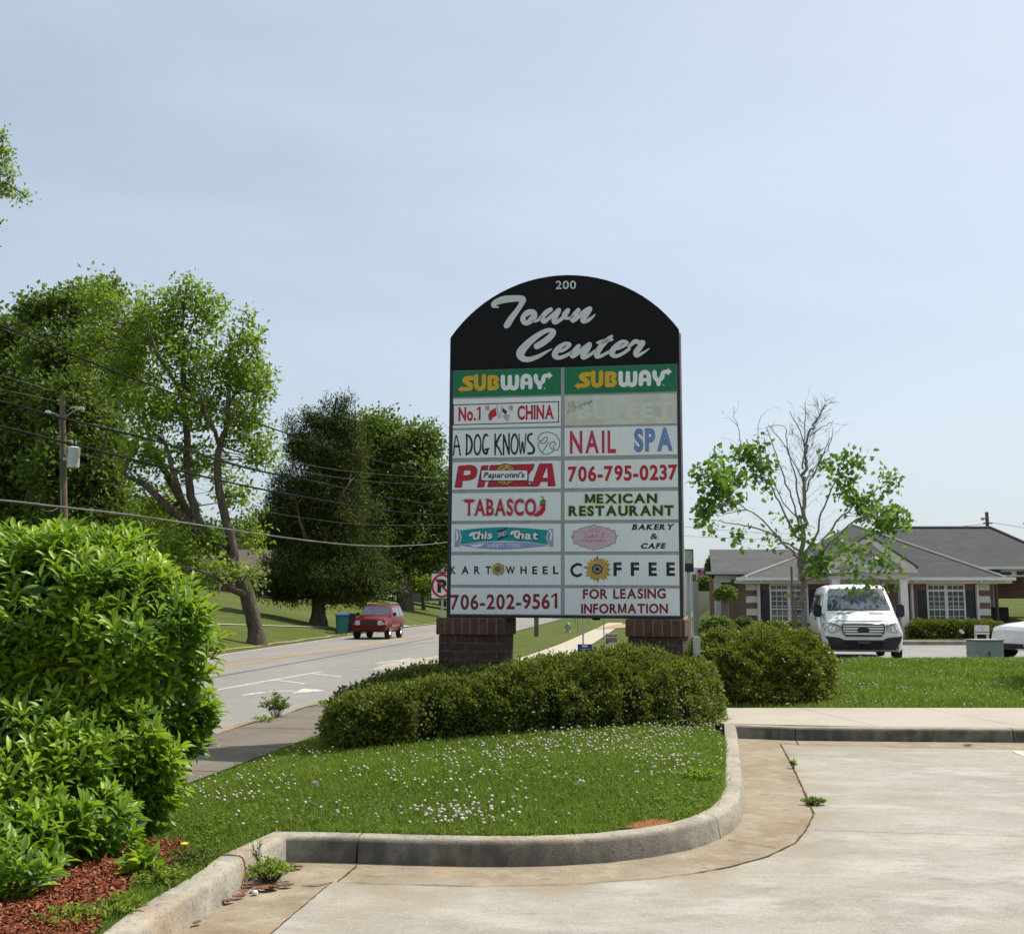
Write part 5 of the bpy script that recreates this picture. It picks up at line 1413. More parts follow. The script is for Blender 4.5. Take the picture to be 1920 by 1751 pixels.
# half bare young maple in front of the white-columned building
MY = 30.0
mb_limbs = [[(1507, 1195, 5.2), (1507, 1150, 5), (1506, 1100, 4.8), (1505, 1060, 4.6), (1505, 1010, 4.2), (1505, 960, 3.8), (1506, 905, 3.3), (1508, 870, 2.9), (1513, 840, 2.5), (1522, 810, 2.0), (1535, 785, 1.4), (1548, 758, .8)],
            [(1505, 880, 1.6), (1508, 830, 1.2), (1510, 790, .9), (1509, 755, .5)], [(1505, 1060, 2.6), (1490, 1045, 2.2, -1), (1465, 1015, 1.9, -1.5), (1440, 985, 1.5, -2), (1400, 955, 1.1, -2), (1360, 925, .8, -2), (1320, 895, .5, -2)],
            [(1502, 1040, 2.3), (1478, 1020, 2, 1), (1440, 1000, 1.6, 1), (1395, 985, 1.2, 1), (1360, 980, .8, 1), (1330, 975, .5, 1)], [(1505, 1020, 2.2), (1480, 980, 1.9, 0), (1455, 930, 1.5, 0), (1430, 890, 1.1, 0), (1400, 860, .7, 0)],
            [(1505, 1000, 2.0), (1490, 950, 1.7, 1), (1470, 890, 1.3, 1), (1450, 840, 1, 1), (1437, 800, .6, 1)], [(1504, 960, 1.8), (1490, 900, 1.4, -1), (1478, 840, 1, -1), (1470, 800, .7, -1), (1440, 800, .5, -1)],
            [(1506, 1050, 2.4), (1530, 1000, 2, 0), (1545, 950, 1.6, 0), (1565, 905, 1.2, 0), (1590, 880, .8, 0), (1620, 870, .5, 0)], [(1506, 1055, 2.4), (1540, 1010, 2, 1), (1580, 965, 1.6, 1), (1625, 930, 1.2, 1), (1665, 905, .7, 1), (1680, 880, .5, 1)],
            [(1506, 1060, 2.3), (1545, 1030, 1.9, -1), (1595, 985, 1.5, -1), (1640, 960, 1.1, -1), (1690, 960, .6, -1)], [(1508, 1090, 2.3), (1545, 1080, 2, -1), (1580, 1072, 1.5, -1.5), (1620, 1045, 1.1, -2), (1665, 1035, .6, -2)], [(1580, 1072, 1.2, -1.5), (1620, 1080, .9, -2), (1670, 1090, .5, -2)],
            [(1506, 940, 1.5), (1525, 890, 1.2, 0), (1545, 850, .9, 0), (1557, 820, .5, 0)], [(1506, 905, 1.4), (1535, 865, 1.1, 1), (1555, 835, .8, 1), (1562, 800, .4, 1)], [(1504, 985, 1.5), (1462, 930, 1.1, 1.5), (1440, 870, .8, 1.5), (1433, 820, .5, 1.5)],
            [(1389, 838, .8, 0), (1384, 800, .6, 0), (1376, 782, .4, 0), (1376, 763, .35, 0)], [(1430, 890, .8), (1405, 850, .7), (1388, 835, .6)], [(1424, 840, .7, 0), (1422, 800, .5, 0), (1427, 780, .4, 0)], [(1430, 890, .8, 0), (1424, 860, .7, 0), (1424, 835, .5, 0)],
            [(1513, 840, 1.2), (1495, 800, .9), (1480, 770, .5)], [(1520, 815, 1), (1545, 800, .7), (1562, 790, .4)], [(1506, 905, 1.2), (1480, 850, .9), (1455, 815, .7), (1440, 795, .4)]]
mb_blobs = [(1305, 890, 12, 8, -2), (1335, 890, 25, 13, -2), (1345, 862, 12, 14, -1), (1395, 850, 22, 16, 0), (1420, 838, 12, 9, 0), (1425, 880, 24, 20, 0), (1375, 895, 25, 14, -1), (1355, 918, 22, 11, -2), (1320, 955, 18, 16, -2), (1365, 940, 22, 9, -1), (1440, 910, 14, 12, 0), (1336, 922, 14, 8, -2),
            (1500, 985, 16, 30, 0, 130), (1470, 965, 22, 22, 1, 110), (1340, 990, 16, 10, 1, 70), (1380, 1008, 20, 10, 1, 110), (1450, 1015, 16, 8, 0, 50), (1590, 870, 15, 26, 0), (1583, 910, 20, 14, 0), (1612, 862, 10, 10, 0), (1545, 872, 14, 9, 1), (1600, 935, 22, 14, 1), (1625, 955, 22, 14, 1), (1668, 900, 20, 12, 1), (1640, 920, 16, 9, 1), (1650, 960, 22, 12, 0), (1680, 972, 18, 14, -1), (1655, 985, 20, 12, -1),
            (1540, 1050, 26, 18, -1), (1575, 1020, 22, 12, 0), (1610, 1030, 22, 9, -1), (1662, 1050, 22, 13, -2), (1610, 1060, 16, 9, -2), (1625, 1082, 12, 7, -2), (1605, 1096, 12, 7, -2, 60), (1655, 1090, 12, 5, -2, 40), (1515, 1065, 16, 12, 0), (1675, 1090, 8, 4, -2, 30)]
mtree = tree('maple_tree', 'young maple by the white van, bare at the top with ragged leaf clusters below', MY, (1507, 1205), mb_limbs, mb_blobs, 500, 5, .15, .165, L_MAPLE, BARK_G, aspect=.85, template=T_LOBED, twig_frac=.3, twig_r=.006, shell=.6, droop=.5, wob=.4, tint=(.42, .2))
# fine bare twigs
mb = MB()
mo = Vector(mtree.location)
def fine(u0, v0, ang, L, r, depth):
    u, v = u0, v0
    P = [at(u, v, MY + depth)]
    for k in range(4):
        ang += random.uniform(-.28, .28)
        u += math.sin(ang) * L / 4; v -= math.cos(ang) * L / 4
        P.append(at(u, v, MY + depth + random.uniform(-.1, .1)))
    mb.tube([p - mo for p in P], [r * MY / FPX * (1 - .18 * k) for k in range(5)], 4, cap=False)
    return u, v, ang
for limb in mb_limbs[1:]:
    for i in range(1, len(limb)):
        a, b = limb[i - 1], limb[i]
        for k in range(1 if min(a[2], b[2]) < .75 else 2):
            t = random.random()
            u, v = a[0] + (b[0] - a[0]) * t, a[1] + (b[1] - a[1]) * t
            base = math.atan2(b[0] - a[0], -(b[1] - a[1]))
            d = a[3] if len(a) > 3 else 0
            e = fine(u, v, base + random.choice((-1, 1)) * random.uniform(.3, .8), random.uniform(14, 36), .34, d)
            for _ in range(2):
                fine(e[0], e[1], e[2] + random.uniform(-.6, .6), random.uniform(8, 18), .22, d)
for k in range(70):
    t = random.random() ** .8
    v = 960 - 195 * t
    u = float(np.interp(-v, [-p[1] for p in mb_limbs[0]], [p[0] for p in mb_limbs[0]]))
    e = fine(u, v, random.choice((-1, 1)) * random.uniform(.35, .75), random.uniform(35, 75) * (1.08 - t * .85), .42, 0)
    for _ in range(3): fine(e[0], e[1], e[2] + random.uniform(-.7, .7), random.uniform(10, 26), .3, 0)
tw = mb.build('bare_twigs', BARK_G, mtree); tw['kind'] = 'stuff'

# off to the right, the tree whose shade lies on the strip
tree('maple_tree', 'leafy young tree at the right margin shading the lawn strip', 19.6, (2225, 1260),
     [[(2225, 1255, 6), (2225, 1150, 5), (2225, 1000, 4), (2225, 850, 2)]], [(2225, 960, 222, 150, 0), (2215, 850, 150, 100, 0)], 420, 18, .22, .2, L_MID, twig_frac=.2)

# clipped hedges: a mass of small leaves over a dark twiggy core
def smoothnoise(p, s, seed):
    a = np.sin(p @ np.array([1.7, 2.3, 1.1]) * s + seed) + np.sin(p @ np.array([-2.1, 1.3, 1.9]) * s * 1.3 + seed * 2.1) + np.sin(p @ np.array([.7, -1.8, 2.6]) * s * 1.9 + seed * .7)
    return a / 3

def hedge(name, label, spine, nleaf, leafsize, m, group=None, cat='hedge', amp=.07, tint=(.45, .2), template=T_DIAMOND, aspect=.55, core_k=.86, expo=2.6, stickout=.016, thick=.16):
    """spine: list of (x, y, half width, height); the body follows the ground"""
    sp = np.array(spine, float)
    org = (float(sp[:, 0].mean()), float(sp[:, 1].mean()), h(sp[:, 0].mean(), sp[:, 1].mean()))
    t = thing(name, label, cat, org, 0, group)
    seg = np.linalg.norm(np.diff(sp[:, :2], axis=0), axis=1); arc = np.concatenate([[0], np.cumsum(seg)])
    def at_arc(s):
        x, y, w, hh = [np.interp(s, arc, sp[:, k]) for k in range(4)]
        return x, y, w, hh
    tot = arc[-1]
    def surface(s, th, k=1.0):
        """s along (beyond the ends makes rounded caps), th 0..pi from one foot over the top to the other"""
        sc = np.clip(s, 0, tot)
        x, y, w, hh = at_arc(sc)
        e = .02
        x2, y2, _, _ = at_arc(np.minimum(sc + e, tot)); x1, y1, _, _ = at_arc(np.maximum(sc - e, 0))
        tx, ty = x2 - x1, y2 - y1; L = np.hypot(tx, ty) + 1e-9; tx /= L; ty /= L
        over = (s - sc) / np.maximum(w, .01)          # -1..1 in the caps
        cap = np.sqrt(np.clip(1 - over ** 2, 0, 1))
        c, sn = np.cos(th), np.sin(th)
        cc = np.sign(c) * np.abs(c) ** (2 / expo); ss = np.abs(sn) ** (2 / expo)
        lat = cc * w * k * cap
        hz = ss * hh * (.80 + .20 * k if k < 1 else 1) * np.clip(cap, .0, 1) ** .45
        px = x + (s - sc) * tx * k - ty * lat; py = y + (s - sc) * ty * k + tx * lat
        return np.stack([px, py, hz], -1)
    # leaves
    w_end = sp[:, 2].mean()
    s = rng.uniform(-sp[0, 2], tot + sp[-1, 2], nleaf)
    th = rng.uniform(.0, PI, nleaf)
    P = surface(s, th)
    ctr = surface(np.clip(s, 0, tot), np.full(nleaf, PI / 2), .0) * np.array([1, 1, .35])
    nrm = unit(P - ctr)
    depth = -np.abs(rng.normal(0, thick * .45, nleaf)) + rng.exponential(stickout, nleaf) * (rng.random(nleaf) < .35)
    bump_ = smoothnoise(P, 3.1, 1.0) * amp + smoothnoise(P, 9.0, 4.0) * amp * .6
    P = P + nrm * (depth + bump_)[:, None]
    z = H(P[:, 0], P[:, 1])
    Pw = P.copy(); Pw[:, 2] = np.maximum(P[:, 2], .02) + z
    ax = nrm * .75 + rand_dirs(nleaf) * .8; ax[:, 2] += .25
    nr = nrm * .7 + rand_dirs(nleaf) * .6; nr[:, 2] += .4
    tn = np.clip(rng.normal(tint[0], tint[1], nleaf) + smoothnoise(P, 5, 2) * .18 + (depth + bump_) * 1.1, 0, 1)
    tn = np.where(rng.random(nleaf) < .022, 1.0, np.minimum(tn, .97))
    L = leafsize * rng.uniform(.6, 1.25, nleaf)
    leaf_mesh('foliage', Pw, ax, nr, L, L * aspect, tn, m, template, t, org)
    # core
    ns, nt = 40, 18
    S_, T_ = np.meshgrid(np.linspace(-sp[0, 2] * .98, tot + sp[-1, 2] * .98, ns), np.linspace(0, PI, nt), indexing='ij')
    G = surface(S_.ravel(), T_.ravel(), core_k)
    G += unit(G - np.array([0, 0, 0.]) * 0 + 1e-6) * 0
    G[:, 2] *= core_k
    G[:, 2] += H(G[:, 0], G[:, 1]) - .03
    idx = np.arange(ns * nt).reshape(ns, nt)
    q = np.stack([idx[:-1, :-1], idx[1:, :-1], idx[1:, 1:], idx[:-1, 1:]], -1).reshape(-1, 4)
    obj('twigs', (G - np.array(org)).tolist(), q.tolist(), CORE, t, 60)
    return t

def foot(u, v, back):
    """hedge spine point whose front foot is seen at (u, v), moved back along the view"""
    p = ground_at(u, v, 5, 60)
    d = Vector((p.x, p.y, 0)).normalized()
    return (p.x + d.x * back, p.y + d.y * back)
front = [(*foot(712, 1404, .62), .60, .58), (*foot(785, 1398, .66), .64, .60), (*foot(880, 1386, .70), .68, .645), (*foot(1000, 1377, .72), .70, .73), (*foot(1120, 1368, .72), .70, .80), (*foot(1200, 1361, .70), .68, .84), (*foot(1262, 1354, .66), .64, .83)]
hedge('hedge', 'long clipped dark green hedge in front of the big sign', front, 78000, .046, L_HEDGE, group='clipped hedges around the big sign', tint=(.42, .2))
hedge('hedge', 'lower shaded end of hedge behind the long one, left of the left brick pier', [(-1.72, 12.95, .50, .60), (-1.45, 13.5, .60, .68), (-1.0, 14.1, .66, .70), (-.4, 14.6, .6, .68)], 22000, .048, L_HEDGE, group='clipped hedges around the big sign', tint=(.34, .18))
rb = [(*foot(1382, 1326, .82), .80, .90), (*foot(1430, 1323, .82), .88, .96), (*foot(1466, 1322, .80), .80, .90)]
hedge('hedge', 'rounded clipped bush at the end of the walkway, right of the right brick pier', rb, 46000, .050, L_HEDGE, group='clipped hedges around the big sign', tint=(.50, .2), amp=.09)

# big glossy shrub close on the left
def shrub():
    org_p = ground_at(150, 1600, 3)
    org = (org_p.x - .35, org_p.y + .6, h(org_p.x, org_p.y))
    t = thing('big_shrub', 'big glossy bright green shrub close by on the left, standing in red mulch', 'shrub', org)
    lobes = [(-80, 1330, 330, 310, .3), (120, 1185, 190, 165, .0), (240, 1210, 130, 130, -.1), (40, 1130, 120, 110, .2), (300, 1330, 70, 110, .1), (170, 1430, 130, 150, -.35), (60, 1530, 130, 120, -.5), (-20, 1640, 90, 100, -.75), (330, 1250, 45, 50, .1), (230, 1480, 75, 90, -.3), (110, 1440, 170, 130, -.5), (90, 1500, 150, 115, -.75), (195, 1510, 90, 95, -.4), (205, 1570, 60, 55, -.5), (20, 1540, 140, 110, -1.1), (120, 1560, 110, 85, -1.0), (40, 1580, 110, 85, -1.3), (90, 1610, 80, 55, -1.2), (5, 1685, 75, 70, -1.95), (0, 1640, 85, 85, -1.7), (-90, 1650, 100, 90, -1.6), (200, 1098, 90, 78, .2), (110, 1072, 90, 55, .3)]
    Y0 = org[1]
    B = []
    for u, v, ru, rv, dy in lobes:
        k = (Y0 + dy) / FPX
        B.append((np.array(at(u, v, Y0 + dy)), np.array([ru * k, min((ru + rv) / 2 * k, .75), rv * k])))
    per, axs, tint = [], [], []
    # shoots over the outer skin of the lobes
    N = 3800
    wts = np.array([b[1][0] * b[1][2] for b in B]); wts /= wts.sum()
    P, D = [], []
    while len(P) < N:
        i = rng.choice(len(B), p=wts); d = rand_dirs(1)[0]
        if d[1] > .75: continue
        p = B[i][0] + B[i][1] * d * rng.uniform(.90, 1.06)
        deep = max(1 - np.sum(((p - b[0]) / b[1]) ** 2) for j, b in enumerate(B) if j != i)
        if deep > .30 or p[2] < h(p[0], p[1]) + .06: continue
        if smoothnoise(p[None], 4.2, 3.)[0] < -.34 and p[2] < 1.35: continue
        n_ = d / B[i][1]; n_ /= np.linalg.norm(n_)
        P.append(p); D.append(n_)
    P, D = np.array(P), np.array(D)
    P += D * (smoothnoise(P, 3.3, 2.)[:, None] * .10 + smoothnoise(P, 7.5, 5.)[:, None] * .05)
    extra = np.array([at(385 + random.gauss(0, 12), 1345 + random.gauss(0, 12), Y0 + .1) for _ in range(14)] + [at(290 + random.gauss(0, 14), 1500 + random.gauss(0, 18), Y0 - .2) for _ in range(16)] + [at(350 + random.gauss(0, 16), 1390 + random.gauss(0, 18), Y0) for _ in range(16)])
    P = np.concatenate([P, extra]); D = np.concatenate([D, np.tile(unit(np.array([[.9, -.2, .25]])), (len(extra), 1))])
    Nw = len(P); per = 9
    shoot = unit(D * .70 + np.array([0, 0, .75]) + rand_dirs(Nw) * .4)
    c, ax, nr, tn, L = [], [], [], [], []
    ct = rng.normal(.48, .16, Nw) + .12 * smoothnoise(P, 2.5, 1)
    for k in range(per):
        ang = k * 2.4 + rng.uniform(0, .5, Nw)
        up = np.where(np.abs(shoot[:, 2:3]) > .95, np.array([[1., 0, 0]]), np.array([[0, 0, 1.]]))
        e1 = unit(np.cross(shoot, up)); e2 = np.cross(shoot, e1)
        rad = e1 * np.cos(ang)[:, None] + e2 * np.sin(ang)[:, None]
        lift = np.interp(k, [0, per - 1], [.15, 1.3])
        a = unit(rad + shoot * lift + rand_dirs(Nw) * .15)
        c.append(P + shoot * (.014 * k - .05) + rad * .008); ax.append(a)
        nr.append(shoot * 1.0 - rad * lift * .6 + rand_dirs(Nw) * .25)
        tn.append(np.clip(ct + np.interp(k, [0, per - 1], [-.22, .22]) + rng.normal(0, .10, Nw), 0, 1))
        L.append(rng.uniform(.095, .15, Nw) * np.interp(k, [0, per - 1], [1.0, .8]))
    L = np.concatenate(L)
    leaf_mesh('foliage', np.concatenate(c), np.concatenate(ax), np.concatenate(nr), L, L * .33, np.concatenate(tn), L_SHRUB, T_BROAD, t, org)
    # inner darker leaves and stems
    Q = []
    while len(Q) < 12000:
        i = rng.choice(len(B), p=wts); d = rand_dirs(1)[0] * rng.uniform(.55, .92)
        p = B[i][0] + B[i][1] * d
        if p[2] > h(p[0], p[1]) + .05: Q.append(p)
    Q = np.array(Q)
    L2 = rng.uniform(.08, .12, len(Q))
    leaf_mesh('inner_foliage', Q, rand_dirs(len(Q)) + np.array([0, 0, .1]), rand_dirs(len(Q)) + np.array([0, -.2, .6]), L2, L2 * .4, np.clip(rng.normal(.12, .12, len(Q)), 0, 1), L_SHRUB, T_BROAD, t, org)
    mb = MB()
    for k in range(46):
        a = random.uniform(0, 2 * PI)
        b0 = Vector((.25 * math.cos(a) + random.uniform(-.2, .4), .25 * math.sin(a), -.05))
        e = Vector(Q[rng.integers(len(Q))]) - Vector(org)
        m = b0.lerp(e, .5) + Vector((random.uniform(-.1, .1), random.uniform(-.1, .1), .12))
        mb.tube([b0, m, e], [.018, .011, .004], 6)
    mb.build('stems', BARK, t, smooth=50)
    return t
shrub()
# ------------------------------------------------------------------ vehicles
def paint(name, col, rough=.28, coat=.6, metal=0.0):
    return mat(name, col, rough=rough, metal=metal, spec=.5, col2=tuple(c * .93 for c in col), scale=3, coat=coat)
GLASS = mat('car_glass', (.030, .042, .062), rough=.05, spec=1.0, col2=(.055, .072, .10), scale=1.2, coat=.5)
RUBBER = mat('tyre_rubber', (.018, .018, .018), rough=.85, spec=.2, col2=(.03, .028, .025), scale=9)
TRIM = mat('black_trim', (.022, .022, .024), rough=.6, spec=.35, col2=(.03, .03, .03), scale=6)
CHROME = mat('chrome', (.72, .73, .74), rough=.16, metal=1.0, col2=(.66, .67, .68))
ALLOY = mat('alloy_rim', (.52, .53, .54), rough=.35, metal=.8, col2=(.45, .46, .47))
LENS = mat('lamp_lens', (.55, .57, .58), rough=.12, spec=.8, col2=(.36, .38, .40), scale=18)
AMBER = mat('amber_lens', (.75, .36, .14), rough=.2, col2=(.6, .26, .1))
VAN_W = paint('van_white', (.80, .80, .78))
SUV_R = mat('car_red', (.125, .003, .005), rough=.25, spec=.25, col2=(.11, .0028, .0045), scale=3)
CAR_W = paint('car_white', (.74, .75, .76))

class Car:
    """a body lofted through cross-sections; panels are laid on it by projecting outlines"""
    def __init__(self, name, label, loc, back, m, st, smooth=32, cat='car', parts=None):
        rz = math.atan2(back[1], back[0]) - PI / 2
        self.t = thing(name, label, cat, loc, rz)
        v, f = [], []
        for (y, zb, zt, wb, wm, zm, wt, rt) in st:
            hp = [(0, zb), (wb - .07, zb), (wb, zb + .09), (wm, zm), (wt, zt - rt), (wt - rt * .35, zt - rt * .3), (wt - rt, zt), (wt * .5, zt + .02), (0, zt + .03)]
            ring = hp + [(-x, z) for x, z in hp[-2:0:-1]]
            v += [(x, y, z) for x, z in ring]
        k = len(ring)
        for i in range(len(st) - 1):
            for j in range(k):
                f.append((i * k + j, i * k + (j + 1) % k, (i + 1) * k + (j + 1) % k, (i + 1) * k + j))
        f.append(tuple(range(k))); f.append(tuple(range((len(st) - 1) * k, len(st) * k))[::-1])
        self.v, self.f = v, f
        bm = bmesh.new()
        vs = [bm.verts.new(p) for p in v]
        for q in f: bm.faces.new([vs[i] for i in q])
        bmesh.ops.recalc_face_normals(bm, faces=bm.faces)
        bm.normal_update()
        self.bvh = BVHTree.FromBMesh(bm)
        me = bpy.data.meshes.new('body'); bm.to_mesh(me); bm.free()
        finish(me, m, smooth)
        self.body = bpy.data.objects.new('body', me); COL.objects.link(self.body); self.body.parent = self.t
    def panel(self, name, poly, m, axis='front', off=.012, sp=.09, parent=None, label=None, thick=0.0):
        p2, f = fill2d(poly, sp)
        v = []
        for a, b in p2:
            o, d = {'front': (Vector((a, -3, b)), Vector((0, 1, 0))), 'right': (Vector((4, a, b)), Vector((-1, 0, 0))), 'left': (Vector((-4, a, b)), Vector((1, 0, 0))), 'top': (Vector((a, b, 5)), Vector((0, 0, -1))), 'rear': (Vector((a, 12, b)), Vector((0, -1, 0)))}[axis]
            hit = self.bvh.ray_cast(o, d)
            if hit[0] is None:
                hit = self.bvh.find_nearest(o + d * 3)
            v.append(hit[0] - d * off)
        mb = MB(); mb.add(v, f)
        if thick:
            n = len(v)
            dd = {'front': Vector((0, 1, 0)), 'right': Vector((-1, 0, 0)), 'left': Vector((1, 0, 0)), 'top': Vector((0, 0, -1)), 'rear': Vector((0, -1, 0))}[axis]
            cnt = {}
            for q in f:
                for i in range(len(q)):
                    e = (q[i], q[(i + 1) % len(q)]); cnt[e] = 1
            mb.add([p + dd * thick for p in v], [])
            for (a, b) in list(cnt):
                if (b, a) not in cnt: mb.f.append((a, b, n + b, n + a)); mb.m.append(0)
        o = mb.build(name, m, parent or self.t, smooth=50)
        if label: o['label'] = label
        return o
    def wheel(self, x, y, r, w=.22, rim=.62):
        s = 1 if x > 0 else -1
        mb = MB()
        mb.lathe([(r * .60, -w / 2), (r * .93, -w / 2), (r, -w / 2 + .035), (r, w / 2 - .035), (r * .93, w / 2), (r * .60, w / 2)], 22, (0, 0, 0), 'x')
        t = mb.build('wheel', RUBBER, self.t, smooth=40, loc=(x - s * w * .35, y, r))
        mb = MB()
        mb.lathe([(r * rim, w / 2 * .7), (r * rim, w / 2 + .004), (r * rim * .88, w / 2 + .006), (r * rim * .8, w / 2 - .03), (r * .16, w / 2 - .02), (r * .13, w / 2 + .012), (.01, w / 2 + .012)], 20, (0, 0, 0), 'x')
        for k in range(5):
            a = 2 * PI * k / 5
            mb.tube([(w / 2 + .004, math.cos(a) * r * .12, math.sin(a) * r * .12), (w / 2 + .004, math.cos(a) * r * rim * .86, math.sin(a) * r * rim * .86)], r * .075, 6)
        if s < 0: mb.v = [(-a, b, c) for a, b, c in mb.v]
        mb.build('rim', ALLOY, t, smooth=40)
    def arch(self, y, r, zc):
        for ax in ('left', 'right'):
            P = [(y + r * math.cos(a), zc + r * math.sin(a)) for a in np.linspace(-.55, PI + .55, 22)]
            self.panel('wheel_arch', P, TRIM, ax, .006, .12)

def mirror_poly(P): return [(-a, b) for a, b in P]

# white van, nose towards the camera
van_loc = at(1621, 1240, 29.0)
V = Car('van', 'white passenger van with dark front bumper, parked nose first behind the lawn strip', (van_loc.x, 29.0, h(van_loc.x, 29.6) + .03), (1.15, 5.4), VAN_W,
        [(0.00, .42, 1.00, .86, .90, .72, .84, .10), (.06, .34, 1.08, .95, 1.0, .74, .91, .12), (.28, .28, 1.17, 1.01, 1.05, .78, .96, .14), (.60, .28, 1.27, 1.03, 1.07, .85, .97, .12), (.86, .28, 1.37, 1.04, 1.08, .95, .95, .10),
         (1.30, .28, 1.72, 1.04, 1.08, 1.12, .90, .12), (1.74, .28, 2.03, 1.04, 1.08, 1.15, .86, .15), (2.05, .28, 2.10, 1.04, 1.08, 1.15, .87, .17), (3.6, .28, 2.12, 1.04, 1.08, 1.15, .88, .17), (5.25, .28, 2.10, 1.04, 1.08, 1.15, .87, .17), (5.5, .36, 2.03, 1.0, 1.04, 1.15, .83, .17)], cat='van')
V.panel('windshield', [(-.83, 1.405), (.83, 1.405), (.84, 1.46), (.74, 1.965), (.70, 1.995), (-.70, 1.995), (-.74, 1.965), (-.84, 1.46)], GLASS, 'front', .012, .12)
V.panel('bumper', [(-1.03, .30), (-.9, .24), (.9, .24), (1.03, .30), (1.05, .62), (.99, .70), (.62, .66), (.5, .60), (-.5, .60), (-.62, .66), (-.99, .70), (-1.05, .62)], TRIM, 'front', .03, .12, thick=.03)
V.panel('lower_intake', [(-.50, .34), (.50, .34), (.54, .56), (-.54, .56)], mat('dark_mesh', (.006, .006, .007), rough=.9, col2=(.012, .012, .012), scale=80), 'front', .036, .12)
gr = V.panel('grille', [(-.44, .70), (.44, .70), (.52, .80), (.56, .95), (.52, 1.02), (-.52, 1.02), (-.56, .95), (-.52, .80)], TRIM, 'front', .014, .1)
for z0, z1, a, b in ((.745, .785, .45, .49), (.815, .855, .50, .52), (.885, .925, .52, .53), (.955, .99, .53, .50)):
    V.panel('grille_bar', [(-a, z0), (a, z0), (b, z1), (-b, z1)], CHROME, 'front', .035, .12, gr, thick=.02)
frame_o = [(-.46, .69), (.46, .69), (.54, .79), (.58, .95), (.54, 1.035), (-.54, 1.035), (-.58, .95), (-.54, .79)]
mbv = MB()
pts = []
for a, b in frame_o + frame_o[:1]:
    hit = V.bvh.ray_cast(Vector((a, -3, b)), Vector((0, 1, 0)))
    pts.append((hit[0] if hit[0] else Vector((a, 0, b))) + Vector((0, -.02, 0)))
mbv.tube(pts, .016, 6); mbv.build('grille_surround', CHROME, gr, smooth=60)
V.panel('emblem', [(.17 * math.cos(a), .865 + .072 * math.sin(a)) for a in np.linspace(0, 2 * PI, 18, endpoint=False)], mat('emblem_blue', (.010, .013, .03), rough=.25, col2=(.015, .02, .04)), 'front', .058, .1, thick=.03)
HL = [(.585, .86), (.66, .80), (.84, .78), (.99, .83), (1.03, .92), (1.03, 1.06), (.86, 1.05), (.70, .99), (.60, .95)]
for P in (HL, mirror_poly(HL)):
    q = V.panel('headlight', P, LENS, 'front', .016, .07)
    s = 1 if P is HL else -1
    V.panel('lamp_bulb', [(s * .80 + .085 * math.cos(a), .90 + .085 * math.sin(a)) for a in np.linspace(0, 2 * PI, 14, endpoint=False)], CHROME, 'front', .026, .06, q)
    V.panel('headlight_rim', [(s * .585, .86), (s * .60, .95), (s * .70, .99), (s * .86, 1.05), (s * .86, 1.075), (s * .69, 1.012), (s * .585, .965)], TRIM, 'front', .024, .08, q)
    V.panel('turn_signal', [(s * .93, .83), (s * 1.0, .86), (s * 1.02, .96), (s * .97, .93)], AMBER, 'front', .026, .06, q)
    V.panel('hood_vent', [(s * .22, 1.29), (s * .62, 1.29), (s * .60, 1.315), (s * .24, 1.315)], TRIM, 'front', .012, .1)
    mbm = MB(); mbm.box(s * 1.10 - .11, s * 1.10 + .11, .93, 1.06, 1.20, 1.55)
    mr = mbm.build('side_mirror', TRIM, V.t, bevel=.035)
    mbm = MB(); mbm.tube([(s * .98, 1.0, 1.28), (s * 1.06, 1.0, 1.28)], .03, 6); mbm.build('mirror_arm', TRIM, mr)
    mbm = MB()
    mbm.tube([(-s * .1, .80, 1.40), (-s * .1 + s * .55, .77, 1.43)], .012, 5); mbm.build('wiper', TRIM, V.t)
for ax in ('left', 'right'):
    V.panel('side_window', [(1.18, 1.30), (2.15, 1.30), (2.15, 1.86), (1.72, 1.86)], GLASS, ax, .012, .15)
    V.panel('side_window', [(2.28, 1.30), (3.55, 1.30), (3.55, 1.86), (2.28, 1.86)], GLASS, ax, .012, .15)
    V.panel('side_window', [(3.68, 1.30), (5.1, 1.30), (5.1, 1.86), (3.68, 1.86)], GLASS, ax, .012, .15)
    V.panel('side_molding', [(1.2, .62), (5.3, .62), (5.3, .72), (1.2, .72)], TRIM, ax, .015, .2)
    V.panel('door_handle', [(1.98, 1.12), (2.15, 1.12), (2.15, 1.17), (1.98, 1.17)], TRIM, ax, .03, .1, thick=.02)
    V.panel('door_gap', [(2.20, .40), (2.215, .40), (2.215, 1.95), (2.20, 1.95)], TRIM, ax, .004, .2)
V.panel('hood_gap', [(-.93, 1.10), (.93, 1.10), (.93, 1.112), (-.93, 1.112)], TRIM, 'front', .004, .15)
V.panel('cowl', [(-.86, 1.375), (.86, 1.375), (.84, 1.40), (-.84, 1.40)], TRIM, 'front', .006, .15)
V.arch(.98, .42, .36); V.arch(4.55, .42, .36)
for s in (-1, 1):
    V.wheel(s * 1.03, .98, .36); V.wheel(s * 1.03, 4.55, .36)
V.panel('number_plate', [(-.16, .50), (.16, .50), (.16, .60), (-.16, .60)], mat('plate_dark', (.03, .032, .035), rough=.5, col2=(.05, .05, .05)), 'front', .07, .1, thick=.02)

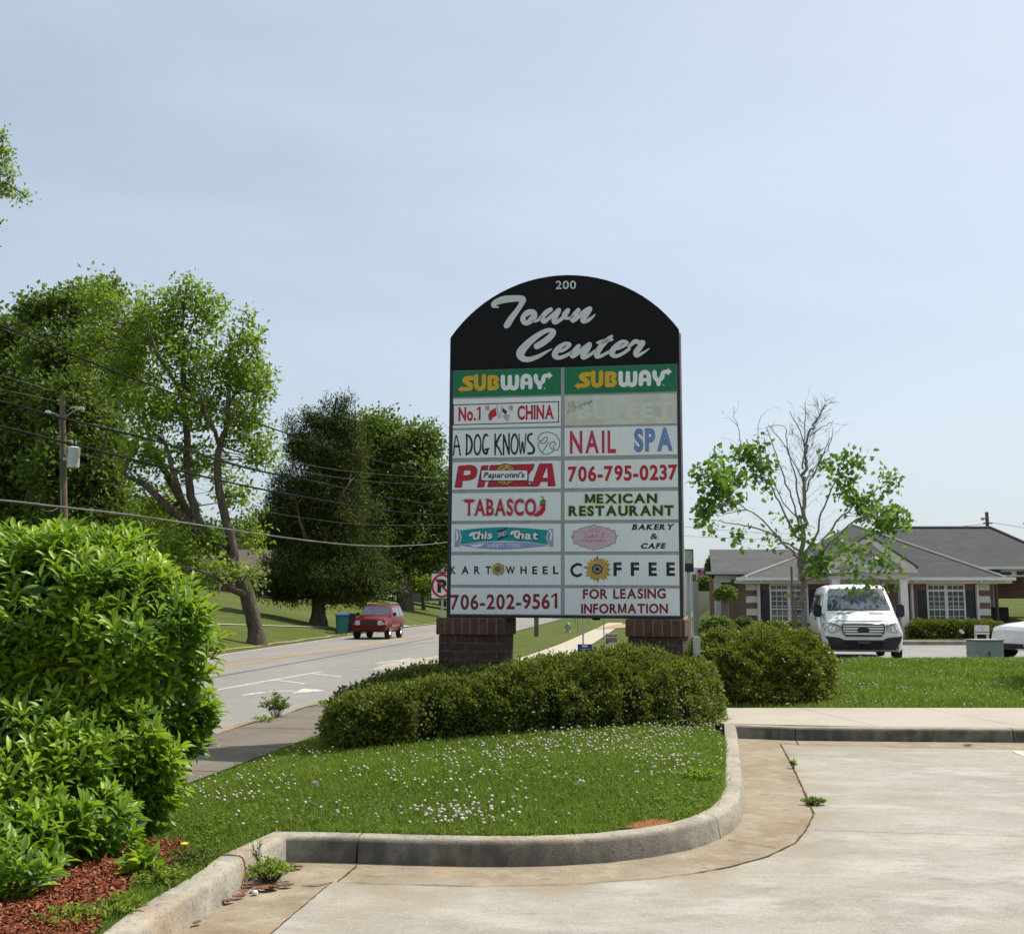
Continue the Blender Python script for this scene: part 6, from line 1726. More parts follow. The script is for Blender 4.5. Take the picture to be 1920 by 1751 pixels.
# red sport utility car coming up the road
sl = at(697, 1199, 55.0)
sx = at(691, 1199, 55.0).x
R_ = Car('suv', 'red boxy four-wheel-drive car driving towards the camera on the far lane', (sx, 55.0, ROAD_Z + .0), (.115, .99), SUV_R,
         [(0.0, .48, .92, .74, .80, .62, .76, .06), (.07, .38, 1.02, .82, .88, .64, .80, .07), (.35, .36, 1.08, .86, .90, .72, .82, .08), (1.15, .34, 1.15, .87, .92, .82, .83, .08), (1.35, .34, 1.26, .87, .92, .90, .82, .07), (1.78, .34, 1.69, .87, .92, 1.05, .70, .09), (2.0, .34, 1.76, .87, .92, 1.05, .70, .10), (4.1, .34, 1.76, .87, .92, 1.05, .70, .10), (4.4, .42, 1.66, .85, .90, 1.05, .69, .10)], cat='car')
R_.panel('windshield', [(-.74, 1.24), (.74, 1.24), (.645, 1.665), (-.645, 1.665)], GLASS, 'front', .012, .15)
g = R_.panel('grille', [(-.40, .70), (.40, .70), (.42, .97), (-.42, .97)], mat('grille_red', (.10, .008, .012), rough=.4, col2=(.07, .006, .01)), 'front', .012, .12)
for k in range(7):
    xx = -.34 + k * .113
    R_.panel('grille_slot', [(xx - .032, .73), (xx + .032, .73), (xx + .032, .95), (xx - .032, .95)], TRIM, 'front', .022, .1, g)
R_.panel('bumper', [(-.88, .40), (.88, .40), (.90, .56), (.86, .67), (-.86, .67), (-.90, .56)], SUV_R, 'front', .05, .15, thick=.05)
R_.panel('lower_intake', [(-.6, .40), (.6, .40), (.56, .48), (-.56, .48)], TRIM, 'front', .06, .15)
for s in (-1, 1):
    R_.panel('headlight', [(s * .46, .73), (s * .70, .73), (s * .71, .96), (s * .46, .96)], LENS, 'front', .018, .1)
    R_.panel('turn_signal', [(s * .73, .74), (s * .86, .74), (s * .86, .86), (s * .74, .86)], AMBER, 'front', .03, .1)
    mbm = MB(); mbm.box(s * .98 - .09, s * .98 + .09, 1.52, 1.62, 1.17, 1.36); mbm.build('side_mirror', TRIM, R_.t, bevel=.03)
    mbm = MB(); mbm.tube([(s * .62, 2.1, 1.80), (s * .62, 2.3, 1.84), (s * .62, 3.9, 1.84), (s * .62, 4.1, 1.80)], .02, 5); mbm.build('roof_rail', ALLOY, R_.t)
for ax in ('left', 'right'):
    R_.panel('side_window', [(1.75, 1.17), (2.45, 1.17), (2.45, 1.62), (2.0, 1.62)], GLASS, ax, .012, .15)
    R_.panel('side_window', [(2.55, 1.17), (3.25, 1.17), (3.25, 1.62), (2.55, 1.62)], GLASS, ax, .012, .15)
    R_.panel('side_window', [(3.38, 1.17), (4.1, 1.17), (4.0, 1.62), (3.38, 1.62)], GLASS, ax, .012, .15)
    R_.panel('side_molding', [(1.25, .62), (3.1, .62), (3.1, .74), (1.25, .74)], mat('molding_red', (.30, .07, .07), rough=.4, col2=(.26, .06, .06)), ax, .02, .2)
for ax in ('left', 'right'):
    for yy in (1.42, 2.5, 3.3):
        R_.panel('door_gap', [(yy, .45), (yy + .014, .45), (yy + .014, 1.18), (yy, 1.18)], TRIM, ax, .004, .2)
    for yy in (2.3, 3.12):
        R_.panel('door_handle', [(yy, 1.0), (yy + .13, 1.0), (yy + .13, 1.04), (yy, 1.04)], TRIM, ax, .02, .1)
R_.panel('hood_gap', [(-.80, 1.005), (.80, 1.005), (.80, 1.022), (-.80, 1.022)], TRIM, 'front', .004, .15)
R_.arch(.82, .42, .37); R_.arch(3.45, .42, .37)
for s in (-1, 1):
    R_.wheel(s * .90, .82, .37, .24); R_.wheel(s * .90, 3.45, .37, .24)

# white car cut off by the right edge
cl_ = at(1893, 1238, 31.0)
K = Car('car', 'white car nosing in past the right edge, parked behind the lawn strip', (cl_.x, 31.0, h(cl_.x + 1, 31.5) + .03), (.985, .17), CAR_W,
        [(0.0, .40, .80, .72, .80, .55, .74, .08), (.08, .30, .90, .82, .88, .58, .82, .10), (.5, .22, 1.0, .88, .92, .66, .84, .10), (1.25, .22, 1.08, .90, .93, .78, .82, .09), (1.5, .22, 1.16, .90, .93, .85, .80, .08), (2.1, .22, 1.62, .90, .93, .95, .66, .12), (2.5, .22, 1.70, .90, .93, .95, .66, .13), (3.9, .22, 1.68, .90, .93, .95, .66, .13), (4.6, .30, 1.10, .86, .90, .90, .78, .10)], cat='car')
K.panel('windshield', [(-.7, 1.2), (.7, 1.2), (.6, 1.58), (-.6, 1.58)], GLASS, 'front', .012, .15)
for ax in ('left', 'right'):
    K.panel('side_window', [(1.95, 1.12), (3.9, 1.12), (3.7, 1.54), (2.25, 1.54)], GLASS, ax, .012, .15)
    K.panel('headlight', [(.05, .66), (.14, .68), (.15, .76), (.06, .75)], LENS, ax, .014, .1)
K.panel('bumper', [(-.8, .30), (.8, .30), (.8, .44), (-.8, .44)], TRIM, 'front', .03, .15, thick=.04)
K.arch(.52, .40, .34); K.arch(3.7, .38, .34)
for s in (-1, 1):
    K.wheel(s * .91, .52, .34); K.wheel(s * .91, 3.7, .34)
# ------------------------------------------------------------------ the white-trimmed brick building on the right
HB = brick_mat('house_brick', (.20, .075, .055), (.125, .05, .042), (.24, .2, .17), .22, .075, .012)
def shingle(name, a, b, c):
    return layered(name, a, [(tuple(x * .62 for x in a), 3.2, .50, .60, .55, (.12, .12, 5.0)), (b, 3.5, .42, .66, .7, (1, 1, 1)), (c, 18, .5, .68, .7, (1, 3, 3)), (tuple(x * .7 for x in a), 1.0, .45, .7, .4, None)], rough=.95, spec=.1, bump=.6, bscale=30)
ROOF = shingle('roof_shingle', (.082, .082, .083), (.060, .060, .061), (.108, .107, .106))
ROOF_L = shingle('roof_shingle_light', (.108, .107, .104), (.08, .079, .077), (.135, .133, .128))
CREAM = layered('cream_trim', (.58, .545, .49), [((.5, .46, .41), 1.5, .5, .7, .5, None)], rough=.7, bump=.05)
STUCCO = layered('grey_stucco', (.50, .485, .46), [((.43, .415, .39), 2, .45, .7, .6, None)], rough=.85, bump=.2)
WHITE = mat('white_trim', (.72, .72, .70), rough=.5, col2=(.62, .62, .60), scale=4)
QUOIN = mat('quoin_stone', (.62, .61, .58), rough=.8, col2=(.52, .51, .48), scale=5)
SHUT = mat('shutter_black', (.014, .013, .016), rough=.55, col2=(.022, .02, .022), scale=3)
PANE = mat('window_pane', (.02, .026, .028), rough=.05, spec=.8, col2=(.05, .055, .05), scale=.8)
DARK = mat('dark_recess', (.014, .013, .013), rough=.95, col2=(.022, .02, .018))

HY = 47.0
def hx(u, Y=HY): return (u - 960) / FPX * Y * 1.0
def hz(v, Y=HY): return at(960, v, Y).z
house = thing('brick_building', 'low brick office building with grey hipped roofs, white trim and a columned gable porch', 'building', (hx(1620), HY, h(hx(1620), HY)))
ho = Vector(house.location)
class HM(MB):
    """shapes given in world coordinates, stored from the building's own origin"""
    def build(self, name, mats, parent=None, **k):
        p = parent or house
        off = ho
        self.v = [(x - off.x, y - off.y, z - off.z) for x, y, z in self.v]
        return super().build(name, mats, p, **k)
def sub(parent):    # children of a part at the same origin
    return parent
zg = ho.z - .3
z_eave = hz(1086)
xL, xR = hx(1398), hx(1850)
m = HM(); m.box(xL, xR, HY, HY + 9, zg, z_eave + .1); m.build('wall', HB)
# soffit board and fascia along the front
m = HM(); m.box(xL - .55, xR + .75, HY - .55, HY - .02, hz(1094, HY), hz(1089, HY)); m.box(xL - .3, xR + .3, HY - .06, HY + .02, hz(1095), hz(1087.5)); m.build('frieze', CREAM)
m = HM(); m.box(xL - .6, xR + .85, HY - .72, HY - .58, hz(1088, HY - .7), hz(1082, HY - .7)); m.build('gutter', WHITE)
def roof(polys, name, mt, thick=.12):
    m = HM()
    for P in polys:
        n = len(P)
        P = [Vector(p) for p in P]
        m.add(P + [p - Vector((0, 0, thick)) for p in P], [tuple(range(n)), tuple(range(n, 2 * n))[::-1]] + [(i, (i + 1) % n, n + (i + 1) % n, n + i) for i in range(n)])
    return m.build(name, mt)
ze = hz(1083, HY - .6)
# main pyramid: eaves run left to right, peak seen at (1597, 984)
pk = at(1597, 984, HY + 5.0)
fl, fr = (hx(1480), HY - .62, ze), (hx(1868), HY - .62, ze)
bl, br = (hx(1480), HY + 10, ze), (hx(1868) + .5, HY + 10, ze)
rf = roof([[fl, fr, pk], [fr, br, pk], [bl, fl, pk], [br, bl, pk]], 'roof', ROOF)
m = HM(); m.tube([Vector(pk) + Vector((0, 0, .0)), Vector(fr) + Vector((0, 0, .0))], .075, 8); m.build('ridge_cap', mat('ridge_grey', (.27, .265, .26), rough=.9, col2=(.22, .215, .21)), rf, smooth=60)
# lower hip on the left
pl_ = at(1500, 1044, HY + 2.6)
a, b, c = (hx(1388), HY - .62, ze), (hx(1545), HY - .62, ze), (hx(1388), HY + 6, ze)
pr_ = (pl_.x + 2.5, pl_.y, pl_.z)
rl = roof([[a, b, pr_, pl_], [c, a, pl_], [(hx(1545), HY + 6, ze), c, pl_, pr_]], 'roof', ROOF_L)
m = HM(); m.tube([Vector(a) + Vector((0, 0, .03)), Vector(pl_) + Vector((0, 0, .03))], .06, 5); m.build('ridge_cap', mat('ridge_pale', (.30, .29, .275), rough=.9, col2=(.25, .24, .23)), rl)
# open porch wing at far left: ridge level along the picture
YW = HY + 2.5
wx0, wx1 = hx(1329, YW), hx(1520, YW)
ridge_z, eave_z = hz(1030, YW + 3), hz(1073, YW - .4)
roof([[(wx0, YW - .4, eave_z), (wx1, YW - .4, eave_z), (wx1, YW + 3, ridge_z), (hx(1329.5, YW + 3), YW + 3, ridge_z)], [(hx(1329.5, YW + 3), YW + 3, ridge_z), (wx1, YW + 3, ridge_z), (wx1, YW + 6.4, eave_z), (hx(1331, YW + 6.4), YW + 6.4, eave_z)], [(wx0 + .05, YW - .3, eave_z - .1), (hx(1331, YW + 3), YW + 3, ridge_z - .1), (hx(1332, YW + 6.3), YW + 6.3, eave_z - .1)]], 'roof', ROOF_L)
m = HM(); m.box(wx0 - .25, hx(1408, YW), YW - .52, YW - .38, hz(1077, YW), hz(1072, YW)); m.box(hx(1337, YW), hx(1400, YW), YW - .25, YW + .1, hz(1092, YW), hz(1077.5, YW)); m.build('porch_beam', STUCCO)
m = HM(); m.box(hx(1337, YW), hx(1348, YW), YW - .22, YW + .08, zg, hz(1092.2, YW)); m.build('porch_post', STUCCO)
m = HM(); m.box(hx(1337, YW), hx(1348, YW), YW + 5.8, YW + 6.1, zg, hz(1085, YW)); m.build('porch_post', STUCCO)
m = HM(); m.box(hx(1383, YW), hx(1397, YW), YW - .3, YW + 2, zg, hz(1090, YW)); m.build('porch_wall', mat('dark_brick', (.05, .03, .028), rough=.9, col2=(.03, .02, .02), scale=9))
# gable porch with columns
PY = HY - 1.9
px0, px1 = hx(1540, PY), hx(1712, PY)
pc = (px0 + px1) / 2
pz0, pz1 = hz(1068, PY), hz(1005, PY)
m = HM()
m.prism([(px0 + .35, pz0), (px1 - .35, pz0), (pc, pz1 - .22)], PY + .10, PY + .22, 'y'); m.build('pediment', STUCCO)
m = HM()
for s in (-1, 1):
    e = px0 if s < 0 else px1
    m.prism([(e, pz0), (e - s * .0, pz0 + .16), (pc, pz1 + .06), (pc, pz1 - .24), (e - s * .45, pz0)], PY - .12, PY + .08, 'y')
m.box(px0 - .05, px1 + .05, PY - .2, PY + .06, pz0 - .12, pz0 - .004); m.build('gable_trim', CREAM)
m = HM(); m.box(px0 + .25, px1 - .25, PY + .0, PY + .35, hz(1086, PY), pz0 - .125); m.build('porch_beam', STUCCO)
roof([[(px0 - .1, PY - .16, pz0 + .14), (pc, PY - .16, pz1 + .1), (pc, PY + 6, pz1 + .1), (px0 - .1, PY + 6, pz0 + .14)], [(pc, PY - .16, pz1 + .1), (px1 + .1, PY - .16, pz0 + .14), (px1 + .1, PY + 6, pz0 + .14), (pc, PY + 6, pz1 + .1)]], 'roof', ROOF, .08)
for u0, u1 in ((1557, 1571), (1684, 1698)):
    m = HM(); m.box(hx(u0, PY), hx(u1, PY), PY + .02, PY + .33, zg, hz(1086.2, PY)); m.box(hx(u0 - 1.5, PY), hx(u1 + 1.5, PY), PY - .02, PY + .37, hz(1089, PY), hz(1086.8, PY)); m.build('column', WHITE)
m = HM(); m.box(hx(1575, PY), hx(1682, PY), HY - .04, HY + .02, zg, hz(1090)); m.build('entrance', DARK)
# attic louvre in the pediment
m = HM()
for k in range(5):
    zz = pz0 + .35 + k * .09
    m.box(pc - .22, pc + .22, PY + .06, PY + .12, zz, zz + .06)
m.build('louvre', CREAM)
# windows with muntins and shutters
def window(u0, u1, vt, vb, vtr, shut=()):
    Y = HY - .05
    x0, x1, z0, z1, zt = hx(u0), hx(u1), hz(vb), hz(vt), hz(vtr)
    m = HM()
    w = .075
    m.box(x0, x1, Y, Y + .04, z1 - w, z1); m.box(x0, x1, Y, Y + .04, z0, z0 + w)
    m.box(x0, x0 + w, Y, Y + .04, z0 + w, z1 - w); m.box(x1 - w, x1, Y, Y + .04, z0 + w, z1 - w)
    xm = (x0 + x1) / 2
    m.box(xm - .07, xm + .07, Y - .005, Y + .035, z0 + w, z1 - w)
    m.box(x0 + w, x1 - w, Y - .002, Y + .037, zt - .045, zt + .045)
    zm = z0 + (zt - z0) * .42
    for a, b in ((x0 + w, xm - .07), (xm + .07, x1 - w)):
        m.box(a, b, Y + .006, Y + .036, zm - .025, zm + .025)
        for k in (1, 2):
            xx = a + (b - a) * k / 3
            m.box(xx - .013, xx + .013, Y + .012, Y + .034, z0 + w, zt - .045); m.box(xx - .013, xx + .013, Y + .012, Y + .034, zt + .045, z1 - w)
        for k in range(1, 6):
            zz = z0 + w + (zt - .045 - z0 - w) * k / 6
            if abs(zz - zm) > .09: m.box(a, b, Y + .014, Y + .032, zz - .012, zz + .012)
    f = m.build('window', WHITE)
    m = HM(); m.box(x0 + .02, x1 - .02, Y + .036, Y + .048, z0 + .02, z1 - .02); m.build('pane', PANE, f)
    for a, b in shut:
        m = HM(); m.box(hx(a), hx(b), Y, Y + .045, z0, zt)
        for k in range(22):
            zz = z0 + .05 + k * (zt - z0 - .1) / 22
            m.box(hx(a) + .05, hx(b) - .05, Y - .012, Y - .001, zz, zz + .03)
        m.build('shutter', SHUT)
window(1439, 1511, 1094.5, 1167, 1106.5, ((1424, 1438), (1512, 1526)))
window(1731.5, 1803, 1094.5, 1168, 1107, ((1716, 1730.5), (1804, 1821)))
# quoins at the corners, down pipes, lamp
for u0, u1 in ((1395.5, 1415.5), (1828, 1849)):
    for k in range(4):
        v0 = 1094 + k * 23.5
        m = HM(); m.box(hx(u0), hx(u1), HY - .05, HY - .004, hz(v0 + 12.5), hz(v0)); m.build('quoin', QUOIN)
for u in (1418, 1702.5, 1824):
    m = HM(); m.tube([(hx(u), HY - .62, ze - .15), (hx(u), HY - .1, hz(1097)), (hx(u), HY - .1, zg)], .075, 8); m.build('downpipe', WHITE, smooth=50)
# drive-through wing behind on the right
YD = HY + 7
rz0 = hz(990, YD + 5)
xa, xb = hx(1660, YD + 5), hx(1858, YD + 5)
ze2 = hz(1063, YD)
roof([[(hx(1640, YD), YD, ze2), (hx(2020, YD), YD, ze2), (xb, YD + 5, rz0), (xa, YD + 5, rz0)], [(hx(2020, YD), YD, ze2), (hx(2020, YD), YD + 10, ze2), (xb, YD + 5, rz0)], [(hx(2020, YD), YD + 10, ze2), (hx(1640, YD), YD + 10, ze2), (xa, YD + 5, rz0), (xb, YD + 5, rz0)]], 'roof', ROOF)
m = HM(); m.tube([(xa, YD + 5, rz0 + .02), (xb, YD + 5, rz0 + .02), (hx(2020, YD), YD, ze2 + .02)], .09, 5); m.build('ridge_cap', mat('dark_ridge', (.06, .058, .056), rough=.95, col2=(.045, .044, .043)))
m = HM(); m.box(hx(1800, YD), hx(2020, YD), YD + .1, YD + .4, hz(1081, YD), hz(1067, YD)); m.build('canopy_fascia', CREAM)
m = HM(); m.box(hx(1780, YD), hx(2021, YD), YD - .08, YD + .06, hz(1067, YD), hz(1062, YD)); m.build('gutter', WHITE)
for a, b, v0, v1 in ((1843, 1873, 1068, 1073), (1873.5, 1893, 1072, 1077), (1904, 1930, 1071, 1077)):
    m = HM(); m.box(hx(a, YD), hx(b, YD), YD + .04, YD + .098, hz(v1, YD), hz(v0, YD)); m.build('lane_sign', SHUT)
m = HM(); m.box(hx(1865, YD), hx(1868.5, YD), YD + .2, YD + .4, zg, hz(1081.2, YD)); m.build('canopy_post', mat('rust_post', (.13, .06, .045), rough=.8, col2=(.1, .05, .04)))
m = HM(); m.box(hx(1905, YD), hx(1911, YD), YD + 3, YD + 3.3, zg, hz(1081.2, YD)); m.build('canopy_post', STUCCO)
m = HM(); m.box(hx(1850, YD + 5), hx(2020, YD + 5), YD + 5, YD + 5.3, hz(1122, YD + 5), hz(1080, YD + 5)); m.build('wall', HB)
m = HM(); m.box(hx(1866, YD), hx(1900, YD), YD + 1, YD + 2.2, zg, hz(1138, YD)); m.box(hx(1873, YD), hx(1896, YD), YD + .9, YD + .98, hz(1144, YD), hz(1139.5, YD)); m.build('teller_kiosk', DARK)
m = HM(); m.tube([(hx(1853), HY - .05, hz(1090)), (hx(1856), HY - .3, hz(1091))], [.05, .09], 8); m.build('flood_lamp', WHITE)

# ------------------------------------------------------------------ other buildings glimpsed between the trees
def cottage(name, label, u0, u1, Y, vb, ve, vr, wall, roofm, depth=8):
    x0, x1 = hx(u0, Y), hx(u1, Y)
    zb, z1, zr = hz(vb, Y), hz(ve, Y), hz(vr, Y + depth / 2)
    t = thing(name, label, 'house', ((x0 + x1) / 2, Y, zb))
    o = Vector(t.location)
    def B(mb, nm, mt, p=t):
        mb.v = [(x - o.x, y - o.y, z - o.z) for x, y, z in mb.v]; return mb.build(nm, mt, p)
    mb = MB(); mb.box(x0, x1, Y, Y + depth, zb - 1.5, z1); B(mb, 'wall', wall)
    mb = MB(); mb.prism([(Y - .5, z1), (Y + depth / 2, zr), (Y + depth + .5, z1)], x0 - .5, x1 + .5, 'x'); B(mb, 'roof', roofm)
    for k in (.25, .7):
        xx = x0 + (x1 - x0) * k
        mb = MB(); mb.box(xx - .6, xx + .6, Y - .05, Y - .01, z1 - 1.9, z1 - .5); w = B(mb, 'window', WHITE)
        mb = MB(); mb.box(xx - .5, xx + .5, Y - .08, Y - .055, z1 - 1.8, z1 - .6); B(mb, 'pane', PANE, w)
    return t
TIMBER = mat('brown_siding', (.17, .085, .045), rough=.85, col2=(.12, .06, .035), scale=2, stretch=(1, 1, 9))
cottage('house', 'brown timber house half hidden behind the leaning tree', 352, 560, 92, 1108, 1078, 1030, TIMBER, mat('brown_roof', (.12, .085, .07), rough=.95, col2=(.09, .065, .055), scale=6))
cottage('house', 'grey-sided house glimpsed under the round tree left of the big sign', 745, 860, 150, 1106, 1082, 1052, layered('grey_siding', (.17, .17, .19), [((.12, .12, .135), 3, .45, .7, .7, (1, 1, 8))], rough=.8), mat('grey_roof', (.09, .09, .1), rough=.95, col2=(.07, .07, .075), scale=6))
# white commercial building and a blue banner far beyond the big sign's right side
Yc = 120
t = thing('commercial_building', 'flat white building far off, between the big sign and the brick building', 'building', (hx(1312, Yc), Yc, h(hx(1312, Yc), Yc)))
o_ = Vector(t.location)
mb = MB(); mb.box(hx(1262, Yc) - o_.x, hx(1340, Yc) - o_.x, 0, 12, -2, hz(1064, Yc) - o_.z); mb.build('wall', mat('white_render', (.70, .69, .66), rough=.8, col2=(.6, .59, .56), scale=.5), t)
mb = MB(); mb.box(hx(1297, Yc) - o_.x, hx(1306, Yc) - o_.x, -.4, -.02, -2, hz(1077, Yc) - o_.z); mb.build('brick_front', HB, t)
Yf = 100
t = thing('flag_mural', 'tall grey panel with a painted striped flag, beside the round bush', 'panel', (hx(1313, Yf), Yf, h(hx(1313, Yf), Yf)))
o_ = Vector(t.location)
mb = MB(); mb.box(hx(1305, Yf) - o_.x, hx(1322, Yf) - o_.x, 0, .3, -.5, hz(1066, Yf) - o_.z); mb.build('panel', mat('pale_grey', (.40, .41, .46), rough=.7, col2=(.34, .35, .40)), t)
AF = Art(lambda u, v: (hx(u, Yf) - o_.x, hz(v, Yf) - o_.z), -.02)
AF.poly([(1307, 1067.5), (1313, 1067), (1313, 1074), (1307, 1074)], 'navy', 4)
for k in range(4):
    AF.poly([(1307, 1074.5 + k * 3), (1313, 1072 + k * 2.6), (1319, 1069 + k * 2.2), (1319, 1070.5 + k * 2.2), (1313, 1073.5 + k * 2.6), (1307, 1076 + k * 3)], 'red', 8 + k)
AF.build('flag', t)
# ------------------------------------------------------------------ poles, wires, signs and small things
WOOD = layered('pole_wood', (.20, .155, .115), [((.12, .092, .07), 3, .42, .64, .8, (1, 1, .15)), ((.27, .22, .17), 10, .56, .7, .6, (1, 1, .1))], rough=.95, spec=.1, bump=.5, bscale=30)
STEEL = mat('galvanised', (.42, .44, .45), rough=.5, metal=.4, col2=(.34, .36, .37), scale=9)
WIRE = mat('cable_black', (.014, .013, .013), rough=.9, spec=.08, col2=(.022, .02, .02), scale=2)
WIRE_G = mat('cable_grey', (.17, .165, .155), rough=.8, spec=.15, col2=(.12, .115, .11), scale=2)
GREYBOX = layered('grey_cabinet', (.29, .305, .305), [((.23, .245, .245), 2, .45, .7, .6, None)], rough=.6, bump=.05)

# utility pole with a transformer, across the road
UY = 48.0
pb = at(121, 1150, UY)
up = thing('utility_pole', 'wooden utility pole with a white transformer, across the road above the big shrub', 'utility pole', (pb.x, UY, h(pb.x, UY)))
uo = Vector(up.location)
def ul(u, v, dy=0): return at(u, v, UY + dy) - uo
mb = MB(); mb.tube([(0, 0, -.4), ul(120, 985), ul(117, 740)], [.20, .17, .12], 12); mb.build('post', WOOD, up, smooth=50)
mb = MB(); a = ul(139, 840, -.1); b = ul(139, 877, -.1)
mb.lathe([(.04, b.z - .02), (.25, b.z), (.262, b.z + .04), (.262, a.z - .02), (.27, a.z), (.2, a.z + .05), (.03, a.z + .07)], 20, (a.x, a.y, 0)); tr = mb.build('transformer', mat('transformer_grey', (.62, .64, .66), rough=.45, col2=(.55, .57, .58), scale=3), up, smooth=40)
for dx in (-.1, .08):
    mb = MB(); mb.lathe([(.05, a.z + .04), (.03, a.z + .1), (.05, a.z + .14), (.03, a.z + .2), (.05, a.z + .24), (.02, a.z + .36)], 8, (a.x + dx, a.y, 0)); mb.build('bushing', mat('porcelain', (.5, .5, .5), rough=.3), tr)
mb = MB(); mb.box(ul(121, 850).x, ul(131, 850).x, -.14, -.06, ul(121, 864).z, ul(121, 858).z); mb.build('bracket', STEEL, up)
for uu, vv, s in ((152, 764, 1), (90, 771, -1)):
    e = ul(uu, vv + 2); st = ul(119, 783)
    mb = MB(); mb.tube([st, st.lerp(e, .6) + Vector((0, 0, .05)), e], .03, 6); ar = mb.build('lamp_arm', STEEL, up)
    mb = MB(); mb.lathe([(.02, e.z + .10), (.10, e.z + .07), (.15, e.z - .02), (.14, e.z - .06), (.02, e.z - .08)], 12, (e.x, e.y, 0)); mb.build('street_lamp', mat('lamp_white', (.7, .7, .68), rough=.4), ar, smooth=50)
mb = MB(); p0, p1 = ul(119, 780), ul(121, 975); mb.tube([p0 + Vector((-.1, -.17, 0)), p1 + Vector((-.05, -.20, 0))], .035, 6); mb.build('conduit', WIRE_G, up)
mb = MB(); p0 = ul(116, 740); mb.lathe([(.02, p0.z - .02), (.05, p0.z + .02), (.03, p0.z + .09), (.01, p0.z + .1)], 8, (p0.x, p0.y, 0)); mb.build('insulator', WIRE, up)
# second pole, its foot seen below the sign
pb2 = ground_at(1006, 1193, 30)
u2 = thing('utility_pole', 'brown wooden pole whose foot shows under the big sign, on the grass verge', 'utility pole', tuple(pb2))
mb = MB(); mb.tube([(0, 0, -.4), (0, 0, 4), (.02, 0, 9.2)], [.145, .13, .11], 12); mb.build('post', WOOD, u2, smooth=50)
# pole behind the brick building
Y3 = 70
p3 = at(1858, 1100, Y3)
u3 = thing('utility_pole', 'grey pole with a small lamp, standing behind the roof of the brick building', 'utility pole', (p3.x, Y3, h(p3.x, Y3)))
zo = u3.location.z
mb = MB(); mb.tube([(0, 0, -.3), (0, 0, hz(960, Y3) - zo)], [.16, .11], 10); mb.build('post', WOOD, u3, smooth=50)
mb = MB(); zz = hz(972, Y3) - zo; mb.tube([(0, -.05, zz), (-.25, -.05, zz + .02)], .025, 5); ar = mb.build('lamp_arm', STEEL, u3)
mb = MB(); mb.lathe([(.03, zz + .1), (.13, zz + .02), (.15, zz - .05), (.04, zz - .12)], 10, (-.3, -.05, 0)); mb.build('lamp_head', STEEL, ar, smooth=50)
mb = MB(); zz = hz(981, Y3) - zo; mb.box(-.3, .3, -.12, -.04, zz - .04, zz + .04); mb.build('crossarm', WOOD, u3)

def cable(name, label, pts, r, m, group='overhead wires'):
    """a hanging cable through points given as (u, v, distance)"""
    P = [at(*p) for p in pts]
    o = P[0].copy()
    A = [np.array(p) for p in P]
    out = []
    for i in range(len(A) - 1):
        p0, p1, p2, p3 = A[max(i - 1, 0)], A[i], A[i + 1], A[min(i + 2, len(A) - 1)]
        for k in range(8):
            t = k / 8
            out.append(.5 * ((2 * p1) + (-p0 + p2) * t + (2 * p0 - 5 * p1 + 4 * p2 - p3) * t * t + (-p0 + 3 * p1 - 3 * p2 + p3) * t ** 3))
    out.append(A[-1])
    mb = MB(); mb.tube([Vector(p) - o for p in out], r, 6)
    ob = mb.build(name, m, smooth=60, loc=o)
    return tag(ob, label, 'wire', group)
def dist_at(u):     # the near wires run from a pole left of the frame to the one hidden by the sign
    k = (u - CX) / FPX
    return (9.6 + .2837 * 20 * 1.0 + 0 - 0) / (.2837 - k) if False else (-9.6 - .2837 * 20) / (k - .2837)
def near(pts): return [(u, v, dist_at(u)) for u, v in pts]
cable('overhead_cable', 'topmost thick black cable, dropping steeply in front of the leaning tree', near([(-120, 562), (0, 610), (200, 691), (400, 765), (545, 815), (650, 850), (760, 876), (835, 891), (960, 905)]), .021, WIRE)
cable('overhead_cable', 'second thick cable from the top, passing above the transformer', near([(-120, 722), (0, 752), (120, 785), (300, 829), (460, 877), (600, 905), (720, 932), (835, 948), (960, 958)]), .027, WIRE)
cable('overhead_cable', 'third thick cable, crossing just in front of the transformer top', near([(-120, 778), (0, 800), (120, 829), (300, 874), (460, 911), (600, 937), (720, 957), (835, 966), (960, 972)]), .025, WIRE)
cable('overhead_cable', 'lowest pale grey cable, hanging just above the big shrub', near([(-120, 932), (0, 938), (120, 951), (250, 966), (400, 988), (520, 1006), (640, 1020), (720, 1024), (780, 1022), (835, 1017), (960, 1000)]), .020, WIRE_G)
cable('service_wire', 'thin wire over the top of the transformer pole', [(-60, 690, 44), (0, 704, 45), (117, 738, UY), (300, 800, 54), (560, 868, 62), (700, 888, 66), (835, 896, 70), (960, 900, 74)], .012, WIRE_G)
cable('service_wire', 'thin wire just under the lamps of the transformer pole', [(-60, 718, 44), (0, 730, 45), (118, 757, UY), (300, 822, 54), (560, 882, 62), (700, 903, 66), (835, 908, 70), (960, 910, 74)], .010, WIRE_G)
cable('service_wire', 'thin wire across the middle of the juniper', [(120, 842, UY), (300, 890, 52), (480, 953, 54), (600, 975, 55), (700, 984, 56), (835, 984, 58), (960, 978, 60)], .010, WIRE_G)
cable('service_wire', 'white drop wire looped at the transformer pole', [(76, 954, 47), (85, 958, 47), (100, 957, 47.5), (112, 950, UY - .2), (121, 949, UY - .2)], .022, WIRE_G)
cable('service_wire', 'upper thin wire from the big sign towards the maple', [(1240, 980, 60), (1290, 988, 61), (1400, 997, 63), (1500, 1001, 66), (1600, 1002, 69)], .009, WIRE)
cable('service_wire', 'lower thin wire from the big sign towards the maple', [(1240, 1001, 60), (1290, 1005, 61), (1350, 1008, 62), (1450, 1011, 66), (1560, 1012, 69)], .008, WIRE)
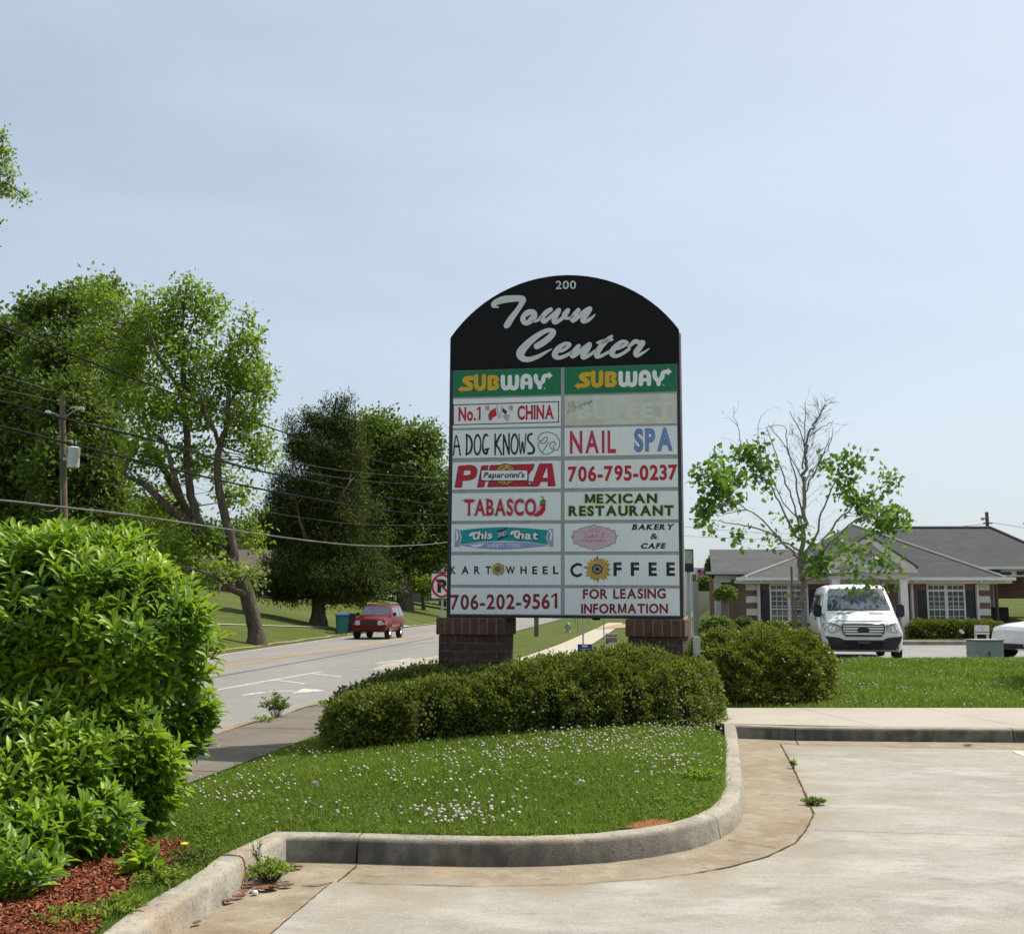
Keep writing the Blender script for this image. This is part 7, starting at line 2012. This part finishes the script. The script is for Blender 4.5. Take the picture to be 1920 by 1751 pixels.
cable('service_wire', 'wire meeting the pole behind the brick roof from the left', [(1790, 988, 70), (1830, 984, 70), (1855, 981, 70)], .012, WIRE)
cable('service_wire', 'wire leaving the pole behind the brick roof to the right', [(1860, 980, 70), (1900, 986, 68), (1960, 997, 66)], .012, WIRE)

# no-parking sign, half hidden by the big sign
Yn = 26.5
bp = at(829, 1180, Yn)
t = thing('road_sign', 'square no-parking sign on a metal post, half hidden by the big sign', 'road sign', (bp.x, Yn, h(bp.x, Yn)))
o_ = Vector(t.location)
nx = lambda u: hx(u, Yn) - o_.x
nz = lambda v: hz(v, Yn) - o_.z
mb = MB(); mb.box(nx(828), nx(832), .03, .08, -.2, nz(1074)); mb.build('post', STEEL, t)
def rrect(x0, x1, z0, z1, r): return [(x + r * math.cos(a), z + r * math.sin(a)) for x, z, t0 in ((x1 - r, z1 - r, 0), (x0 + r, z1 - r, PI / 2), (x0 + r, z0 + r, PI), (x1 - r, z0 + r, 1.5 * PI)) for a in np.linspace(t0, t0 + PI / 2, 5)]
mb = MB(); mb.prism(rrect(nx(808.5), nx(850), nz(1123), nz(1074), .04), 0, .02, 'y'); pl2 = mb.build('sign_plate', INK['black'], t)
mb = MB(); mb.prism(rrect(nx(810), nx(848.5), nz(1121.5), nz(1075.5), .035), -.008, -.001, 'y'); mb.build('sign_face', WHITE, pl2)
A = Art(lambda u, v: (nx(u), nz(v)), -.012)
A.text('P', (821, 1086, 838, 1111), 'black', 0, bold=.06)
A.stroke([(829.5 + 18 * math.cos(a), 1098 + 20.5 * math.sin(a), 4.0) for a in np.linspace(0, 2 * PI, 25)][:-1], 'red', 2, closed=True, res=2)
A.stroke([(816, 1084, 3.8), (843, 1113, 3.8)], 'red', 3, res=1)
A.build('lettering', pl2)

# bins by the first drive
def bin_(loc, rz, bodym, lidm, label, k=1.0):
    t = thing('wheelie_bin', label, 'bin', loc, rz, 'bins at the kerb across the road')
    mb = MB()
    a, b = .25 * k, .31 * k
    v = [(-a, -a, .06), (a, -a, .06), (a, a, .06), (-a, a, .06), (-b, -b, .96 * k), (b, -b, .96 * k), (b, b + .05, .96 * k), (-b, b + .05, .96 * k)]
    mb.add(v, [(0, 3, 2, 1), (4, 5, 6, 7), (0, 1, 5, 4), (1, 2, 6, 5), (2, 3, 7, 6), (3, 0, 4, 7)]); mb.build('body', bodym, t, bevel=.03)
    mb = MB(); mb.prism([(-b - .04, .965 * k), (b + .1, .965 * k), (b + .1, 1.02 * k), (0, 1.09 * k), (-b - .04, 1.03 * k)], -b - .03, b + .03, 'x'); mb.build('lid', lidm, t, bevel=.015)
    for s in (-1, 1):
        mb = MB(); mb.lathe([(.12, -.03), (.12, .03)], 14, (s * .27 * k, .27 * k, .12), 'x'); mb.build('wheel', RUBBER, t)
    return t
gb = ground_at(641, 1190, 30)
bin_((gb.x, gb.y, gb.z), .3, mat('bin_green', (.012, .17, .12), rough=.5, col2=(.01, .13, .09)), mat('bin_blue', (.03, .07, .40), rough=.5, col2=(.025, .06, .32)), 'green wheelie bin with a blue lid beside the red car', 1.12)
gb = ground_at(656, 1186, 30)
bin_((gb.x, gb.y + .4, gb.z), .1, mat('bin_black', (.02, .022, .024), rough=.5, col2=(.03, .03, .03)), mat('bin_black_lid', (.025, .022, .025), rough=.5), 'black wheelie bin between the green bin and the red car', 1.08)

# things seen through the gap under the sign
hp = ground_at(1065, 1186, 30)
t = thing('fire_hydrant', 'cream fire hydrant with a green bonnet on the grass by the path', 'fire hydrant', tuple(hp))
CRM = mat('hydrant_cream', (.46, .40, .28), rough=.6, col2=(.38, .32, .22)); GRN = mat('hydrant_green', (.12, .33, .24), rough=.5, col2=(.1, .28, .2))
mb = MB(); mb.lathe([(.17, 0), (.17, .06), (.125, .08), (.12, .42), (.15, .44), (.15, .48), (.05, .49)], 14); mb.build('barrel', CRM, t, smooth=40)
mb = MB(); mb.lathe([(.155, .485), (.155, .52), (.12, .58), (.07, .63), (.03, .65), (.03, .70), (.01, .71)], 14); mb.build('bonnet', GRN, t, smooth=40)
for ax, c in (('x', (0, 0, .36)), ('y', (0, 0, .34))):
    mb = MB(); mb.lathe([(.075, -.2), (.075, -.15), (.055, -.14), (.055, .14), (.075, .15), (.075, .2)], 10, c, ax); mb.build('nozzle', GRN if ax == 'x' else CRM, t, smooth=40)
for u, v, nm, lb, hgt in ((1093.5, 1212, 'metal_post', 'galvanised post rising behind the hedge to the underside of the big sign', 3.1), (1132.5, 1212, 'metal_post', 'thinner post right of the galvanised one, beside the red and white yard sign', 2.6)):
    p = ground_at(u, v, 14)
    mb = MB(); w = .034 if hgt > 3 else .022
    mb.box(-w, w, -w * .6, w * .6, -.2, hgt)
    tag(mb.build(nm, STEEL, loc=p, bevel=.004), lb, 'post')
def yard_sign(u0, u1, v0, v1, Y, m, label, draw):
    x = hx((u0 + u1) / 2, Y)
    t = thing('yard_sign', label, 'sign', (x, Y, h(x, Y)))
    o = Vector(t.location)
    fx = lambda u: hx(u, Y) - o.x
    fz = lambda v: hz(v, Y) - o.z
    mb = MB(); mb.box(fx(u0), fx(u1), 0, .012, fz(v1), fz(v0)); pl = mb.build('sign_board', m, t)
    for k in (.2, .8):
        mb = MB(); xx = fx(u0 + (u1 - u0) * k); mb.tube([(xx, .02, -.15), (xx, .02, fz(v0) - .05)], .006, 6); mb.build('wire_leg', STEEL, t)
    A = Art(lambda u, v: (fx(u), fz(v)), -.004)
    draw(A)
    if A.f: A.build('lettering', pl)
    return t
def d_blue(A):
    A.poly([(1089, 1209), (1100, 1209), (1100, 1213), (1089, 1213)], 'white', 0); A.stroke([(1086, 1217, 1.4), (1103, 1216.5, 1.4)], 'silver', 1, res=1)
yard_sign(1081.5, 1108, 1207.5, 1222, 19.5, mat('blue_board', (.02, .06, .30), rough=.5, col2=(.018, .05, .25)), 'small blue yard sign just showing over the long hedge', d_blue)
def d_red(A):
    A.poly([(1133.8, 1189.5), (1154, 1189), (1154, 1193), (1133.8, 1193.5)], 'dred', 0); A.poly([(1133.8, 1196), (1154, 1195.5), (1154, 1204), (1133.8, 1204.5)], 'dred', 0)
    for k in range(4): A.stroke([(1135.5, 1191.2 + k * 3.9, .9), (1152.5, 1190.8 + k * 3.9, .9)], 'white', 1, res=1)
    A.poly([(1134, 1203), (1139, 1203), (1139, 1206), (1134, 1206)], 'black', 2)
yard_sign(1133.2, 1154.6, 1187, 1206.5, 24, WHITE, 'small dark red and white yard sign beyond the hedge', d_red)
p = ground_at(1049, 1162, 40)
t = thing('yard_sign', 'white sign with a blue top far down the verge', 'sign', tuple(p)); 
mb = MB(); mb.box(-.9, .9, 0, .03, .15, .55); bd = mb.build('sign_board', WHITE, t)
mb = MB(); mb.box(-.9, .9, -.012, -.002, .42, .55); mb.build('blue_band', INK['navy'], bd)
mb = MB(); mb.tube([(-.7, .05, -.1), (-.7, .05, .5)], .02, 6); mb.tube([(.7, .05, -.1), (.7, .05, .5)], .02, 6); mb.build('legs', STEEL, t)
# row of thin stakes on the verge
for u, v in ((1078, 1168), (1083, 1184), (1103, 1170), (1078.5, 1172)):
    p = ground_at(u, v, 25)
    mb = MB(); mb.tube([(0, 0, -.1), (0, 0, .9)], .012, 5)
    tag(mb.build('stake', WIRE, loc=p), 'thin dark stake in the grass beyond the fire hydrant', 'stake', 'thin stakes on the verge')

# meter box on the right pier
bx = at(1304.5, 1214, 13.9)
t = thing('meter_box', 'small grey electrical box at the right brick pier, above the rounded bush', 'electrical box', (bx.x, bx.y, bx.z - .12))
mb = MB(); mb.box(-.045, .05, -.06, .06, 0, .26); mb.build('case', mat('box_grey', (.42, .44, .43), rough=.5, col2=(.36, .38, .37)), t, bevel=.006)
mb = MB(); mb.tube([(0, 0, -.8), (0, 0, 0)], .015, 6); mb.build('conduit', STEEL, t)
mb = MB(); mb.box(-.05, .055, -.064, -.0605, .2, .235); mb.build('cover_flap', STEEL, t)

# utility cabinet, lit sign board and spotlight on the right
cp = at(1845, 1238, 25.0)
t = thing('utility_cabinet', 'square grey-green utility cabinet at the back edge of the lawn strip', 'utility cabinet', (cp.x, 25.0, h(cp.x, 25.0) - .05))
o_ = Vector(t.location)
mb = MB(); x0, x1 = hx(1820, 25) - o_.x, hx(1870, 25) - o_.x; zt = hz(1199, 25) - o_.z
mb.box(x0, x1, 0, .6, 0, zt - .03); mb.build('case', GREYBOX, t, bevel=.012)
mb = MB(); mb.box(x0 - .02, x1 + .02, -.03, .63, zt - .028, zt); mb.build('lid', GREYBOX, t, bevel=.008)
mb = MB(); mb.box(x0 + .27, x0 + .29, -.02, -.001, .2, .3); mb.build('latch', SHUT, t)
Yw = 43.0
wp = at(1832, 1200, Yw)
t = thing('notice_board', 'low white notice board with a blue stripe in front of the clipped shrubs', 'sign', (wp.x, Yw, h(wp.x, Yw)))
o_ = Vector(t.location)
fx = lambda u: hx(u, Yw) - o_.x
fz = lambda v: hz(v, Yw) - o_.z
mb = MB(); mb.box(fx(1819), fx(1845), 0, .06, fz(1189), fz(1172)); bd = mb.build('board', WHITE, t)
A = Art(lambda u, v: (fx(u), fz(v)), -.004); A.stroke([(1819.3, 1184.5, 1.4), (1844.7, 1184.5, 1.4)], 'navy', 0, res=1); A.stroke([(1826, 1176, .8), (1838, 1176, .8)], 'grey', 0, res=1); A.poly([(1829, 1179), (1834, 1179), (1832, 1181.5)], 'dred', 0); A.build('lettering', bd)
for u in (1821, 1843):
    mb = MB(); mb.box(fx(u) - .04, fx(u) + .04, .07, .13, -.2, fz(1175)); mb.build('leg', WHITE, t)
sp_ = at(1803, 1198, 42.9)
t = thing('spotlight', 'small black garden spotlight left of the white notice board', 'spotlight', (sp_.x, 42.9, h(sp_.x, 42.9) + .15))
mb = MB(); mb.tube([(0, 0, -.1), (0, 0, .3)], .02, 6); mb.build('stem', SHUT, t)
mb = MB(); mb.tube([(-.05, .1, .25), (.0, -.05, .38)], [.08, .12], 10); mb.build('lamp_head', SHUT, t)

# black framed sign just right of the big sign, and what stands below it
Ys = 34.0
p = at(1290, 1140, Ys)
t = thing('framed_sign', 'black-framed hanging sign panel on a grey post, right behind the big sign', 'sign', (p.x, Ys, h(p.x, Ys)))
o_ = Vector(t.location)
fx = lambda u: hx(u, Ys) - o_.x
fz = lambda v: hz(v, Ys) - o_.z
mb = MB(); mb.tube([(fx(1290.5), .05, -.3), (fx(1290.5), .05, fz(1040))], .06, 8); mb.build('post', STEEL, t, smooth=50)
mb = MB()
mb.box(fx(1266), fx(1299), -.04, .04, fz(1072), fz(1056.5)); mb.box(fx(1297.8), fx(1299), -.04, .04, fz(1056.5), fz(1030)); mb.box(fx(1266), fx(1297.8), -.04, .04, fz(1031), fz(1029.6)); mb.build('frame', SHUT, t)
mb = MB(); mb.box(fx(1266), fx(1297.8), -.015, .015, fz(1056.4), fz(1031.1)); mb.build('sign_face', mat('pale_green_face', (.42, .48, .38), rough=.6, col2=(.28, .36, .24), scale=4), t)

# weeds, dandelions, dead leaves, litter
def weed(name, label, u, v, n, hgt, spread, Lf, m=None, cat='weed', plane=None):
    p = on_plane(u, v, plane) if plane is not None else ground_at(u, v, 3)
    t = thing(name, label, cat, tuple(p), 0)
    mb = MB(); c, ax = [], []
    for k in range(n):
        a = random.uniform(0, 2 * PI); r = spread * math.sqrt(random.random())
        e = Vector((r * math.cos(a), r * math.sin(a), hgt * random.uniform(.4, 1.0) * (1 - .5 * r / spread)))
        b = Vector((e.x * .25, e.y * .25, 0))
        mid = b.lerp(e, .5) + Vector((0, 0, .15 * hgt))
        mb.tube([b, mid, e], [.0025, .002, .001], 4, cap=False)
        for q in range(9):
            s = random.uniform(.25, 1)
            c.append(b.lerp(mid, s * 2) if s < .5 else mid.lerp(e, s * 2 - 1)); ax.append((random.uniform(-1, 1), random.uniform(-1, 1), random.uniform(0, 1)))
    mb.build('stems', TWIG, t)
    N = len(c); L = rng.uniform(.6, 1.2, N) * Lf
    leaf_mesh('leaves', np.array(c), np.array(ax), rand_dirs(N) + np.array([0, 0, .8]), L, L * .42, np.clip(rng.normal(.55, .2, N), 0, 1), m or L_FRESH, T_DIAMOND, t)
    return t
weed('weed', 'tall leafy weed growing at the road edge beside the pavement', 518, 1343, 40, .45, .30, .075, L_MID, plane=-.1)
weed('weed', 'flat patch of small weeds at the pavement edge left of the tall weed', 497, 1352, 16, .10, .22, .05, L_FRESH, plane=-.1)
weed('weed', 'feathery green weed with tall seed stalks in the kerb corner', 505, 1652, 90, .17, .17, .028, L_FRESH, plane=0.0)
weed('weed', 'wispy stalk weed against the kerb at the corner', 480, 1640, 14, .30, .06, .02, L_FRESH, plane=0.0)
weed('weed', 'low round weed growing in the curved gutter joint of the car park', 1526, 1508, 45, .06, .10, .035, L_MID, plane=0.0)
weed('weed', 'small upright weed in the gutter joint, above the round one', 1487, 1440, 12, .11, .04, .035, L_FRESH, plane=0.0)
weed('weed', 'small weed tuft at the road edge near the long hedge', 606, 1322, 12, .10, .16, .05, L_FRESH, plane=-.1)
weed('weed', 'bushy green weed between the mulch and the kerb', 295, 1660, 90, .12, .2, .026, L_FRESH)
weed('weed', 'broad-leaved dark weed in the mulch', 262, 1648, 14, .16, .10, .12, L_SHRUB)
weed('weed', 'green weed spilling over the kerb at the bottom left', 215, 1715, 70, .10, .17, .026, L_FRESH)
weed('weed', 'ragged weeds along the kerb behind the mulch corner', 360, 1622, 70, .10, .20, .028, L_MID)
weed('weed', 'light green broad-leaved weed patch in the lawn by the right kerb', 1308, 1462, 40, .10, .20, .06, L_FRESH)
weed('weed', 'grassy weeds at the bottom left corner in front of the shrub', 130, 1735, 70, .10, .2, .028, L_FRESH)
p = ground_at(344, 1617, 3)
t = thing('dandelion', 'single yellow dandelion beside the mulch', 'flower', tuple(p))
mb = MB(); mb.tube([(0, 0, 0), (.005, 0, .09)], .002, 5); mb.build('stem', L_FRESH, t)
mb = MB(); mb.lathe([(.004, .085), (.02, .092), (.022, .1), (.008, .106)], 14); mb.build('flower', mat('dandelion_yellow', (.75, .55, .02), rough=.7, col2=(.6, .42, .02), scale=200), t)
p = ground_at(590, 1508, 3)
t = thing('dandelion', 'round grey dandelion clock standing in the island lawn', 'flower', tuple(p))
mb = MB(); mb.tube([(0, 0, 0), (.003, 0, .12)], .002, 5); mb.build('stem', L_FRESH, t)
n = 160; d = rand_dirs(n)
leaf_mesh('seed_head', d * .012 + np.array([0, 0, .135]), d, rand_dirs(n), .02, .008, .3, CLOVER, T_DIAMOND, t)
DRY = mat('dry_leaf', (.17, .075, .035), rough=.85, col2=(.10, .045, .022), scale=30)
def dry_leaf(u, v, size, rz, label, m=DRY, curl=.35):
    p = on_plane(u, v, .006)
    me = MB()
    N = 6
    L, R = [], []
    for i in range(N + 1):
        t = i / N
        w = size * .28 * math.sin(PI * min(max(t, .04), .97)) ** .8
        z = size * curl * (t - .5) ** 2 + .004
        L.append((size * (t - .5), w, z + w * .5)); R.append((size * (t - .5), -w, z + w * .35))
    C_ = [(size * (i / N - .5), 0, size * curl * (i / N - .5) ** 2 + .002) for i in range(N + 1)]
    me.add(L + C_ + R, [(i, N + 1 + i, N + 2 + i, i + 1) for i in range(N)] + [(N + 1 + i, 2 * N + 2 + i, 2 * N + 3 + i, N + 2 + i) for i in range(N)])
    o = me.build('dead_leaf', m, loc=p, smooth=60)
    o.rotation_euler = (0, 0, rz)
    return tag(o, label, 'leaf', 'dead leaves in the gutter')
DL = 'small brown dead leaf lying in the gutter by the kerb corner'
for i, (u, v, s, r) in enumerate([(470, 1660, .10, .3), (482, 1668, .09, 1.2), (455, 1674, .10, 2.0), (448, 1682, .08, .6), (500, 1668, .12, .1), (512, 1665, .09, 2.6), (536, 1662, .09, .2), (430, 1690, .07, .5), (425, 1691, .06, 2.1), (370, 1731, .06, 1.0), (544, 1622, .07, .6), (552, 1628, .06, 1.9), (560, 1626, .07, 2.6)]):
    dry_leaf(u, v, s, r, DL)
dry_leaf(1815, 1398, .12, .2, 'curled brown dead leaf alone at the right kerb foot')
dry_leaf(523, 1628, .16, .2, 'broad tan dead leaf in the kerb corner behind the feathery weed', mat('tan_leaf', (.42, .26, .12), rough=.85, col2=(.34, .2, .09), scale=20), .15)
p = on_plane(478, 1673, .012)
mb = MB(); mb.lathe([(.004, -.012), (.016, -.006), (.018, .004), (.01, .013), (.003, .015)], 10); tag(mb.build('pebble', WHITE, loc=p, smooth=60), 'white pebble in the gutter among dead leaves', 'pebble')

# shrubs by the brick building
def ball_shrub(name, label, u, v, ru, rv, Y, nleaf, size, m, tint=(.45, .2), group=None, cat='shrub', trunk=None, vb=None):
    k = Y / FPX
    c = at(u, v, Y)
    zb_ = h(c.x, Y) if vb is None else hz(vb, Y)
    t = thing(name, label, cat, (c.x, Y, zb_), 0, group)
    d = rand_dirs(nleaf); d[:, 2] = np.where(d[:, 2] < -.6, -d[:, 2], d[:, 2])
    R = np.array([ru * k, ru * k, rv * k])
    P = np.array(c) + d * R * (1 + smoothnoise(d * 2, 2.2, u) [:, None] * .12) * rng.uniform(.72, 1.04, (nleaf, 1))
    L = size * rng.uniform(.6, 1.25, nleaf)
    leaf_mesh('foliage', P, d * .7 + rand_dirs(nleaf), d + rand_dirs(nleaf) * .6 + np.array([0, 0, .4]), L, L * .55, np.clip(rng.normal(tint[0], tint[1], nleaf), 0, 1), m, T_DIAMOND, t, (c.x, Y, zb_))
    mb = MB()
    cz = c.z - zb_
    if trunk:
        for a, b in trunk:
            mb.tube([(a * k, 0, -.1), (a * .8 * k, 0, cz - rv * k * .6), (b * k, 0, cz)], [.03, .024, .012], 6)
        mb.build('trunk', BARK_G, t, smooth=50)
    else:
        mb.lathe([(R[0] * .6, -.1), (R[0] * .75, cz * .7), (R[0] * .72, cz + R[2] * .3), (R[0] * .4, cz + R[2] * .68), (.02, cz + R[2] * .76)], 14)
        mb.build('twigs', CORE, t, smooth=60)
    return t
ball_shrub('topiary_tree', 'small round-topped tree on pale bare stems in front of the porch wing', 1360, 1115, 19, 15, 40, 1500, .13, L_MID, (.6, .2), cat='tree', trunk=((-1, -6), (2, 0), (5, 7), (-9, -8), (-4, -3)))
ball_shrub('shrub', 'dark green spreading shrub below the topiary tree', 1345, 1180, 34, 22, 38, 2600, .11, L_MID, (.35, .18), 'shrubs around the brick building')
ball_shrub('shrub', 'dark low shrub at the foot of the porch wing', 1395, 1178, 18, 20, 42, 1200, .11, L_MID, (.2, .12), 'shrubs around the brick building')
ball_shrub('shrub', 'olive clipped shrub under the left window', 1420, 1180, 17, 13, 44, 1300, .09, L_HEDGE, (.5, .2), 'shrubs around the brick building')
ball_shrub('shrub', 'round olive shrub between the maple stakes and the left window', 1456, 1178, 22, 14, 43.5, 1600, .09, L_HEDGE, (.55, .2), 'shrubs around the brick building')
ball_shrub('shrub', 'dark shrub behind the maple trunk', 1495, 1180, 20, 16, 44, 1300, .09, L_MID, (.2, .12), 'shrubs around the brick building')
ball_shrub('shrub', 'round dark bush far off beside the flag panel', 1322, 1098, 16, 15, 85, 1400, .22, L_MID, (.3, .15), vb=1112)
ball_shrub('shrub', 'conifer-like dark bush behind the round far bush', 1336, 1070, 13, 26, 92, 1300, .24, L_MID, (.22, .12), vb=1112)
hedge('hedge', 'low clipped olive hedge under the right window of the brick building', [(hx(1712, 45.2), 45.0, .55, .95), (hx(1770, 45.2), 45.2, .55, .95), (hx(1812, 45.2), 45.1, .6, .95)], 9000, .085, L_HEDGE, cat='hedge', tint=(.42, .2))
hedge('hedge', 'bright olive end of the low hedge behind the white notice board', [(hx(1838, 45.2), 45.0, .55, .90), (hx(1853, 45.2), 45.1, .5, .9)], 3600, .085, L_HEDGE, cat='hedge', tint=(.6, .2))
# retaining wall / drive edge at the far left of the porch
Yr = 78
x0, x1 = hx(1304, Yr), hx(1384, Yr)
mb = MB(); mb.box(0, x1 - x0, 0, .4, -1.2, hz(1108, Yr) - hz(1126, Yr))
tag(mb.build('retaining_wall', PATH_M, loc=(x0, Yr, hz(1126, Yr))), 'pale low concrete wall on the bank beyond the porch wing', 'wall')
# maple stakes
for u, v0, v1, lb in ((1488, 1062, 1185, 'weathered wooden stake left of the maple trunk'), (1494, 1120, 1200, 'short pale stake close to the maple trunk')):
    p = at(u, v1, 31 if v0 < 1100 else 30.5)
    z0 = h(p.x, p.y)
    mb = MB(); mb.tube([(0, 0, -.3), (.0, 0, hz(v0, p.y) - z0)], .032, 6); tag(mb.build('tree_stake', WOOD, loc=(p.x, p.y, z0)), lb, 'stake', 'stakes beside the maple')
p = at(1477, 1117, 31.0)
mb = MB(); mb.box(-.11, .2, -.02, .02, -.06, .06); tag(mb.build('wooden_tag', mat('pale_wood', (.48, .34, .2), rough=.8, col2=(.38, .26, .15)), loc=p), 'small tan board fixed to the stake by the maple', 'board')
